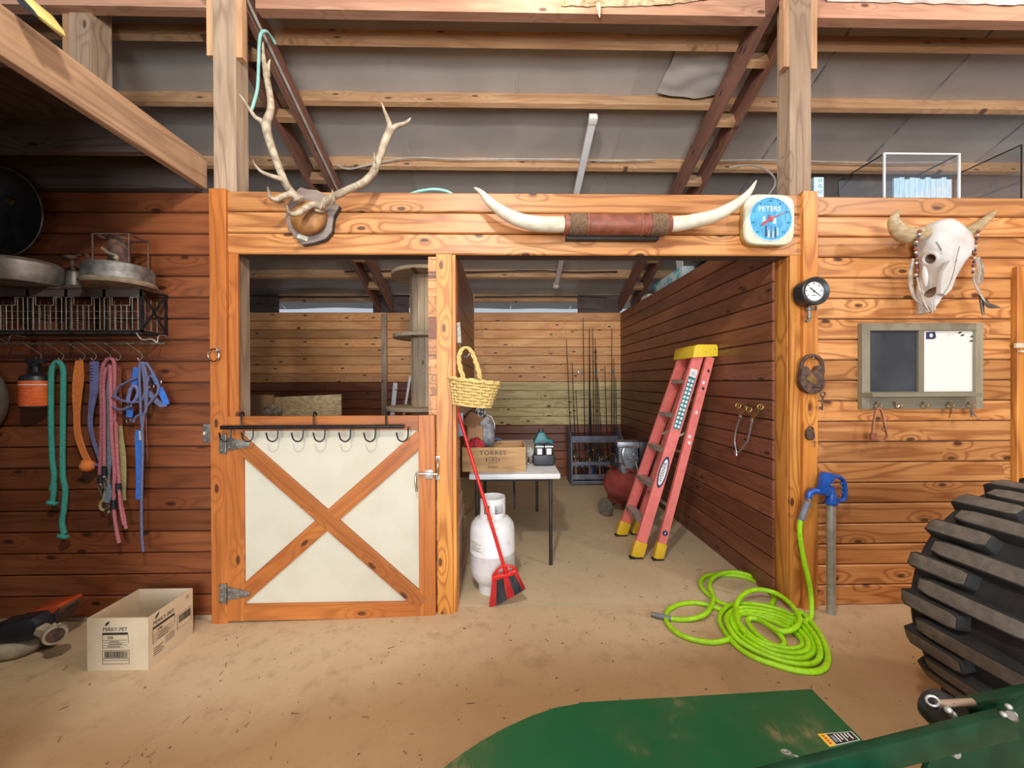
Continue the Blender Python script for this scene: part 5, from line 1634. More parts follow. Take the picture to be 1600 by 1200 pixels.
def on_rail(t, off=0.0, dy=-0.004):
    p = bN.lerp(tN, t) + sN * off
    return Vector((p.x, p.y + dy, p.z))


ang = math.atan2(dN.z, dN.x)
ov = MB()
pts = []
cc = on_rail(0.40)
tilt = (tN.y - bN.y) / (tN - bN).length


def rail_pt(u, v, t0, dy):
    p = on_rail(t0) + dN * u + sN * v
    return Vector((p.x, p.y + dy, p.z))


def oval(ru, rv, t0, dy, mt, nm):
    MB().prism([rail_pt(ru * math.cos(2 * math.pi * i / 32), rv * math.copysign(abs(math.sin(2 * math.pi * i / 32)) ** 1.0, math.sin(2 * math.pi * i / 32)), t0, dy) for i in range(32)], (0, 0.0005, 0)).build(nm, mt, ld)


oval(0.135, 0.036, 0.41, -0.0012, 'navy_print', 'maker_oval')
oval(0.112, 0.025, 0.41, -0.0020, 'white_print', 'maker_oval')
tn = dN.cross(-sN)
text('WERNER', 0.044, rail_pt(0, -0.002, 0.41, -0.0028), 'black_print', ld, rot=Matrix((dN, -sN, tn)).transposed().to_euler(), sx=0.95)
MB().prism([rail_pt(u, v, 0.745, -0.0012) for u, v in ((-0.23, -0.03), (0.23, -0.03), (0.23, 0.03), (-0.23, 0.03))], (0, 0.0005, 0)).build('warning_label', 'teal_print', ld)
for i in range(12):
    for v in (-0.014, 0.014):
        u0 = -0.205 + i * 0.0365
        MB().prism([rail_pt(u0 + du, v + dv, 0.745, -0.0022) for du, dv in ((-0.011, -0.009), (0.011, -0.009), (0.011, 0.009), (-0.011, 0.009))], (0, 0.0005, 0)).build('label_square', 'white_print', ld)
MB().prism([rail_pt(u, v, 0.745, -0.0012) for u, v in ((0.232, -0.03), (0.30, -0.03), (0.30, 0.03), (0.232, 0.03))], (0, 0.0005, 0)).build('label_head', 'white_print', ld)
for u, v, s_ in ((0.262, 0.0, 0.04), (0.275, 0.0, 0.03), (0.25, 0.005, 0.035)):
    MB().prism([rail_pt(u + du, v + dv, 0.745, -0.002) for du, dv in ((-0.002, -s_ / 2), (0.002, -s_ / 2), (0.002, s_ / 2), (-0.002, s_ / 2))], (0, 0.0005, 0)).build('label_line', 'teal_print', ld)
rr_ = rbN.lerp(rtN, 0.13)
MB().lathe([(0.0, 0), (0.022, 0), (0.022, 0.001), (0, 0.001)], (rr_.x, rr_.y - 0.0038, rr_.z), (0, -1, 0), 24).build('round_sticker', 'navy_print', ld)
MB().obox((rr_.x, rr_.y - 0.0052, rr_.z), (0.006, 0.0005, 0.02), Matrix.Rotation(0.5, 3, 'Y')).build('sticker_mark', 'white_print', ld)
for t, v, mt in ((0.93, 0.01, 'black_print'), (0.87, -0.005, 'white_print'), (0.84, 0.004, 'black_print'), (0.72, 0.0, 'white_print'), (0.60, -0.004, 'white_print'), (0.57, 0.006, 'white_print')):
    p = rbN.lerp(rtN, t)
    MB().ball((p.x + v, p.y - 0.0035, p.z), (0.011, 0.0012, 0.015), 10, 6).build('paint_spot', mt, ld)

# ---- laundry valves on the side wall
vw = thing('wall_taps', 'pair of brass washer valves joined by a braided hose', 'taps', PX(1170, 712, XS - 0.02))
q = lambda a, b, x=XS - 0.05: PX(a, b, x)
for (a, b, c2, d2) in ((1158, 650, 1166, 634), (1176, 656, 1186, 638)):
    MB().tube([q(c2 + 4, d2 - 2, XS - 0.001), q(c2, d2 + 2, XS - 0.05)], 0.014, 12).build('tap_body', 'brass', vw, smooth=True)
    MB().tube(smooth_path([q(c2, d2 + 2), q((a + c2) / 2 + 1, (b + d2) / 2), q(a, b - 3)], 4), 0.013, 12).build('tap_spout', 'brass', vw, smooth=True)
    MB().cyl(q(a - 0.3, b - 3), q(a - 0.8, b + 2), 0.014, 12).build('hose_nut', 'chrome', vw, smooth=True)
for (a, b) in ((1153.5, 634), (1170, 640), (1188, 636)):
    p = q(a, b, XS - 0.075)
    h_ = MB().ring(p, 0.017, 0.006, (-0.6, -0.6, 0.3), 16, 8)
    h_.bar(p + Vector((0, 0, -0.017)), p + Vector((0, 0, 0.017)), 0.006, 0.006, (1, 0, 0))
    h_.tube([p, p + Vector((0.04, 0.02, -0.01))], 0.006, 8)
    h_.build('hand_wheel', 'brass', vw, smooth=True)
MB().tube(smooth_path([q(1156, 653), q(1150, 672), q(1148, 690), q(1150, 702), q(1151, 708), q(1160, 700), q(1168, 688), q(1172, 672), q(1175, 658)], 5), 0.0065, 8).build('braided_hose', 'pvc', vw, smooth=True)
MB().cyl(q(1150.5, 704), q(1150.5, 711.5), 0.014, 12).build('hose_end_nut', 'chrome', vw, smooth=True)

# ---- air compressor behind the ladder
ac = thing('air_compressor', 'wheeled air compressor with faded red tank and grey engine', 'compressor', (1.35, 1.7, 0))
A, B = Vector((1.19, 1.93, 0.335)), Vector((1.52, 1.50, 0.335))
dA = (B - A).normalized()
ln = (B - A).length
prof = [(0.0, -0.02), (0.06, -0.012), (0.12, 0.018), (0.165, 0.07), (0.178, 0.12), (0.178, ln - 0.12), (0.165, ln - 0.07), (0.12, ln - 0.018), (0.06, ln + 0.012), (0, ln + 0.02)]
MB().lathe(prof, A, dA, 36).build('tank', 'tank_red', ac, smooth=True)
side = dA.cross(Vector((0, 0, 1))).normalized()
for s_ in (-1, 1):
    wp_ = A + dA * 0.10 + side * (s_ * 0.19)
    wp_.z = 0.095
    w_ = MB().lathe([(0.045, -0.02), (0.09, -0.02), (0.095, -0.012), (0.095, 0.012), (0.09, 0.02), (0.045, 0.02)], wp_, side, 28).build('wheel', 'rubber_dusty', ac, smooth=True)
    MB().lathe([(0.0, -0.012), (0.048, -0.012), (0.048, 0.012), (0, 0.012)], wp_, side, 20).build('wheel_hub', 'galv', w_, smooth=True)
ax_ = A + dA * 0.10
MB().tube([(ax_.x - side.x * 0.2, ax_.y - side.y * 0.2, 0.095), (ax_.x + side.x * 0.2, ax_.y + side.y * 0.2, 0.095)], 0.008, 8).build('axle', 'dark_tin', ac, smooth=True)
MB().bar(ax_ + Vector((0, 0, -0.23)), ax_ + Vector((0, 0, -0.15)), 0.05, 0.2, dA).build('axle_bracket', 'tank_red', ac)
lg = A + dA * (ln - 0.1)
for s_ in (-1, 1):
    MB().bar((lg.x + side.x * 0.1 * s_, lg.y + side.y * 0.1 * s_, 0.0), (lg.x + side.x * 0.08 * s_, lg.y + side.y * 0.08 * s_, 0.2), 0.03, 0.02).build('support_leg', 'dark_tin', ac)
Ec = A.lerp(B, 0.42)
MB().obox(Ec + Vector((0, 0, 0.185)), (0.34, 0.20, 0.02), Matrix.Rotation(math.atan2(dA.y, dA.x), 3, 'Z')).build('deck_plate', 'tank_red', ac, bev=0.003)
Rz_ = Matrix.Rotation(-0.12, 3, 'Z')
eg = Vector((1.33, 1.72, 0.0))
m_ = MB()
for i in range(9):
    m_.obox(eg + Vector((0, 0, 0.60 + i * 0.018)), (0.20, 0.17, 0.008), Rz_)
m_.obox(eg + Vector((0, 0, 0.67)), (0.15, 0.13, 0.17), Rz_)
m_.build('cylinder_fins', 'engine', ac)
MB().obox(eg + Vector((0, 0, 0.785)), (0.23, 0.19, 0.06), Rz_).build('cylinder_head', 'engine', ac, bev=0.008)
MB().lathe([(0.085, -0.08), (0.095, -0.06), (0.095, 0.06), (0.085, 0.08)], eg + Vector((0, 0, 0.535)), (0, 1, 0), 24).build('crankcase', 'engine', ac, smooth=True)
MB().tube(smooth_path([eg + Vector((0.08, -0.11, 0.765)), eg + Vector((-0.04, -0.115, 0.765)), eg + Vector((-0.075, -0.12, 0.73)), eg + Vector((-0.075, -0.12, 0.62)), eg + Vector((-0.055, -0.10, 0.57))], 5), 0.008, 8).build('copper_pipe', 'chrome', ac, smooth=True)
MB().tube(smooth_path([eg + Vector((0.09, -0.11, 0.76)), eg + Vector((0.03, -0.12, 0.69)), eg + Vector((0.06, -0.12, 0.62))], 5), 0.005, 8).build('copper_pipe', 'chrome', ac, smooth=True)
MB().lathe([(0.03, -0.02), (0.075, -0.02), (0.08, 0), (0.075, 0.02), (0.03, 0.02)], eg + Vector((-0.135, 0.0, 0.60)), (1, 0.1, 0), 28).build('flywheel', 'dark_tin', ac, smooth=True)
MB().obox(eg + Vector((0.19, 0.0, 0.70)), (0.15, 0.22, 0.24), Rz_).build('motor_housing', 'dark_plastic', ac, bev=0.02)
MB().obox(eg + Vector((0.16, 0.0, 0.60)), (0.22, 0.16, 0.10), Rz_).build('motor_base', 'dark_tin', ac, bev=0.01)
MB().tube(smooth_path([eg + Vector((0.05, -0.12, 0.57)), eg + Vector((0.03, -0.15, 0.50)), eg + Vector((0.07, -0.16, 0.43)), eg + Vector((0.13, -0.16, 0.46)), eg + Vector((0.18, -0.14, 0.56))], 5), 0.012, 8).build('air_hose', 'dark_plastic', ac, smooth=True)
MB().tube(smooth_path([eg + Vector((0.05, -0.14, 0.62)), eg + Vector((0.06, -0.17, 0.52)), eg + Vector((0.04, -0.17, 0.40))], 5), 0.006, 8).build('power_cable', 'grey_cable', ac, smooth=True)

# ---- fishing rod rack
rk = thing('rod_rack', 'blue grey wooden rod rack against the back wall', 'rack', (1.31, 3.1, 0))
xl_, xr_ = 0.95, 1.67
yf_, yb_ = 2.92, 3.33
for x in (xl_, xr_):
    MB().prism([(x - 0.009, yf_, 0), (x - 0.009, yb_, 0), (x - 0.009, yb_, 0.80), (x - 0.009, yb_ - 0.13, 0.80), (x - 0.009, yf_ + 0.06, 0.66)], (0.018, 0, 0)).build('end_panel', 'rack', rk, bev=0.002)
MB().box(xl_ + 0.01, xr_ - 0.01, yf_ + 0.05, yb_ - 0.02, 0.065, 0.085).build('bottom_shelf', 'rack', rk, bev=0.002)
MB().box(xl_ + 0.01, xr_ - 0.01, yf_ + 0.05, yf_ + 0.068, 0.02, 0.155).build('front_lip', 'rack', rk, bev=0.002)
MB().box(xl_ + 0.01, xr_ - 0.01, yf_ + 0.04, yf_ + 0.06, 0.285, 0.33).build('front_rail', 'rack', rk, bev=0.002)
MB().box(xl_ + 0.01, xr_ - 0.01, yb_ - 0.16, yb_ - 0.14, 0.57, 0.665).build('upper_rail', 'rack', rk, bev=0.002)
MB().box(xl_ + 0.01, xr_ - 0.01, yb_ - 0.10, yb_ - 0.085, 0.2, 0.3).build('rear_rail', 'rack', rk, bev=0.002)
rods = [((885, 530), 0.985), ((894, 566), 1.04), ((900, 610), 1.10), ((911, 496), 1.17), ((921, 513), 1.235), ((923, 624), 1.265), ((926, 512), 1.30), ((930, 530), 1.335), ((931, 545), 1.385), ((934, 590), 1.44), ((945, 572), 1.505), ((956, 512), 1.55), ((959, 560), 1.595), ((962, 590), 1.635)]
rod_words = ['thin rod nearest the rack end with its tip over the wall planks', 'short thin rod standing second in the rack', 'shortest dark rod standing third in the rack', 'tallest rod reaching the top planks of the back wall',
             'thick dark rod standing left of the yellow bobber', 'stubby thick rod ending below the bright hooks', 'tall rod standing beside the bobber rod', 'rod carrying the small yellow bobber',
             'thin rod just right of the bobber', 'slanting short rod in the middle of the rack', 'leaning rod beside the third round clip', 'tall thin rod next to the corner', 'medium rod close to the corner', 'last short rod in the rack corner']
for i, ((tx, ty), bx) in enumerate(rods):
    b0 = Vector((bx, yf_ + 0.20, 0.086))
    tip = PY(tx, ty, BACK_Y - 0.06)
    rd = thing('fishing_rod', 'dark fishing rod: ' + rod_words[i], 'fishing rod', b0, group='fishing rods in the rack')
    mid = b0.lerp(tip, 0.30)
    thick = 1.7 if i in (4, 5) else 1.0
    MB().tube([b0.lerp(tip, 0.12), mid, b0.lerp(tip, 0.65), tip], [0.009 * thick, 0.008 * thick, 0.0062 * thick, 0.004], 6).build('rod_blank', 'rod', rd, smooth=True)
    gm = ['dark_plastic', 'cork', 'dark_plastic', 'dark_plastic', 'cork', 'blue_web', 'dark_plastic'][i % 7]
    MB().tube([b0, b0.lerp(tip, 0.04), b0.lerp(tip, 0.15)], [0.016, 0.014, 0.012], 8).build('handle_grip', gm, rd, smooth=True)
    rp = b0.lerp(tip, 0.18) + Vector((0, -0.03, 0))
    MB().lathe([(0.012, -0.02), (0.03, -0.016), (0.022, -0.008), (0.022, 0.008), (0.03, 0.016), (0.012, 0.02)], rp, (0.3 + 0.1 * (i % 4), -0.6, 0.5), 14).tube([rp, rp + Vector((0.035, -0.02, 0.01))], 0.003, 6) \
        .ball(rp + Vector((0.037, -0.021, 0.01)), 0.007, 8, 6).build('reel', ['dark_tin', 'zinc_dark', 'brass', 'dark_tin'][i % 4], rd, smooth=True)
    for t in (0.45, 0.65, 0.85):
        p = b0.lerp(tip, t) + Vector((0, -0.008, 0))
        MB().ring(p, 0.006, 0.0014, (0, 0.3, 1), 10, 5).build('line_guide', 'zinc_dark', rd, smooth=True)
    if i == 7:
        MB().ball(PY(931, 565, BACK_Y - 0.085), (0.016, 0.012, 0.03), 12, 8).build('bobber', 'yellow', rd, smooth=True)
for i, (a, w) in enumerate(((905, 'farthest from the corner'), (931, 'behind the yellow bobber'), (956, 'nearest the corner'))):
    p = PY(a, 581, BACK_Y)
    cl = thing('rod_clip', 'round silver clip on the back wall, ' + w, 'clip', p, group='rod clips on the back wall')
    MB().lathe([(0.0, 0.002), (0.028, 0.002), (0.032, 0.012), (0.026, 0.02), (0.0, 0.022)], p, (0, -1, 0), 20).build('clip_disc', 'galv', cl, smooth=True)
    MB().obox(p + Vector((0, -0.03, 0)), (0.012, 0.02, 0.03)).build('clip_jaw', 'dark_plastic', cl, bev=0.003)

# ---- folding table
TX0, TX1, TY0, TY1, TZ = -0.275, 0.445, 0.575, 2.40, 0.735
tb_ = thing('folding_table', 'white plastic folding table with dark grey legs', 'table', ((TX0 + TX1) / 2, 1.45, 0))
MB().box(TX0, TX1, TY0, TY1, TZ - 0.045, TZ).build('table_top', 'table_white', tb_, bev=0.014)
for y in (TY0 + 0.04, TY1 - 0.5):
    for x in (TX0 + 0.06, TX1 - 0.075):
        MB().tube([(x, y, 0.0), (x, y, TZ - 0.045)], 0.0145, 12).build('leg', 'table_leg', tb_, smooth=True)
    MB().tube([(TX0 + 0.06, y + 0.02, TZ - 0.06), (TX1 - 0.075, y + 0.02, TZ - 0.06)], 0.011, 8).build('leg_crossbar', 'table_leg', tb_, smooth=True)
    MB().bar(((TX0 + TX1) / 2, y + 0.03, TZ - 0.30), ((TX0 + TX1) / 2, y + 0.35, TZ - 0.05), 0.02, 0.006).build('folding_brace', 'table_leg', tb_)
for x in (TX0 + 0.07, TX1 - 0.085):
    MB().box(x - 0.012, x + 0.012, TY0 + 0.1, TY1 - 0.1, TZ - 0.065, TZ - 0.046).build('frame_rail', 'table_leg', tb_)

# ---- wine crate
cx0, cx1, cy0, cy1 = -0.335, 0.175, 0.655, 1.0
cz = TZ + 0.001
cr = thing('wine_crate', 'open pine wine crate with black printed lettering', 'crate', ((cx0 + cx1) / 2, 0.82, cz))
CH = 0.195
hboard('crate_front', cx0, cx1, cy0, cy0 + 0.012, cz, cz + CH, 'crate', cr, 0.001)
hboard('crate_back', cx0, cx1, cy1 - 0.012, cy1, cz, cz + CH, 'crate', cr, 0.001)
yboard('crate_side', cx0, cx0 + 0.012, cy0 + 0.0125, cy1 - 0.0125, cz, cz + CH, 'crate', cr, 0.001)
yboard('crate_side', cx1 - 0.012, cx1, cy0 + 0.0125, cy1 - 0.0125, cz, cz + CH, 'crate', cr, 0.001)
MB().box(cx0 + 0.013, cx1 - 0.013, cy0 + 0.013, cy1 - 0.013, cz, cz + 0.01).build('crate_floor', 'crate', cr)
lx = PY(770, 708, cy0).x
text('TORRES', 0.050, (lx, cy0 - 0.0008, PY(770, 708, cy0).z), 'black_print', cr, sx=1.12, spacing=1.1)
text('SPAIN', 0.030, (lx, cy0 - 0.0008, PY(770, 730, cy0).z), 'black_print', cr, sx=1.05)
ez = PY(770, 718.5, cy0).z
em = MB()
for a, b, w, h in ((-0.03, 0, 0.003, 0.045), (0.03, 0, 0.003, 0.045), (0, 0.021, 0.06, 0.003), (0, -0.021, 0.06, 0.003), (0.0, 0.002, 0.028, 0.004), (0.002, 0.010, 0.018, 0.004), (0.0, -0.008, 0.024, 0.004), (-0.05, 0.0, 0.008, 0.03), (0.05, 0.0, 0.006, 0.026)):
    em.obox((lx + a, cy0 - 0.0006, ez + b), (w, 0.0006, h))
em.build('emblem_print', 'black_print', cr)

# things piled on the crate
def crumple(center, size, mt, seed, amp=0.35, nu=22, nv=14):
    m2 = MB().ball((0, 0, 0), 1.0, nu, nv)
    out_ = []
    for p in m2.v:
        n_ = noise.noise(p * 1.6 + Vector((seed, 0, 0))) + 0.5 * noise.noise(p * 4.0 + Vector((0, seed, 0)))
        p2 = p * (1 + amp * n_)
        out_.append(Vector(center) + Vector((p2.x * size[0], p2.y * size[1], p2.z * size[2])))
    m2.v = out_
    return m2


ctop = cz + CH
mo = MB().box(-0.30, -0.175, 0.74, 0.86, cz + 0.012, ctop + 0.165).build('paper_carton', 'cardboard', None, bev=0.002)
tag(mo, 'plain brown carton standing up in the wine crate', 'carton')
for a_, b_ in (((-0.30, 0.735, ctop + 0.165), (-0.21, 0.62, ctop + 0.26)),):
    fo = MB().bar(a_, b_, 0.12, 0.004, (0.3, 0.5, 0.8)).build('carton_flap', 'cardboard', mo)
bagp = PY(758, 660, 0.86)
o = crumple((bagp.x, 0.86, ctop + 0.09), (0.085, 0.065, 0.13), 'grey_cloth', 3.1, 0.30).build('plastic_bag', 'grey_cloth', None, smooth=True, angle=60)
tag(o, 'grey crumpled plastic bag stuffed in the wine crate', 'bag')
o = crumple(PY(744, 697, 0.70) + Vector((0, 0.0, 0.01)), (0.065, 0.036, 0.055), 'red_cloth', 8.2, 0.25).build('checked_cloth', 'red_cloth', None, smooth=True, angle=60)
tag(o, 'red checked cloth hanging over the crate edge', 'cloth')
o = crumple(PY(751, 643, 0.94), (0.045, 0.03, 0.07), 'camo', 5.5, 0.18).build('printed_cloth', 'camo', None, smooth=True)
tag(o, 'black and white printed cloth above the grey bag', 'cloth')
pp = [PY(a, b, 0.965) for a, b in ((759, 648), (768, 651), (773, 662), (772, 676), (762, 690), (757, 694))]
pl = thing('cardboard_disc', 'curved brown cardboard sheet standing at the crate back', 'cardboard', pp[-1])
MB().prism(pp + [PY(748, 694, 0.965), PY(750, 655, 0.965)], (0, 0.008, 0)).build('sheet', 'cardboard', pl)
MB().tube(pp, 0.004, 6).build('sheet_rim', 'paper', pl, smooth=True)
o = MB().tube([PY(762, 689, 0.93), PY(776, 686, 0.93)], 0.022, 12).tube([PY(776, 686, 0.93), PY(783, 686.5, 0.93)], 0.012, 10).build('spray_can', ['navy_print'], None, smooth=True)
tag(o, 'dark blue spray can lying across the crate rim', 'can')
o = MB().obox(PY(731, 655, 0.80), (0.10, 0.02, 0.05), Matrix.Rotation(-0.5, 3, 'Y')).obox(PY(733, 657, 0.78), (0.06, 0.03, 0.04), Matrix.Rotation(-0.5, 3, 'Y')).build('black_case', 'dark_plastic', None, bev=0.006)
tag(o, 'small black case wedged above the brown carton', 'case')
o = MB().box(PY(709.5, 0, 0.12).x + 0.012, PY(718, 0, 0.12).x + 0.012, 0.115, 0.135, PY(714, 681, 0.12).z, PY(714, 645, 0.12).z).build('notice_sheet', 'bluegrey_web', None)
tag(o, 'pale blue notice fixed to the partition beside the broom', 'notice')

# ---- cordless tool standing on the table
tcx, tcy = 0.345, 0.93
mk = thing('cordless_tool', 'teal and black cordless tool with two batteries on the table', 'power tool', (tcx, tcy, TZ + 0.001))
b0 = TZ + 0.001
bm_ = MB().box(tcx - 0.095, tcx + 0.095, tcy - 0.09, tcy + 0.09, b0, b0 + 0.10).build('ribbed_base', 'dark_plastic', mk, bev=0.025)
for i in range(5):
    MB().box(tcx - 0.075, tcx + 0.075, tcy - 0.094, tcy - 0.088, b0 + 0.022 + i * 0.013, b0 + 0.028 + i * 0.013).build('rib', 'dark_plastic', bm_)
for s_ in (-1, 1):
    bt = MB().box(tcx + s_ * 0.040 - 0.036, tcx + s_ * 0.040 + 0.036, tcy - 0.088, tcy + 0.04, b0 + 0.085, b0 + 0.185).build('battery', 'dark_plastic', mk, bev=0.010)
    MB().box(tcx + s_ * 0.040 - 0.020, tcx + s_ * 0.040 + 0.020, tcy - 0.0895, tcy - 0.087, b0 + 0.10, b0 + 0.15).build('battery_label', 'paper', bt)
    MB().box(tcx + s_ * 0.040 - 0.036, tcx + s_ * 0.040 + 0.036, tcy - 0.0895, tcy - 0.085, b0 + 0.162, b0 + 0.172).build('battery_stripe', 'paper', bt)
MB().prism([(tcx + u, tcy - 0.05, b0 + z) for u, z in ((-0.082, 0.18), (0.082, 0.18), (0.078, 0.212), (0.03, 0.228), (0.004, 0.285), (-0.042, 0.285), (-0.068, 0.235), (-0.082, 0.21))], (0, 0.1, 0)).build('body_shell', 'teal', mk, bev=0.008)
MB().box(tcx - 0.05, tcx + 0.05, tcy - 0.056, tcy - 0.0495, b0 + 0.186, b0 + 0.206).build('vent_panel', 'dark_plastic', mk, bev=0.001)
MB().tube([(tcx - 0.020, tcy, b0 + 0.28), (tcx - 0.020, tcy, b0 + 0.31)], 0.022, 12).build('chuck', 'dark_tin', mk, smooth=True)
wl_ = thing('work_light', 'small grey clamp lamp beside the cordless tool', 'lamp', (0.215, 0.98, b0))
MB().lathe([(0.02, 0), (0.045, 0.01), (0.05, 0.05), (0.042, 0.055)], (0.222, 0.97, b0 + 0.10), (-0.2, -1, 0.2), 20).build('lamp_head', 'zinc_dark', wl_, smooth=True)
MB().tube([(0.215, 0.98, b0), (0.22, 0.98, b0 + 0.09)], 0.008, 8).lathe([(0.035, 0), (0.035, 0.008), (0.0, 0.012)], (0.215, 0.98, b0), n=16).build('lamp_stand', 'chrome', wl_, smooth=True)

# ---- propane tank
pc = Vector((-0.083, 0.27, 0.0))
pt = thing('propane_tank', 'white scuffed propane cylinder beside the red broom', 'gas cylinder', pc)
prof = [(0.0, 0.045), (0.07, 0.05), (0.12, 0.075), (0.150, 0.12), (0.157, 0.17), (0.157, 0.275), (0.1585, 0.277), (0.1585, 0.283), (0.157, 0.285), (0.157, 0.42), (0.148, 0.465), (0.12, 0.50), (0.07, 0.522), (0.0, 0.53)]
MB().lathe(prof, pc, n=44).build('cylinder_body', 'tank_white', pt, smooth=True)
MB().lathe([(0.095, 0.0), (0.10, 0.0), (0.10, 0.07), (0.095, 0.07)], pc, n=36).build('foot_ring', 'tank_white', pt, smooth=True)
# collar: plates bent round the valve with open windows
m_ = MB()
for a0, a1, z0, z1 in ((-2.65, -0.1, 0.515, 0.55), (-2.65, -0.1, 0.61, 0.65), (-2.65, -2.25, 0.55, 0.61), (-1.75, -1.35, 0.55, 0.61), (-0.5, -0.1, 0.55, 0.61), (0.35, 2.3, 0.515, 0.65)):
    vs_, k_ = [], 12
    for i in range(k_ + 1):
        a = a0 + (a1 - a0) * i / k_
        for r_ in (0.088, 0.092):
            for z in (z0, z1):
                vs_.append(pc + Vector((r_ * math.cos(a), r_ * math.sin(a), z)))
    fs_ = []
    for i in range(k_):
        o_ = i * 4
        for a, b in ((0, 1), (1, 3), (3, 2), (2, 0)):
            fs_.append((o_ + a, o_ + 4 + a, o_ + 4 + b, o_ + b))
    fs_ += [(0, 1, 3, 2), (k_ * 4, k_ * 4 + 2, k_ * 4 + 3, k_ * 4 + 1)]
    m_.add(vs_, fs_)
m_.build('collar', 'tank_white', pt, smooth=True)
MB().cyl(pc + Vector((0, 0, 0.525)), pc + Vector((0, 0, 0.57)), 0.022, 14).obox(pc + Vector((-0.03, -0.02, 0.57)), (0.06, 0.03, 0.03)).build('valve', 'brass', pt, smooth=True)
MB().lathe([(0.0, 0), (0.03, 0), (0.033, 0.006), (0.03, 0.018), (0, 0.02)], pc + Vector((0, 0, 0.585)), n=16).build('valve_wheel', 'dark_plastic', pt, smooth=True)


def wrap_patch(c_, r_, a0, a1, z0, z1, mt, nm, par):
    vs_, fs_ = [], []
    for i in range(9):
        a = a0 + (a1 - a0) * i / 8
        for z in (z0, z1):
            vs_.append(c_ + Vector((r_ * math.cos(a), r_ * math.sin(a), z)))
    for i in range(8):
        fs_.append((2 * i, 2 * i + 2, 2 * i + 3, 2 * i + 1))
    return MB().add(vs_, fs_).build(nm, mt, par)


wrap_patch(pc, 0.1578, -2.75, -1.95, 0.305, 0.385, 'paper', 'info_label', pt)
for i in range(6):
    wrap_patch(pc, 0.1582, -2.65, -2.65 + (0.62, 0.5, 0.58, 0.4, 0.6, 0.45)[i], 0.315 + i * 0.011, 0.319 + i * 0.011, 'grey_cloth', 'label_line', pt)
wrap_patch(pc, 0.094, -1.95, -1.55, 0.518, 0.535, 'yellow', 'yellow_tag', pt)

# ---- broom
br = thing('broom', 'red angle broom leaning on the centre post', 'broom', PZ(790, 945, 0.0))
YBR = 0.055
hd = PY(790, 893, YBR)
MB().tube([PY(791, 897, YBR), PY(712.5, 634, 0.115)], 0.0115, 12).build('handle', 'red', br, smooth=True)
MB().tube([PY(788, 884, YBR), PY(791.5, 898, YBR)], 0.0165, 12).build('socket', 'red', br, smooth=True)
MB().tube(smooth_path([PY(a, b, YBR) for a, b in ((770, 908), (773, 896), (783, 886), (795, 884), (803, 887), (807, 893))], 5), 0.0085, 10).build('head_hoop', 'red', br, smooth=True)
MB().prism([PY(a, b, YBR - 0.022) for a, b in ((768, 902), (777, 899), (790, 898), (805, 891), (809, 894), (807, 898), (792, 902), (778, 906), (769, 910))], (0, 0.044, 0)).build('head_bar', 'red', br, bev=0.005)
for pts, mt in ((((769, 907), (776, 905), (775, 946), (764, 949)), 'red_bristle'), (((776, 905), (786, 902), (792, 937), (775, 946)), 'bristle'), (((786, 902), (794, 900), (804, 931), (792, 937)), 'red_bristle'),
                (((794, 900), (803, 896), (817, 923), (804, 931)), 'bristle'), (((803, 896), (808, 894), (821, 920), (817, 923)), 'red_bristle')):
    m_ = MB()
    n_ = 10
    for i in range(n_):
        for lay in (0, 1, 2):
            t0, t1 = (i + 0.02) / n_, (i + 0.98) / n_
            def bl(t, s_):
                top = (pts[0][0] + (pts[1][0] - pts[0][0]) * t, pts[0][1] + (pts[1][1] - pts[0][1]) * t)
                bot = (pts[3][0] + (pts[2][0] - pts[3][0]) * t, pts[3][1] + (pts[2][1] - pts[3][1]) * t + ((i * 7 + lay * 3) % 5) * 0.35 - 1)
                return PY(top[0] + (bot[0] - top[0]) * s_, top[1] + (bot[1] - top[1]) * s_, YBR - 0.018 + lay * 0.013)
            m_.prism([bl(t0, 0), bl(t1, 0), bl(t1, 1), bl(t0, 1)], (0, 0.010, 0))
    m_.build('bristle_block', mt, br)

# ---- basket on the post
bkc = PY(739, 613, -0.13)
bs = thing('wicker_basket', 'straw wicker basket hanging by its handle from a hook', 'basket', (bkc.x, -0.13, bkc.z - 0.09))
tiltm = Matrix.Rotation(0.12, 3, 'Y')
m_ = MB()
nst = 40
for r in range(9):
    t = r / 8
    rx, ry = 0.112 + 0.035 * t, 0.075 + 0.022 * t
    z = -0.075 + 0.14 * t
    pts = []
    for i in range(nst):
        a = 2 * math.pi * i / nst
        wv = 0.0055 * (1 if (i // 2 + r) % 2 else -1)
        pts.append(Vector((bkc.x, -0.13, bkc.z)) + tiltm @ Vector(((rx + wv) * math.cos(a), (ry + wv) * math.sin(a), z)))
    m_.tube(pts, 0.0082, 6, closed=True)
m_.build('woven_side', 'wicker', bs, smooth=True)
m_ = MB()
for i in range(20):
    a = 2 * math.pi * (i + 0.25) / 20
    p0 = Vector((bkc.x, -0.13, bkc.z)) + tiltm @ Vector((0.112 * math.cos(a), 0.075 * math.sin(a), -0.08))
    p1 = Vector((bkc.x, -0.13, bkc.z)) + tiltm @ Vector((0.147 * math.cos(a), 0.097 * math.sin(a), 0.068))
    m_.tube([p0, p1], 0.005, 5)
m_.build('stake', 'wicker', bs, smooth=True)
MB().lathe([(0.0, 0), (0.11, 0), (0.11, 0.006), (0, 0.006)], Vector((bkc.x, -0.13, bkc.z)) + tiltm @ Vector((0, 0, -0.082)), tiltm @ Vector((0, 0, 1)), 30).build('basket_floor', 'wicker', bs)
rim = []
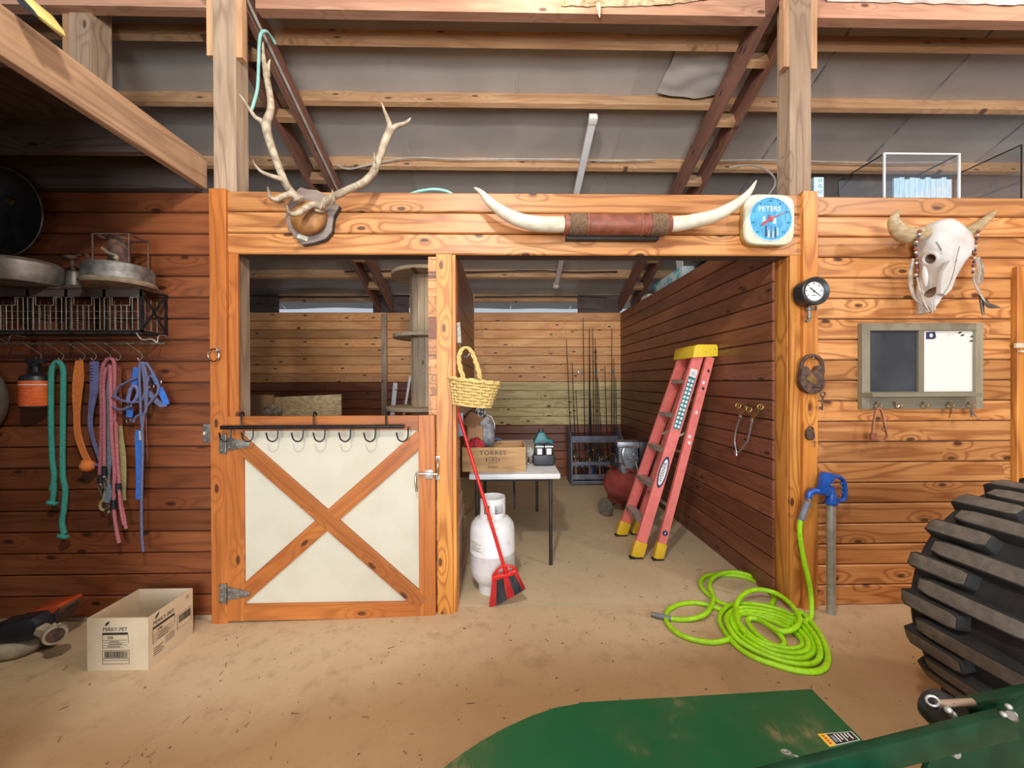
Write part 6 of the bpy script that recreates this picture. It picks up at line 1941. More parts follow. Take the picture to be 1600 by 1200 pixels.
for i in range(60):
    a = 2 * math.pi * i / 60
    rim.append(Vector((bkc.x, -0.13, bkc.z)) + tiltm @ Vector(((0.150 + 0.004 * math.cos(a * 15)) * math.cos(a), (0.100 + 0.004 * math.cos(a * 15)) * math.sin(a), 0.070 + 0.005 * math.sin(a * 15))))
MB().tube(rim, 0.010, 6, closed=True).build('braided_rim', 'wicker', bs, smooth=True)
hp_ = smooth_path([PY(a, b, y) for a, b, y in ((726, 597, -0.16), (720, 578, -0.12), (717, 560, -0.08), (721, 547, -0.05), (729, 543, -0.045), (737, 550, -0.06), (743, 565, -0.09), (748, 580, -0.12), (750, 593, -0.13))], 6)
for ph_ in (0, 2.1, 4.2):
    pts = [p + Vector((0.009 * math.cos(i * 0.55 + ph_), 0.009 * math.sin(i * 0.55 + ph_), 0)) for i, p in enumerate(hp_)]
    MB().tube(pts, 0.007, 6).build('handle_strand', 'wicker', bs, smooth=True)
hk = thing('strap_hook', 'grey metal strap hook on the centre post above the basket', 'hook', PY(722, 562, -0.03))
MB().bar(PY(716, 504, 0.06), PY(718, 536, 0.045), 0.006, 0.025, (1, 0, 0)).build('strap_plate', 'zinc_dark', hk)
MB().tube(smooth_path([PY(718, 536, 0.045), PY(720, 547, 0.0), PY(724, 556, -0.04), PY(730, 558, -0.06), PY(734, 552, -0.06)], 5), 0.006, 8).build('hook_arm', 'zinc_dark', hk, smooth=True)

# ================================================================ LEFT STALL CONTENTS
# ---- cable spool tower
sc = Vector((-0.85, 1.95, 0.0))
spn = thing('cable_spool', 'tall wooden cable spool tower with three round discs', 'cable spool', sc)
for z, r, nm in ((2.63, 0.40, 'disc'), (1.945, 0.385, 'disc'), (1.15, 0.46, 'disc'), (0.0, 0.46, 'disc')):
    MB().lathe([(r - 0.006, 0), (r, 0.006), (r, 0.034), (r - 0.006, 0.04)], sc + Vector((0, 0, z)), n=40).build(nm, 'spool_grey', spn, smooth=True)
for z0, z1, r in ((1.986, 2.628, 0.19), (1.191, 1.943, 0.18), (0.041, 1.148, 0.18)):
    n_ = 16
    for i in range(n_):
        a = 2 * math.pi * (i + 0.5) / n_
        w = 2 * r * math.tan(math.pi / n_) * 0.97
        o = board('barrel_stave', sc + Vector((r * math.cos(a), r * math.sin(a), (z0 + z1) / 2)), z1 - z0, w, 0.014, 'spool_grey', None, spn)
        o.rotation_mode = 'QUATERNION'
        X = Vector((0, 0, 1))
        Y = Vector((-math.cos(a), -math.sin(a), 0))
        o.rotation_quaternion = Matrix((X, Y, X.cross(Y))).transposed().to_quaternion()
# white boards leaning by the spool
wbp = thing('folding_chair', 'white wooden folding chair standing behind the spool disc', 'chair', (-1.4, 2.7, 0))
y_ = 2.62
for a, b, w in (((612, 640), (616, 598), 0.055), ((629, 650), (639, 588), 0.03)):
    p1 = PY(b[0] + 2, b[1], y_)
    p0 = PY(a[0] + 2, a[1], y_)
    d_ = p1 - p0
    p0 = p1 - d_ * (p1.z / d_.z)
    MB().bar(p0, p1, w, 0.02, (0, 1, 0)).build('back_upright', 'white', wbp, bev=0.003)
pa, pb = PY(614, 700, y_), PY(640, 700, y_)
MB().bar(pa, pb, 0.08, 0.02, (0, 1, 0)).build('cross_slat', 'white', wbp, bev=0.003)
MB().obox((pa + pb) / 2 + Vector((0, 0.15, -0.1)), (0.30, 0.34, 0.02)).build('seat', 'white', wbp, bev=0.003)
for dx in (-0.12, 0.12):
    MB().bar((pa.x + 0.13 + dx, y_ + 0.29, 0.0), (pa.x + 0.13 + dx, y_ + 0.29, pa.z - 0.1), 0.03, 0.02, (0, 1, 0)).build('leg', 'white', wbp)
MB().lathe([(0, 0), (0.011, 0), (0.011, 0.001), (0, 0.001)], PY(618, 609, y_ - 0.012), (0, -1, 0), 12).build('green_mark', 'teal', wbp)
# strand board and cardboard standing behind the door
yo = 1.15
o = MB().prism([PY(424, 621, yo), PY(533, 616, yo)] + [Vector((PY(533, 616, yo).x, yo, 0.0)), Vector((PY(424, 621, yo).x, yo, 0.0))], (0, 0.014, 0)).build('strand_board', 'osb', None)
tag(o, 'mottled strand board panel standing behind the cream door', 'panel')
o = MB().prism([PY(388, 617, yo - 0.05), PY(425.5, 617, yo - 0.05), Vector((PY(425.5, 617, yo - 0.05).x, yo - 0.05, 0)), Vector((PY(388, 617, yo - 0.05).x, yo - 0.05, 0))], (0, 0.03, 0)).build('cardboard_sheet', 'cardboard', None)
tag(o, 'plain brown cardboard sheet beside the strand board', 'cardboard')
o = crumple(PY(425, 642, yo - 0.13), (0.085, 0.03, 0.05), 'fur', 1.3, 0.5).build('dusty_brush', 'fur', None, smooth=True)
tag(o, 'dark dusty brush head poking above the stall door', 'brush')
MB().tube([PY(425, 645, yo - 0.13), Vector((PY(425, 645, yo - 0.13).x, yo - 0.15, 0.0))], 0.012, 8).build('brush_stick', 'weathered', o)

# ================================================================ FOREGROUND
# ---- cardboard box
bx0, bx1 = -2.155, -1.845
by0, by1 = -0.425, -0.135
z0 = -0.0295
bh_ = 0.272
cbx = thing('cardboard_box', 'open pale cardboard box with black printed panels', 'box', ((bx0 + bx1) / 2, (by0 + by1) / 2, z0))
w_ = 0.005
MB().box(bx0, bx1, by0, by0 + w_, z0, z0 + bh_).build('front_side', 'box_card', cbx)
MB().box(bx0, bx1, by1 - w_, by1, z0, z0 + bh_).build('back_side', 'box_card', cbx)
MB().box(bx0, bx0 + w_, by0 + w_, by1 - w_, z0, z0 + bh_).build('end_side', 'box_card', cbx)
MB().box(bx1 - w_, bx1, by0 + w_, by1 - w_, z0, z0 + bh_).build('end_side', 'box_card', cbx)
MB().box(bx0 + w_, bx1 - w_, by0 + w_, by1 - w_, z0, z0 + 0.004).build('box_floor', 'box_card', cbx)


def box_print(face, u0, ztop, s_):
    """panel printed on one side of the box; u runs along the face"""
    if face == 'front':
        pt = lambda u, z: Vector((bx0 + u, by0 - 0.0006, z0 + z))
        rot = (math.pi / 2, 0, 0)
    else:
        pt = lambda u, z: Vector((bx1 + 0.0006, by0 + u, z0 + z))
        rot = (math.pi / 2, 0, math.pi / 2)

    def rect(u, z, w, h, mt='black_print', nm='print_bar', lift=0.0):
        a, b, c_, d_ = pt(u, z), pt(u + w, z), pt(u + w, z + h), pt(u, z + h)
        nv = Vector((0, -1, 0)) if face == 'front' else Vector((1, 0, 0))
        MB().prism([p + nv * lift for p in (a, b, c_, d_)], nv * 0.0004).build(nm, mt, cbx)

    text('PERKY-PET', 0.026 * s_, pt(u0 + 0.065 * s_, ztop - 0.012 * s_), 'black_print', cbx, rot=rot)
    b_ = [pt(u0 + a * s_, ztop + c_ * s_) for a, c_ in ((0.012, 0.008), (0.02, 0.022), (0.038, 0.034), (0.034, 0.018), (0.022, 0.008))]
    MB().prism(b_, (0, -0.0004, 0) if face == 'front' else (0.0004, 0, 0)).build('bird_mark', 'black_print', cbx)
    rect(u0, ztop - 0.040 * s_, 0.13 * s_, 0.012 * s_)
    text('338', 0.020 * s_, pt(u0 + 0.04 * s_, ztop - 0.055 * s_), 'black_print', cbx, rot=rot)
    for i, wd in enumerate((0.125, 0.12, 0.125, 0.11)):
        rect(u0, ztop - (0.068 + 0.013 * i) * s_, wd * s_, 0.0016 * s_)
    for u, z, w, h in ((0.0, -0.112, 0.0016, 0.07), (0.13, -0.085, 0.0016, 0.045)):
        rect(u0 + u * s_, ztop + z * s_, w * s_, h * s_)
    for i, (u, wd) in enumerate(((0.035, 0.05), (0.03, 0.07), (0.025, 0.065))):
        rect(u0 + u * s_, ztop - (0.076 + 0.013 * i) * s_, wd * s_, 0.003 * s_)
    return rect, pt, rot


rect, pt, rot = box_print('front', 0.078, 0.225, 1.0)
for u, w in ((0.0, 0.135), ):
    rect(0.078, 0.034, 0.136, 0.0018)
    rect(0.078, 0.104, 0.136, 0.0018)
    rect(0.078, 0.034, 0.0018, 0.07)
    rect(0.2125, 0.034, 0.0018, 0.07)
    rect(0.078, 0.052, 0.136, 0.0018)
    rect(0.078, 0.062, 0.136, 0.0018)
random.seed(3)
u = 0.088
while u < 0.205:
    w = random.choice((0.0016, 0.003, 0.0042))
    rect(u, 0.066, w, 0.034, nm='bar_code')
    u += w + random.choice((0.0016, 0.0028))
rect, pt, rot = box_print('side', 0.025, 0.232, 1.05)
u = 0.185
for uu, w in ((0.178, 0.095),):
    rect(0.178, 0.095, 0.098, 0.0018)
    rect(0.178, 0.175, 0.098, 0.0018)
    rect(0.178, 0.095, 0.0018, 0.08)
    rect(0.274, 0.095, 0.0018, 0.08)
u = 0.19
while u < 0.265:
    w = random.choice((0.002, 0.0035, 0.0045))
    rect(u, 0.125, w, 0.042, nm='bar_code')
    u += w + random.choice((0.002, 0.003))
for i, wd in enumerate((0.06, 0.05, 0.065, 0.055)):
    rect(0.03, 0.085 - i * 0.012, wd, 0.004)
    rect(0.10, 0.105 - i * 0.010, 0.06, 0.003)
# recycling triangle as three short arrows
for k in range(3):
    a = k * 2 * math.pi / 3 + math.pi / 2
    c0 = pt(0.25 + 0.012 * math.cos(a), 0.242 + 0.012 * math.sin(a))
    a2 = a + 2.1
    MB().prism([pt(0.25 + 0.013 * math.cos(a + d1) * r1, 0.242 + 0.013 * math.sin(a + d1) * r1) for d1, r1 in ((0.1, 1.0), (1.6, 0.9), (1.6, 0.55), (0.1, 0.6))], (0.0004, 0, 0)).build('recycling_mark', 'black_print', cbx)
o = MB().box(-1.99, -1.87, -0.27, -0.16, z0 + 0.0045, z0 + 0.13).build('paper_packet', 'rust', None, bev=0.002)
tag(o, 'dark brown packet standing inside the open cardboard box', 'packet')

# ---- orange power tool on the floor at the left
zt_ = -0.0295
tl = thing('power_tool', 'orange and black power tool lying on a beige base by the wall', 'power tool', PZ(40, 1033, zt_))
y0_ = -0.40
m_ = MB()
path = [PZ(-60, 1020, zt_ + 0.045), PZ(0, 1018, zt_ + 0.045), PZ(35, 1012, zt_ + 0.045), PZ(60, 1000, zt_ + 0.045), PZ(78, 988, zt_ + 0.05)]
sp_ = smooth_path(path, 6)
MB().tube(sp_, [0.045] * (len(sp_) - 3) + [0.04, 0.034, 0.026], 16).build('base_tube', 'beige_plastic', tl, smooth=True)
MB().prism([PY(a, b, -0.34) for a, b in ((-30, 985), (0, 980), (15, 971), (48, 966), (58, 978), (58, 992), (45, 1003), (0, 1008), (-30, 1008))], (0, 0.14, 0)).build('motor_cover', 'dark_plastic', tl, bev=0.02)
MB().prism([PY(a, b, -0.26) for a, b in ((20, 974), (45, 956), (88, 946), (92, 950), (80, 962), (72, 975), (62, 990), (50, 985))], (0, 0.13, 0)).build('orange_shell', 'orange', tl, bev=0.012)
MB().prism([PY(a, b, -0.25) for a, b in ((74, 974), (78, 960), (92, 947), (96, 952), (90, 970), (80, 980))], (0, 0.10, 0)).build('air_duct', 'rust', tl, bev=0.004)
MB().obox(PY(66, 974, -0.275), (0.028, 0.02, 0.045)).build('switch_block', 'paper', tl, bev=0.003)
wc = PY(86, 991, -0.36)
MB().lathe([(0.035, -0.02), (0.048, -0.02), (0.05, 0.0), (0.046, 0.02), (0.035, 0.02)], wc, (0.75, -0.6, 0.1), 28, caps=False).build('end_ring', 'beige_plastic', tl, smooth=True)
MB().lathe([(0.0, 0.01), (0.037, 0.01), (0.037, 0.014), (0, 0.014)], wc, (0.75, -0.6, 0.1), 24).build('end_cap', 'rust', tl, smooth=True)
m_ = MB()
for a, b in ((83, 974), (94, 974)):
    m_.bar(PY(88, 981, -0.36), PY(a, b, -0.36), 0.012, 0.012)
m_.obox(PY(72, 986, -0.34), (0.07, 0.05, 0.04), Matrix.Rotation(0.4, 3, 'Y'))
m_.build('clamp_wings', 'beige_plastic', tl, bev=0.003)
MB().lathe([(0.02, 0), (0.036, 0.01), (0.036, 0.05), (0.02, 0.055)], PZ(66, 1003, zt_ + 0.04), (0.8, 0.4, 0.1), 16).build('bellows', 'dark_tin', tl, smooth=True)

# ---- tractor wheel
WC = Vector((2.185, 0, 0.528))
RO = 0.528
yfar, ynear = -0.865, -1.29
yc = (yfar + ynear) / 2
tw = thing('tractor_wheel', 'large black tractor tyre with thick cross bars', 'tractor wheel', (WC.x, yc, 0))
hw = (yfar - ynear) / 2
prof = [(0.30, -hw + 0.06), (0.33, -hw + 0.03), (0.42, -hw + 0.006), (0.472, -hw + 0.008), (0.488, -hw + 0.03), (0.478, -hw / 2), (0.478, 0), (0.478, hw / 2), (0.488, hw - 0.03), (0.472, hw - 0.008), (0.42, hw - 0.006), (0.33, hw - 0.03), (0.30, hw - 0.06)]
MB().lathe(prof, (WC.x, yc, WC.z), (0, 1, 0), 72).build('tyre_carcass', 'rubber', tw, smooth=True)
NL = 20
far_tip = math.radians(177)


def lug(theta, ya, yb, skew, bevel_end):
    """bar across the tread; theta measured from +X towards +Z, ya..yb axial"""
    m2 = MB()
    n_ = 9
    half = 0.032
    vs_ = []
    for i in range(n_):
        t = i / (n_ - 1)
        y = ya + (yb - ya) * t
        th_ = theta + skew * t
        ed = abs(y - yc) / hw
        rt = RO - 0.006 * ed * ed - (0.014 * (ed - 0.88) / 0.12 if ed > 0.88 else 0.0)
        rb = 0.455 if ed < 0.9 else 0.425
        hwid = half * (0.75 if (i == 0 or i == n_ - 1) else 1.0)
        for (r_, k_) in ((rb, -1.5), (rt, -1.0), (rt, 1.0), (rb, 1.5)):
            a = th_ + k_ * hwid / RO
            vs_.append((WC.x + r_ * math.cos(a), y, WC.z + r_ * math.sin(a)))
    fs_ = []
    for i in range(n_ - 1):
        for k in range(3):
            fs_.append((i * 4 + k, i * 4 + k + 1, i * 4 + 5 + k, i * 4 + 4 + k))
    fs_ += [(0, 1, 2, 3), ((n_ - 1) * 4 + 3, (n_ - 1) * 4 + 2, (n_ - 1) * 4 + 1, (n_ - 1) * 4)]
    m2.add(vs_, fs_)
    m2.mi = [1 if (j < (n_ - 1) * 3 and j % 3 == 1) else 0 for j in range(len(fs_))]
    return m2


mats_ = MAT['rubber_dusty']
for k in range(NL):
    a = far_tip + k * 2 * math.pi / NL
    for nm, ya, yb, th_, sk_ in (('far', yfar - 0.002, yfar - 0.225, a, 0.015), ('near', yfar - 0.072, ynear + 0.002, a - math.pi / NL, 0.015)):
        o = lug(th_, ya, yb, -sk_, True).build('tread_bar', ['rubber', 'rubber_dusty'], tw)
        b2 = bmesh.new()
        b2.from_mesh(o.data)
        bmesh.ops.recalc_face_normals(b2, faces=b2.faces)
        es = [e for e in b2.edges if len(e.link_faces) == 2 and e.calc_face_angle(0) > 0.5]
        bmesh.ops.bevel(b2, geom=es, offset=0.006, segments=2, affect='EDGES', profile=0.6, clamp_overlap=True)
        b2.to_mesh(o.data)
        b2.free()
        o.data.shade_smooth()
        o.data.set_sharp_from_angle(angle=math.radians(50))
MB().lathe([(0.10, -0.03), (0.24, -0.03), (0.28, -hw + 0.08), (0.31, -hw + 0.05), (0.31, hw - 0.05), (0.28, hw - 0.08), (0.24, 0.0), (0.10, 0.0)], (WC.x, yc, WC.z), (0, 1, 0), 40).build('rim', 'yellow', tw, smooth=True)
MB().lathe([(0.0, -0.10), (0.07, -0.10), (0.10, -0.02), (0.10, 0.06), (0, 0.06)], (WC.x, yc, WC.z), (0, 1, 0), 20).build('hub', 'yellow', tw, smooth=True)

# ---- rotary cutter
ZD = 0.30
mw = thing('rotary_cutter', 'dusty green rotary cutter deck with a sloping hitch strut', 'mower', (0.6, -1.7, 0))
edge = [PZ(a, b, ZD) for a, b in ((1268, 1076), (1100, 1086), (905, 1097), (903, 1099), (868, 1105), (830, 1118), (790, 1136), (750, 1158), (720, 1178), (690, 1201))]
e9 = edge[-1]
left = [(e9.x - 0.12, e9.y - 0.13), (e9.x - 0.20, e9.y - 0.27), (e9.x - 0.235, e9.y - 0.42), (e9.x - 0.22, e9.y - 0.57), (e9.x - 0.14, e9.y - 0.74), (e9.x + 0.02, e9.y - 0.90), (e9.x + 0.22, e9.y - 0.99), (e9.x + 0.48, e9.y - 1.02), (edge[0].x, e9.y - 1.02)]
poly = edge + [Vector((a, b, ZD)) for a, b in left]
MB().prism(poly, (0, 0, -0.008)).build('deck_plate', 'green', mw, bev=0.003)
sk_ = MB()
n_ = len(poly)
for i in range(n_ - 1):
    a, b = poly[i], poly[i + 1]
    if (b - a).length > 0.005:
        d_ = (b - a).normalized()
        inn = Vector((0, 0, 1)).cross(d_) * 0.006
        if inn.dot(Vector((0.6, -1.7, ZD)) - a) < 0:
            inn = -inn
        sk_.prism([a + Vector((0, 0, -0.008)), b + Vector((0, 0, -0.008)), Vector((b.x, b.y, 0.07)), Vector((a.x, a.y, 0.07))], inn)
sk_.build('side_skirt', 'green', mw)
MB().box(edge[0].x - 0.09, edge[0].x - 0.01, -1.05, -0.99, 0.0, 0.08).box(-0.1, 0.6, -1.14, -1.09, 0.0, 0.07).build('skid_shoe', 'black_metal', mw, bev=0.004)
MB().box(edge[0].x - 0.09, edge[0].x - 0.01, -2.2, -2.1, 0.0, 0.08).build('skid_shoe', 'black_metal', mw, bev=0.004)
# warning decals on the deck
d0 = [PZ(a, b, ZD + 0.0006) for a, b in ((1277, 1147), (1330, 1143), (1344, 1156), (1296, 1167))]


def quad(P, u0, u1, v0, v1, lift=0.0):
    f = lambda u, v: (P[0].lerp(P[1], u)).lerp(P[3].lerp(P[2], u), v) + Vector((0, 0, lift))
    return [f(u0, v0), f(u1, v0), f(u1, v1), f(u0, v1)]


def decal(P):
    MB().prism(quad(P, 0, 1, 0, 1), (0, 0, 0.0004)).build('decal', 'paper', mw)
    MB().prism(quad(P, 0.24, 0.97, 0.06, 0.96, 0.0006), (0, 0, 0.0004)).build('decal_field', 'black_print', mw)
    MB().prism(quad(P, 0.0, 0.22, 0.0, 1.0, 0.0006), (0, 0, 0.0004)).build('decal_band', 'yellow', mw)
    for i in range(5):
        MB().prism(quad(P, 0.42 + i * 0.10, 0.455 + i * 0.10, 0.14, (0.85, 0.7, 0.88, 0.6, 0.8)[i], 0.0012), (0, 0, 0.0004)).build('decal_line', 'paper', mw)
    MB().prism(quad(P, 0.28, 0.38, 0.25, 0.8, 0.0012), (0, 0, 0.0004)).build('decal_symbol', 'grip', mw)
    for i in range(4):
        MB().prism(quad(P, 0.07, 0.15, 0.14 + 0.2 * i, 0.26 + 0.2 * i, 0.0012), (0, 0, 0.0004)).build('decal_letter', 'red_print', mw)


decal(d0)
decal([PZ(a, b, ZD + 0.0006) for a, b in ((1300, 1188), (1372, 1184), (1388, 1196), (1322, 1204))])
# hitch strut
S0, S1 = PY(1170, 1231, -1.43), PY(1580, 1128, -1.43)
MB().bar(S0, S1, 0.028, 0.072, (0, 0, 1)).build('hitch_strut', 'green_dark', mw, bev=0.004)
MB().bar(S1 + Vector((-0.02, 0, 0.01)), PY(1680, 1070, -1.43), 0.026, 0.05, (0, 0, 1)).build('upper_brace', 'green_dark', mw, bev=0.004)
for a, b in ((1576, 1100), (1568, 1112), (1584, 1112)):
    MB().ball(PY(a, b + 4, -1.452), (0.008, 0.008, 0.007), 10, 6).build('bolt_head', 'galv', mw, smooth=True)
MB().tube([PY(1580, 1118, -1.46), PY(1586, 1126, -1.38)], 0.011, 10).build('hitch_pin', 'zinc_dark', mw, smooth=True)
yp = -1.39
MB().prism([PY(a, b, yp) for a, b in ((1442, 1215), (1462, 1168), (1500, 1140), (1560, 1122), (1640, 1108), (1660, 1240), (1440, 1240))], (0, 0.014, 0)).build('mast_plate', 'green_dark', mw, bev=0.003)
for a, b in ((1538, 1155), (1490, 1175)):
    MB().lathe([(0.0, 0.012), (0.010, 0.011), (0.014, 0.0)], PY(a, b, yp), (0, -1, 0), 8).build('plate_bolt', 'galv', mw, smooth=True)
yl_ = -1.345
MB().bar(PY(1470, 1117, yl_), PY(1660, 1078, yl_), 0.03, 0.06, (0, 0, 1)).build('lower_link', 'green_dark', mw, bev=0.006)
MB().lathe([(0.02, -0.03), (0.05, -0.028), (0.055, 0), (0.05, 0.028), (0.02, 0.03)], PY(1474, 1113, yl_), (0, 1, 0), 24).build('link_ball_end', 'dark_tin', mw, smooth=True)
MB().tube([PY(1466, 1100, yl_ - 0.02), PY(1520, 1097, yl_ - 0.02)], 0.010, 12).build('link_pin', 'weathered', mw, smooth=True)
MB().ring(PY(1457, 1095, yl_ - 0.02), 0.014, 0.0035, (0.5, 1, 0), 18, 8).build('lynch_ring', 'galv', mw, smooth=True)
for a, b in ((1482, 1110), (1489, 1117)):
    MB().ball(PY(a, b, yl_ - 0.045), 0.010, 10, 6).build('link_bolt', 'galv', mw, smooth=True)
ca = PZ(1222, 1182, ZD + 0.03)
for i in range(5):
    c_ = ca + Vector((0.012 + 0.018 * i, -0.02 * i, 0.012 - 0.004 * i))
    MB().ring(c_, 0.012, 0.0035, (1, 1, 0.3) if i % 2 else (0, 0.4, 1), 12, 6).build('chain_link', 'galv', mw, smooth=True)
# deck gearbox out of the picture, on the centre of the deck
MB().obox((0.45, -1.75, ZD + 0.11), (0.24, 0.22, 0.20)).build('gearbox', 'green_dark', mw, bev=0.02)

# ---- grit and straw on the floor
random.seed(21)
m_ = MB()
for i in range(260):
    px, py = random.uniform(40, 1560), random.uniform(952, 1190)
    if random.random() < 0.45:
        px, py = random.uniform(720, 1300), random.uniform(800, 1010)
    p = PZ(px, py, 0.0)
    if p.x > XS - 0.05 and p.y > -0.02 or p.y > 0.05 and p.x < -0.3:
        continue
    p.z = zfloor(p.x) + 0.0015
    a = random.uniform(0, math.pi)
    if random.random() < 0.3:
        ln_ = random.uniform(0.01, 0.045)
        m_.obox(p, (ln_, 0.0022, 0.002), Matrix.Rotation(a, 3, 'Z'))
    else:
        s_ = random.uniform(0.0015, 0.005)
        m_.obox(p, (s_ * 2, s_, 0.003), Matrix.Rotation(a, 3, 'Z'))
o = m_.build('floor_litter', 'debris', floor)
o['kind'] = 'stuff'
o['label'] = 'scattered straw bits and grit'
for nm, lab, a, b in (('wood_scrap', 'short pale wood scrap by the stall side wall', (1156, 892), (1178, 897)),):
    o = MB().bar(PZ(*a, 0.012), PZ(*b, 0.012), 0.02, 0.016).build(nm, 'raw', None, bev=0.002)
    tag(o, lab, 'wood scrap')

# ================================================================ OVERHEAD
# ---- strip light fixture along the roof slope
ya_, yb_ = 3.40 - 2.48, 5.62 - 2.48
fa, fb = Vector((0.785, ya_, z_purl(ya_) - 0.03)), Vector((0.755, yb_, z_purl(yb_) - 0.03))
sl = thing('strip_light', 'unlit white strip light fixed under the sloping purlins', 'light fixture', fb)
MB().bar(fa, fb, 0.062, 0.05, nrm).build('fixture_body', 'fixture', sl, bev=0.004)
dv = (fb - fa).normalized()
MB().bar(fa - dv * 0.03, fa + dv * 0.03, 0.072, 0.06, nrm).build('end_cap', 'white', sl, bev=0.004)
MB().bar(fb - dv * 0.03, fb + dv * 0.03, 0.072, 0.06, nrm).build('end_cap', 'white', sl, bev=0.004)


def roof_pt(px, d, dz=0.0):
    y = d - 2.48
    p = PY(px, 300, y)
    return Vector((p.x, y, z_purl(y) + dz))


def cable(pts, r, mt, nm, lab, cat):
    o_ = MB().tube(smooth_path(pts, 6), r, 8).build(nm, mt, None, smooth=True)
    return tag(o_, lab, cat)


# wires along the purlins
dpl = 3.894 - 2.48 - 0.03
zp_ = z_purl(dpl) + 0.06
cable([Vector((-1.62, dpl - 0.06, zp_ - 0.09)), PY(545, 264, dpl - 0.04), PY(575, 258, dpl - 0.02)] + [Vector((x, dpl - 0.012, zp_ + 0.008 * math.sin(x * 5))) for x in (-0.9, -0.4, 0.1, 0.6, 1.1, 1.5)], 0.008, 'grey_cable', 'power_cable', 'pale cable clipped along the purlin behind the antlers', 'cable')
cable([Vector((2.0, dpl - 0.012, zp_))] + [Vector((x, dpl - 0.02, zp_ + 0.01 * math.sin(x * 3))) for x in (2.4, 2.9, 3.4, 3.9, 4.5)], 0.009, 'grey_cable', 'power_cable', 'pale cable along the purlin behind the clear cases', 'cable')
dp2 = 5.51 - 2.48 - 0.03
cable([Vector((x, dp2 - 0.02, z_purl(dp2) + 0.07 + 0.012 * math.sin(x * 4))) for x in (-2.2, -1.5, -1.0, -0.5, 0.0, 0.5, 1.0, 1.6)], 0.009, 'dark_plastic', 'power_cable', 'dark cable along the low purlin inside the stall', 'cable')
dp3 = 6.06 - 2.48 - 0.03
cable([Vector((x, dp3 - 0.02, z_purl(dp3) + 0.06 + 0.01 * math.sin(x * 3))) for x in (-3.8, -3.0, -2.2, -1.5, -0.8, 0.0, 0.8, 1.6)], 0.009, 'dark_plastic', 'power_cable', 'dark cable along the last purlin above the back wall', 'cable')
# conduit on the rafter edge
xr1 = -1.655
cable([Vector((xr1, y, z_raft(y) + 0.03)) for y in (-0.5, 0.2, 0.8, 1.4, 2.0)], 0.011, 'grey_cable', 'conduit', 'grey conduit running down the rafter beside the antlers', 'conduit')
# teal hose behind the antlers
cable([PY(393, 172, 0.16), PY(402, 140, 0.16), PY(404, 100, 0.16), PY(405, 70, 0.17), PY(408, 52, 0.18), PY(416, 49, 0.2), PY(424, 58, 0.26), PY(430, 68, 0.3)], 0.010, 'teal_hose', 'teal_hose', 'pale teal hose looped behind the antler tip', 'hose')
cable([PY(640, 304, 0.18), PY(655, 299, 0.16), PY(678, 296, 0.15), PY(698, 299, 0.15), PY(710, 306, 0.15)], 0.010, 'teal_hose', 'teal_hose', 'pale teal hose arching just above the header', 'hose')
# loose cable loop near the right post
cable([PY(1140, 262, 0.9), PY(1165, 258, 0.8), PY(1190, 262, 0.7), PY(1207, 274, 0.6), PY(1211, 288, 0.5), PY(1202, 303, 0.45), PY(1195, 312, 0.45)], 0.007, 'grey_cable', 'cable_loop', 'loose pale cable loop hanging left of the thermometer post', 'cable')

# ---- torn fibre on the tie beam and the loose insulation flap
m_ = MB()
vs_, nx, nz = [], 40, 5
for j in range(nz + 1):
    for i in range(nx + 1):
        px = 876 + (1112 - 876) * i / nx
        bot = 10 + 2.5 * noise.noise(Vector((i * 0.5, 0, 0))) - 7 * (i / nx - 0.35) ** 2 * 4 * (1 if i / nx > 0.35 else 0.4)
        py = -40 + (bot + 40) * j / nz
        bulge = 0.05 * math.sin(math.pi * (j / nz)) + 0.02 * noise.noise(Vector((i * 0.4, j * 1.3, 4)))
        vs_.append(PY(px, py, 0.125 - max(0.003, bulge)))
fs_ = [(j * (nx + 1) + i, j * (nx + 1) + i + 1, (j + 1) * (nx + 1) + i + 1, (j + 1) * (nx + 1) + i) for j in range(nz) for i in range(nx)]
m_.add(vs_, fs_)
tf = m_.build('torn_insulation', 'tuft', None, smooth=True)
tag(tf, 'torn yellow fibre insulation hanging on the tie beam', 'insulation')
MB().tube(smooth_path([PY(934, 6, 0.11), PY(936, 16, 0.11), PY(937, 28, 0.115)], 4), [0.012, 0.014, 0.015, 0.015, 0.013, 0.010, 0.007, 0.004, 0.002], 8).build('hanging_wisp', 'tuft', tf, smooth=True)
m_ = MB()
vs_, nx, nz = [], 46, 5
for j in range(nz + 1):
    for i in range(nx + 1):
        px = 1292 + (1700 - 1292) * i / nx
        bot = 2 + 8 * i / nx + 2.2 * noise.noise(Vector((i * 0.45, 7, 0)))
        py = -45 + (bot + 45) * j / nz
        bulge = 0.05 * math.sin(math.pi * (j / nz)) + 0.02 * noise.noise(Vector((i * 0.4, j * 1.3, 14)))
        vs_.append(PY(px, py, 0.125 - max(0.003, bulge)))
fs_ = [(j * (nx + 1) + i, j * (nx + 1) + i + 1, (j + 1) * (nx + 1) + i + 1, (j + 1) * (nx + 1) + i) for j in range(nz) for i in range(nx)]
m_.add(vs_, fs_)
tf2 = m_.build('insulation_batt', 'paper', cei, smooth=True)
tf2['label'] = 'white insulation batt sagging over the beam'
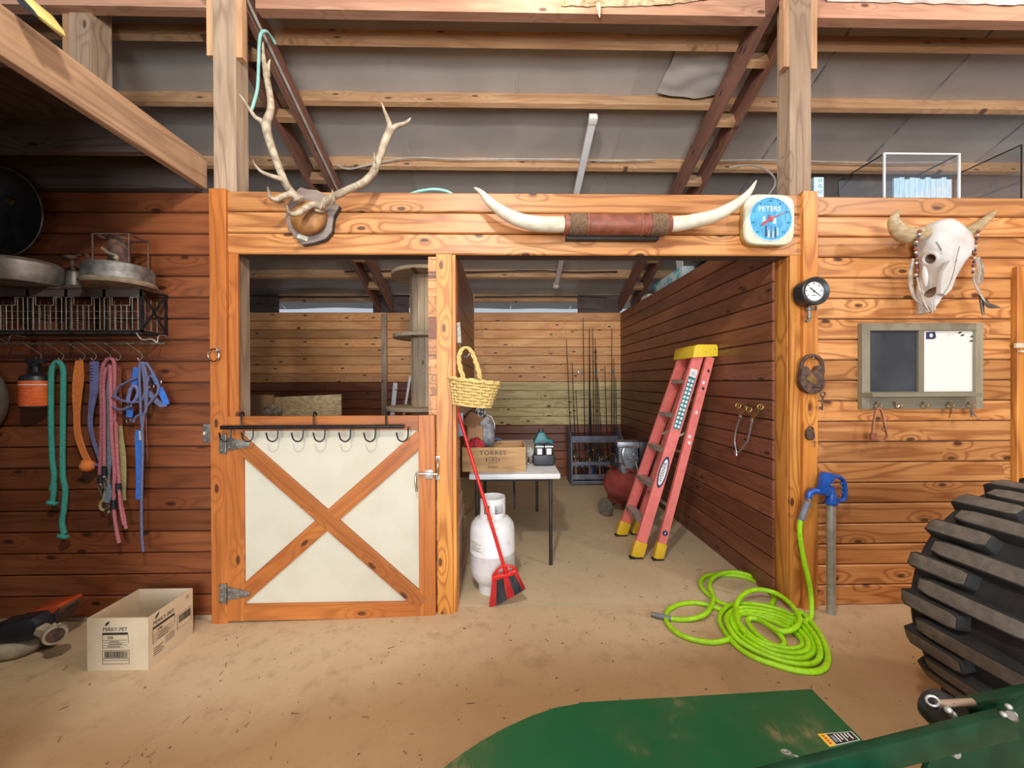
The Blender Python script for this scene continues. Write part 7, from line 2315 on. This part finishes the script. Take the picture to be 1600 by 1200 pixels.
# flap: a curled sheet below the roof skin
y1_, y2_ = 3.30 - 2.48, 2.96 - 2.48
m_ = MB()
vs_, n_ = [], 14
for j in range(n_ + 1):
    for i in range(n_ + 1):
        u, v = i / n_, j / n_
        xl_, xr2 = (1064, 1180) if True else (0, 0)
        px = (1062 * (1 - v) + 1026 * v) * (1 - u) + (1188 * (1 - v) + 1142 * v) * u
        y = y2_ + (y1_ - y2_) * v
        crs = 0.05 * v * (1 - abs(2 * u - 1)) + 0.03 * noise.noise(Vector((u * 3, v * 4, 9.0))) + 0.02
        p = PY(px, 100, y)
        vs_.append(Vector((p.x, y, z_purl(y) + 0.115 - crs)))
fs_ = [(j * (n_ + 1) + i, (j + 1) * (n_ + 1) + i, (j + 1) * (n_ + 1) + i + 1, j * (n_ + 1) + i + 1) for j in range(n_) for i in range(n_)]
m_.add(vs_, fs_)
o = m_.build('insulation_flap', 'insul', cei, smooth=True)
o['label'] = 'loose crumpled insulation flap'

# ---- padded strap end on the loft edge
o = MB().prism([PY(a, b, -1.0) for a, b in ((18, -14), (40, -10), (58, 14), (61, 24), (56, 26), (34, 8))], (0, 0.09, 0)).build('padded_end', 'yellow_edge', None, bev=0.01)
tag(o, 'yellow and black padded end sticking out over the loft beam', 'pad')
MB().prism([PY(a, b, -1.012) for a, b in ((16, -12), (30, -8), (50, 14), (57, 25), (50, 22), (30, 6))], (0, 0.012, 0)).build('black_edge', 'dark_plastic', o, bev=0.002)

# ---- clear cases on the right loft
ZC = 2.536
MAT['clear'] = glass_mat('clear_acrylic', amount=0.07)


def clear_case(x0, x1, y0, y1, z1, label, framed=True):
    t_ = thing('display_case', label, 'display case', ((x0 + x1) / 2, (y0 + y1) / 2, ZC))
    th_ = 0.004
    MB().box(x0, x1, y0, y0 + th_, ZC, z1).build('pane', 'clear', t_)
    MB().box(x0, x1, y1 - th_, y1, ZC, z1).build('pane', 'clear', t_)
    MB().box(x0, x0 + th_, y0 + th_, y1 - th_, ZC, z1).build('pane', 'clear', t_)
    MB().box(x1 - th_, x1, y0 + th_, y1 - th_, ZC, z1).build('pane', 'clear', t_)
    MB().box(x0, x1, y0, y1, z1, z1 + th_).build('pane', 'clear', t_)
    e_ = MB()
    s_ = 0.0035
    for x in (x0, x1):
        for y in (y0, y1):
            e_.box(x - s_, x + s_, y - s_, y + s_, ZC, z1)
        e_.box(x - s_, x + s_, y0, y1, z1 - s_, z1 + s_)
    e_.build('edge_strip', 'dark_tin', t_)
    f_ = MB()
    f_.box(x0 - 0.006, x1 + 0.006, y0 - 0.008, y0 + 0.004, z1 - 0.006, z1 + 0.006)
    f_.box(x0 - 0.006, x0 + 0.006, y0 - 0.008, y0 + 0.004, ZC, z1 - 0.006)
    f_.box(x1 - 0.006, x1 + 0.006, y0 - 0.008, y0 + 0.004, ZC, z1 - 0.006)
    f_.build('front_frame', 'white' if framed else 'clear', t_, bev=0.001)
    return t_


x0_, x1_ = PY(1381, 270, 0.30).x, PY(1498, 270, 0.30).x
z1_ = PY(1440, 241, 0.30).z
clear_case(x0_, x1_, 0.30, 0.68, z1_, 'clear acrylic display case with a white front frame')
# pale blue slats inside
sb_ = thing('slat_panel', 'row of pale blue painted slats inside the clear case', 'panel', ((x0_ + x1_) / 2 + 0.06, 0.34, ZC))
xs0, xs1 = PY(1396, 290, 0.33).x, x1_ - 0.02
for i in range(11):
    xa = xs0 + (xs1 - xs0) * i / 11
    zz_ = PY(1450, 279, 0.33).z + 0.008 * math.sin(i * 2.3)
    MB().box(xa + 0.001, xa + (xs1 - xs0) / 11 - 0.001, 0.325, 0.34, ZC + 0.001, zz_).build('slat', 'pale_blue', sb_, bev=0.002)
fr_ = thing('small_mount', 'small grey brown taxidermy head beside the pale blue slats', 'taxidermy', (PY(1383, 306, 0.42).x, 0.42, ZC))
hc = PY(1384, 292, 0.42)
crumple((hc.x, 0.42, ZC + 0.10), (0.075, 0.08, 0.10), 'fur', 2.2, 0.18).build('head', 'fur', fr_, smooth=True)
for dx, tx in ((-0.045, -0.06), (0.045, 0.075)):
    MB().tube([Vector((hc.x + dx, 0.41, ZC + 0.16)), Vector((hc.x + dx * 1.1, 0.40, ZC + 0.19)), Vector((hc.x + tx, 0.40, ZC + 0.235))], [0.024, 0.02, 0.004], 8, flat=0.5).build('ear', 'fur', fr_, smooth=True)
MB().ball((hc.x - 0.01, 0.345, ZC + 0.08), (0.035, 0.04, 0.03), 12, 8).build('muzzle', 'bone', fr_, smooth=True)
clear_case(3.68, 4.35, 0.22, 0.64, PY(1508, 275, 0.64).z, 'second clear display case at the end of the loft', False)
o = MB().bar((3.82, 0.5, ZC + 0.04), (4.25, 0.40, ZC + 0.20), 0.08, 0.06).build('driftwood', 'weathered', None, bev=0.01)
tag(o, 'brown driftwood piece inside the second clear case', 'driftwood')
# narrow printed carton by the post top
xk0, xk1 = PY(1276, 290, 0.17).x, PY(1287, 290, 0.17).x
bxp = thing('printed_carton', 'narrow pale blue printed carton behind the right post top', 'carton', ((xk0 + xk1) / 2, 0.25, ZC))
MB().box(xk0 - 0.02, xk1, 0.17, 0.33, ZC, PY(1282, 277, 0.17).z).build('carton', 'pale_blue', bxp)
for i in range(3):
    text('O', 0.034, ((xk0 + xk1) / 2, 0.169, PY(1282, 282 + i * 9, 0.17).z), 'navy_print', bxp)

# ---- things on top of the stall side wall
zt2 = 2.536
q = lambda a, b, x: PX(a, b, x)
p = PX(1045, 440, 1.90)
o = MB().box(1.86, 2.02, PX(1066, 435, 1.86).y, PX(1022, 455, 1.86).y, zt2, zt2 + 0.12).build('printed_carton', 'aqua_box', None, bev=0.002)
tag(o, 'aqua and white printed carton on the stall side wall top', 'carton')
yk_ = PX(1085, 425, 1.9).y
o = crumple((1.98, yk_ - 0.16, zt2 + 0.13), (0.12, 0.30, 0.13), 'dark_plastic', 6.1, 0.15).build('black_bag', 'dark_plastic', None, smooth=True)
tag(o, 'black bag lying above the stall side wall', 'bag')
o = MB().bar((1.95, yk_ + 0.40, zt2 + 0.02), (1.90, yk_ + 0.33, zt2 + 0.22), 0.16, 0.006, (1, 0, 0)).build('paper_bundle', 'paper', None)
tag(o, 'white paper bundle propped behind the black bag', 'paper')
o = MB().box(1.86, 1.96, PX(1012, 462, 1.86).y, PX(1002, 467, 1.86).y, zt2, zt2 + 0.05).build('small_carton', 'paper', None, bev=0.002)
tag(o, 'small white carton at the far end of the wall top', 'carton')
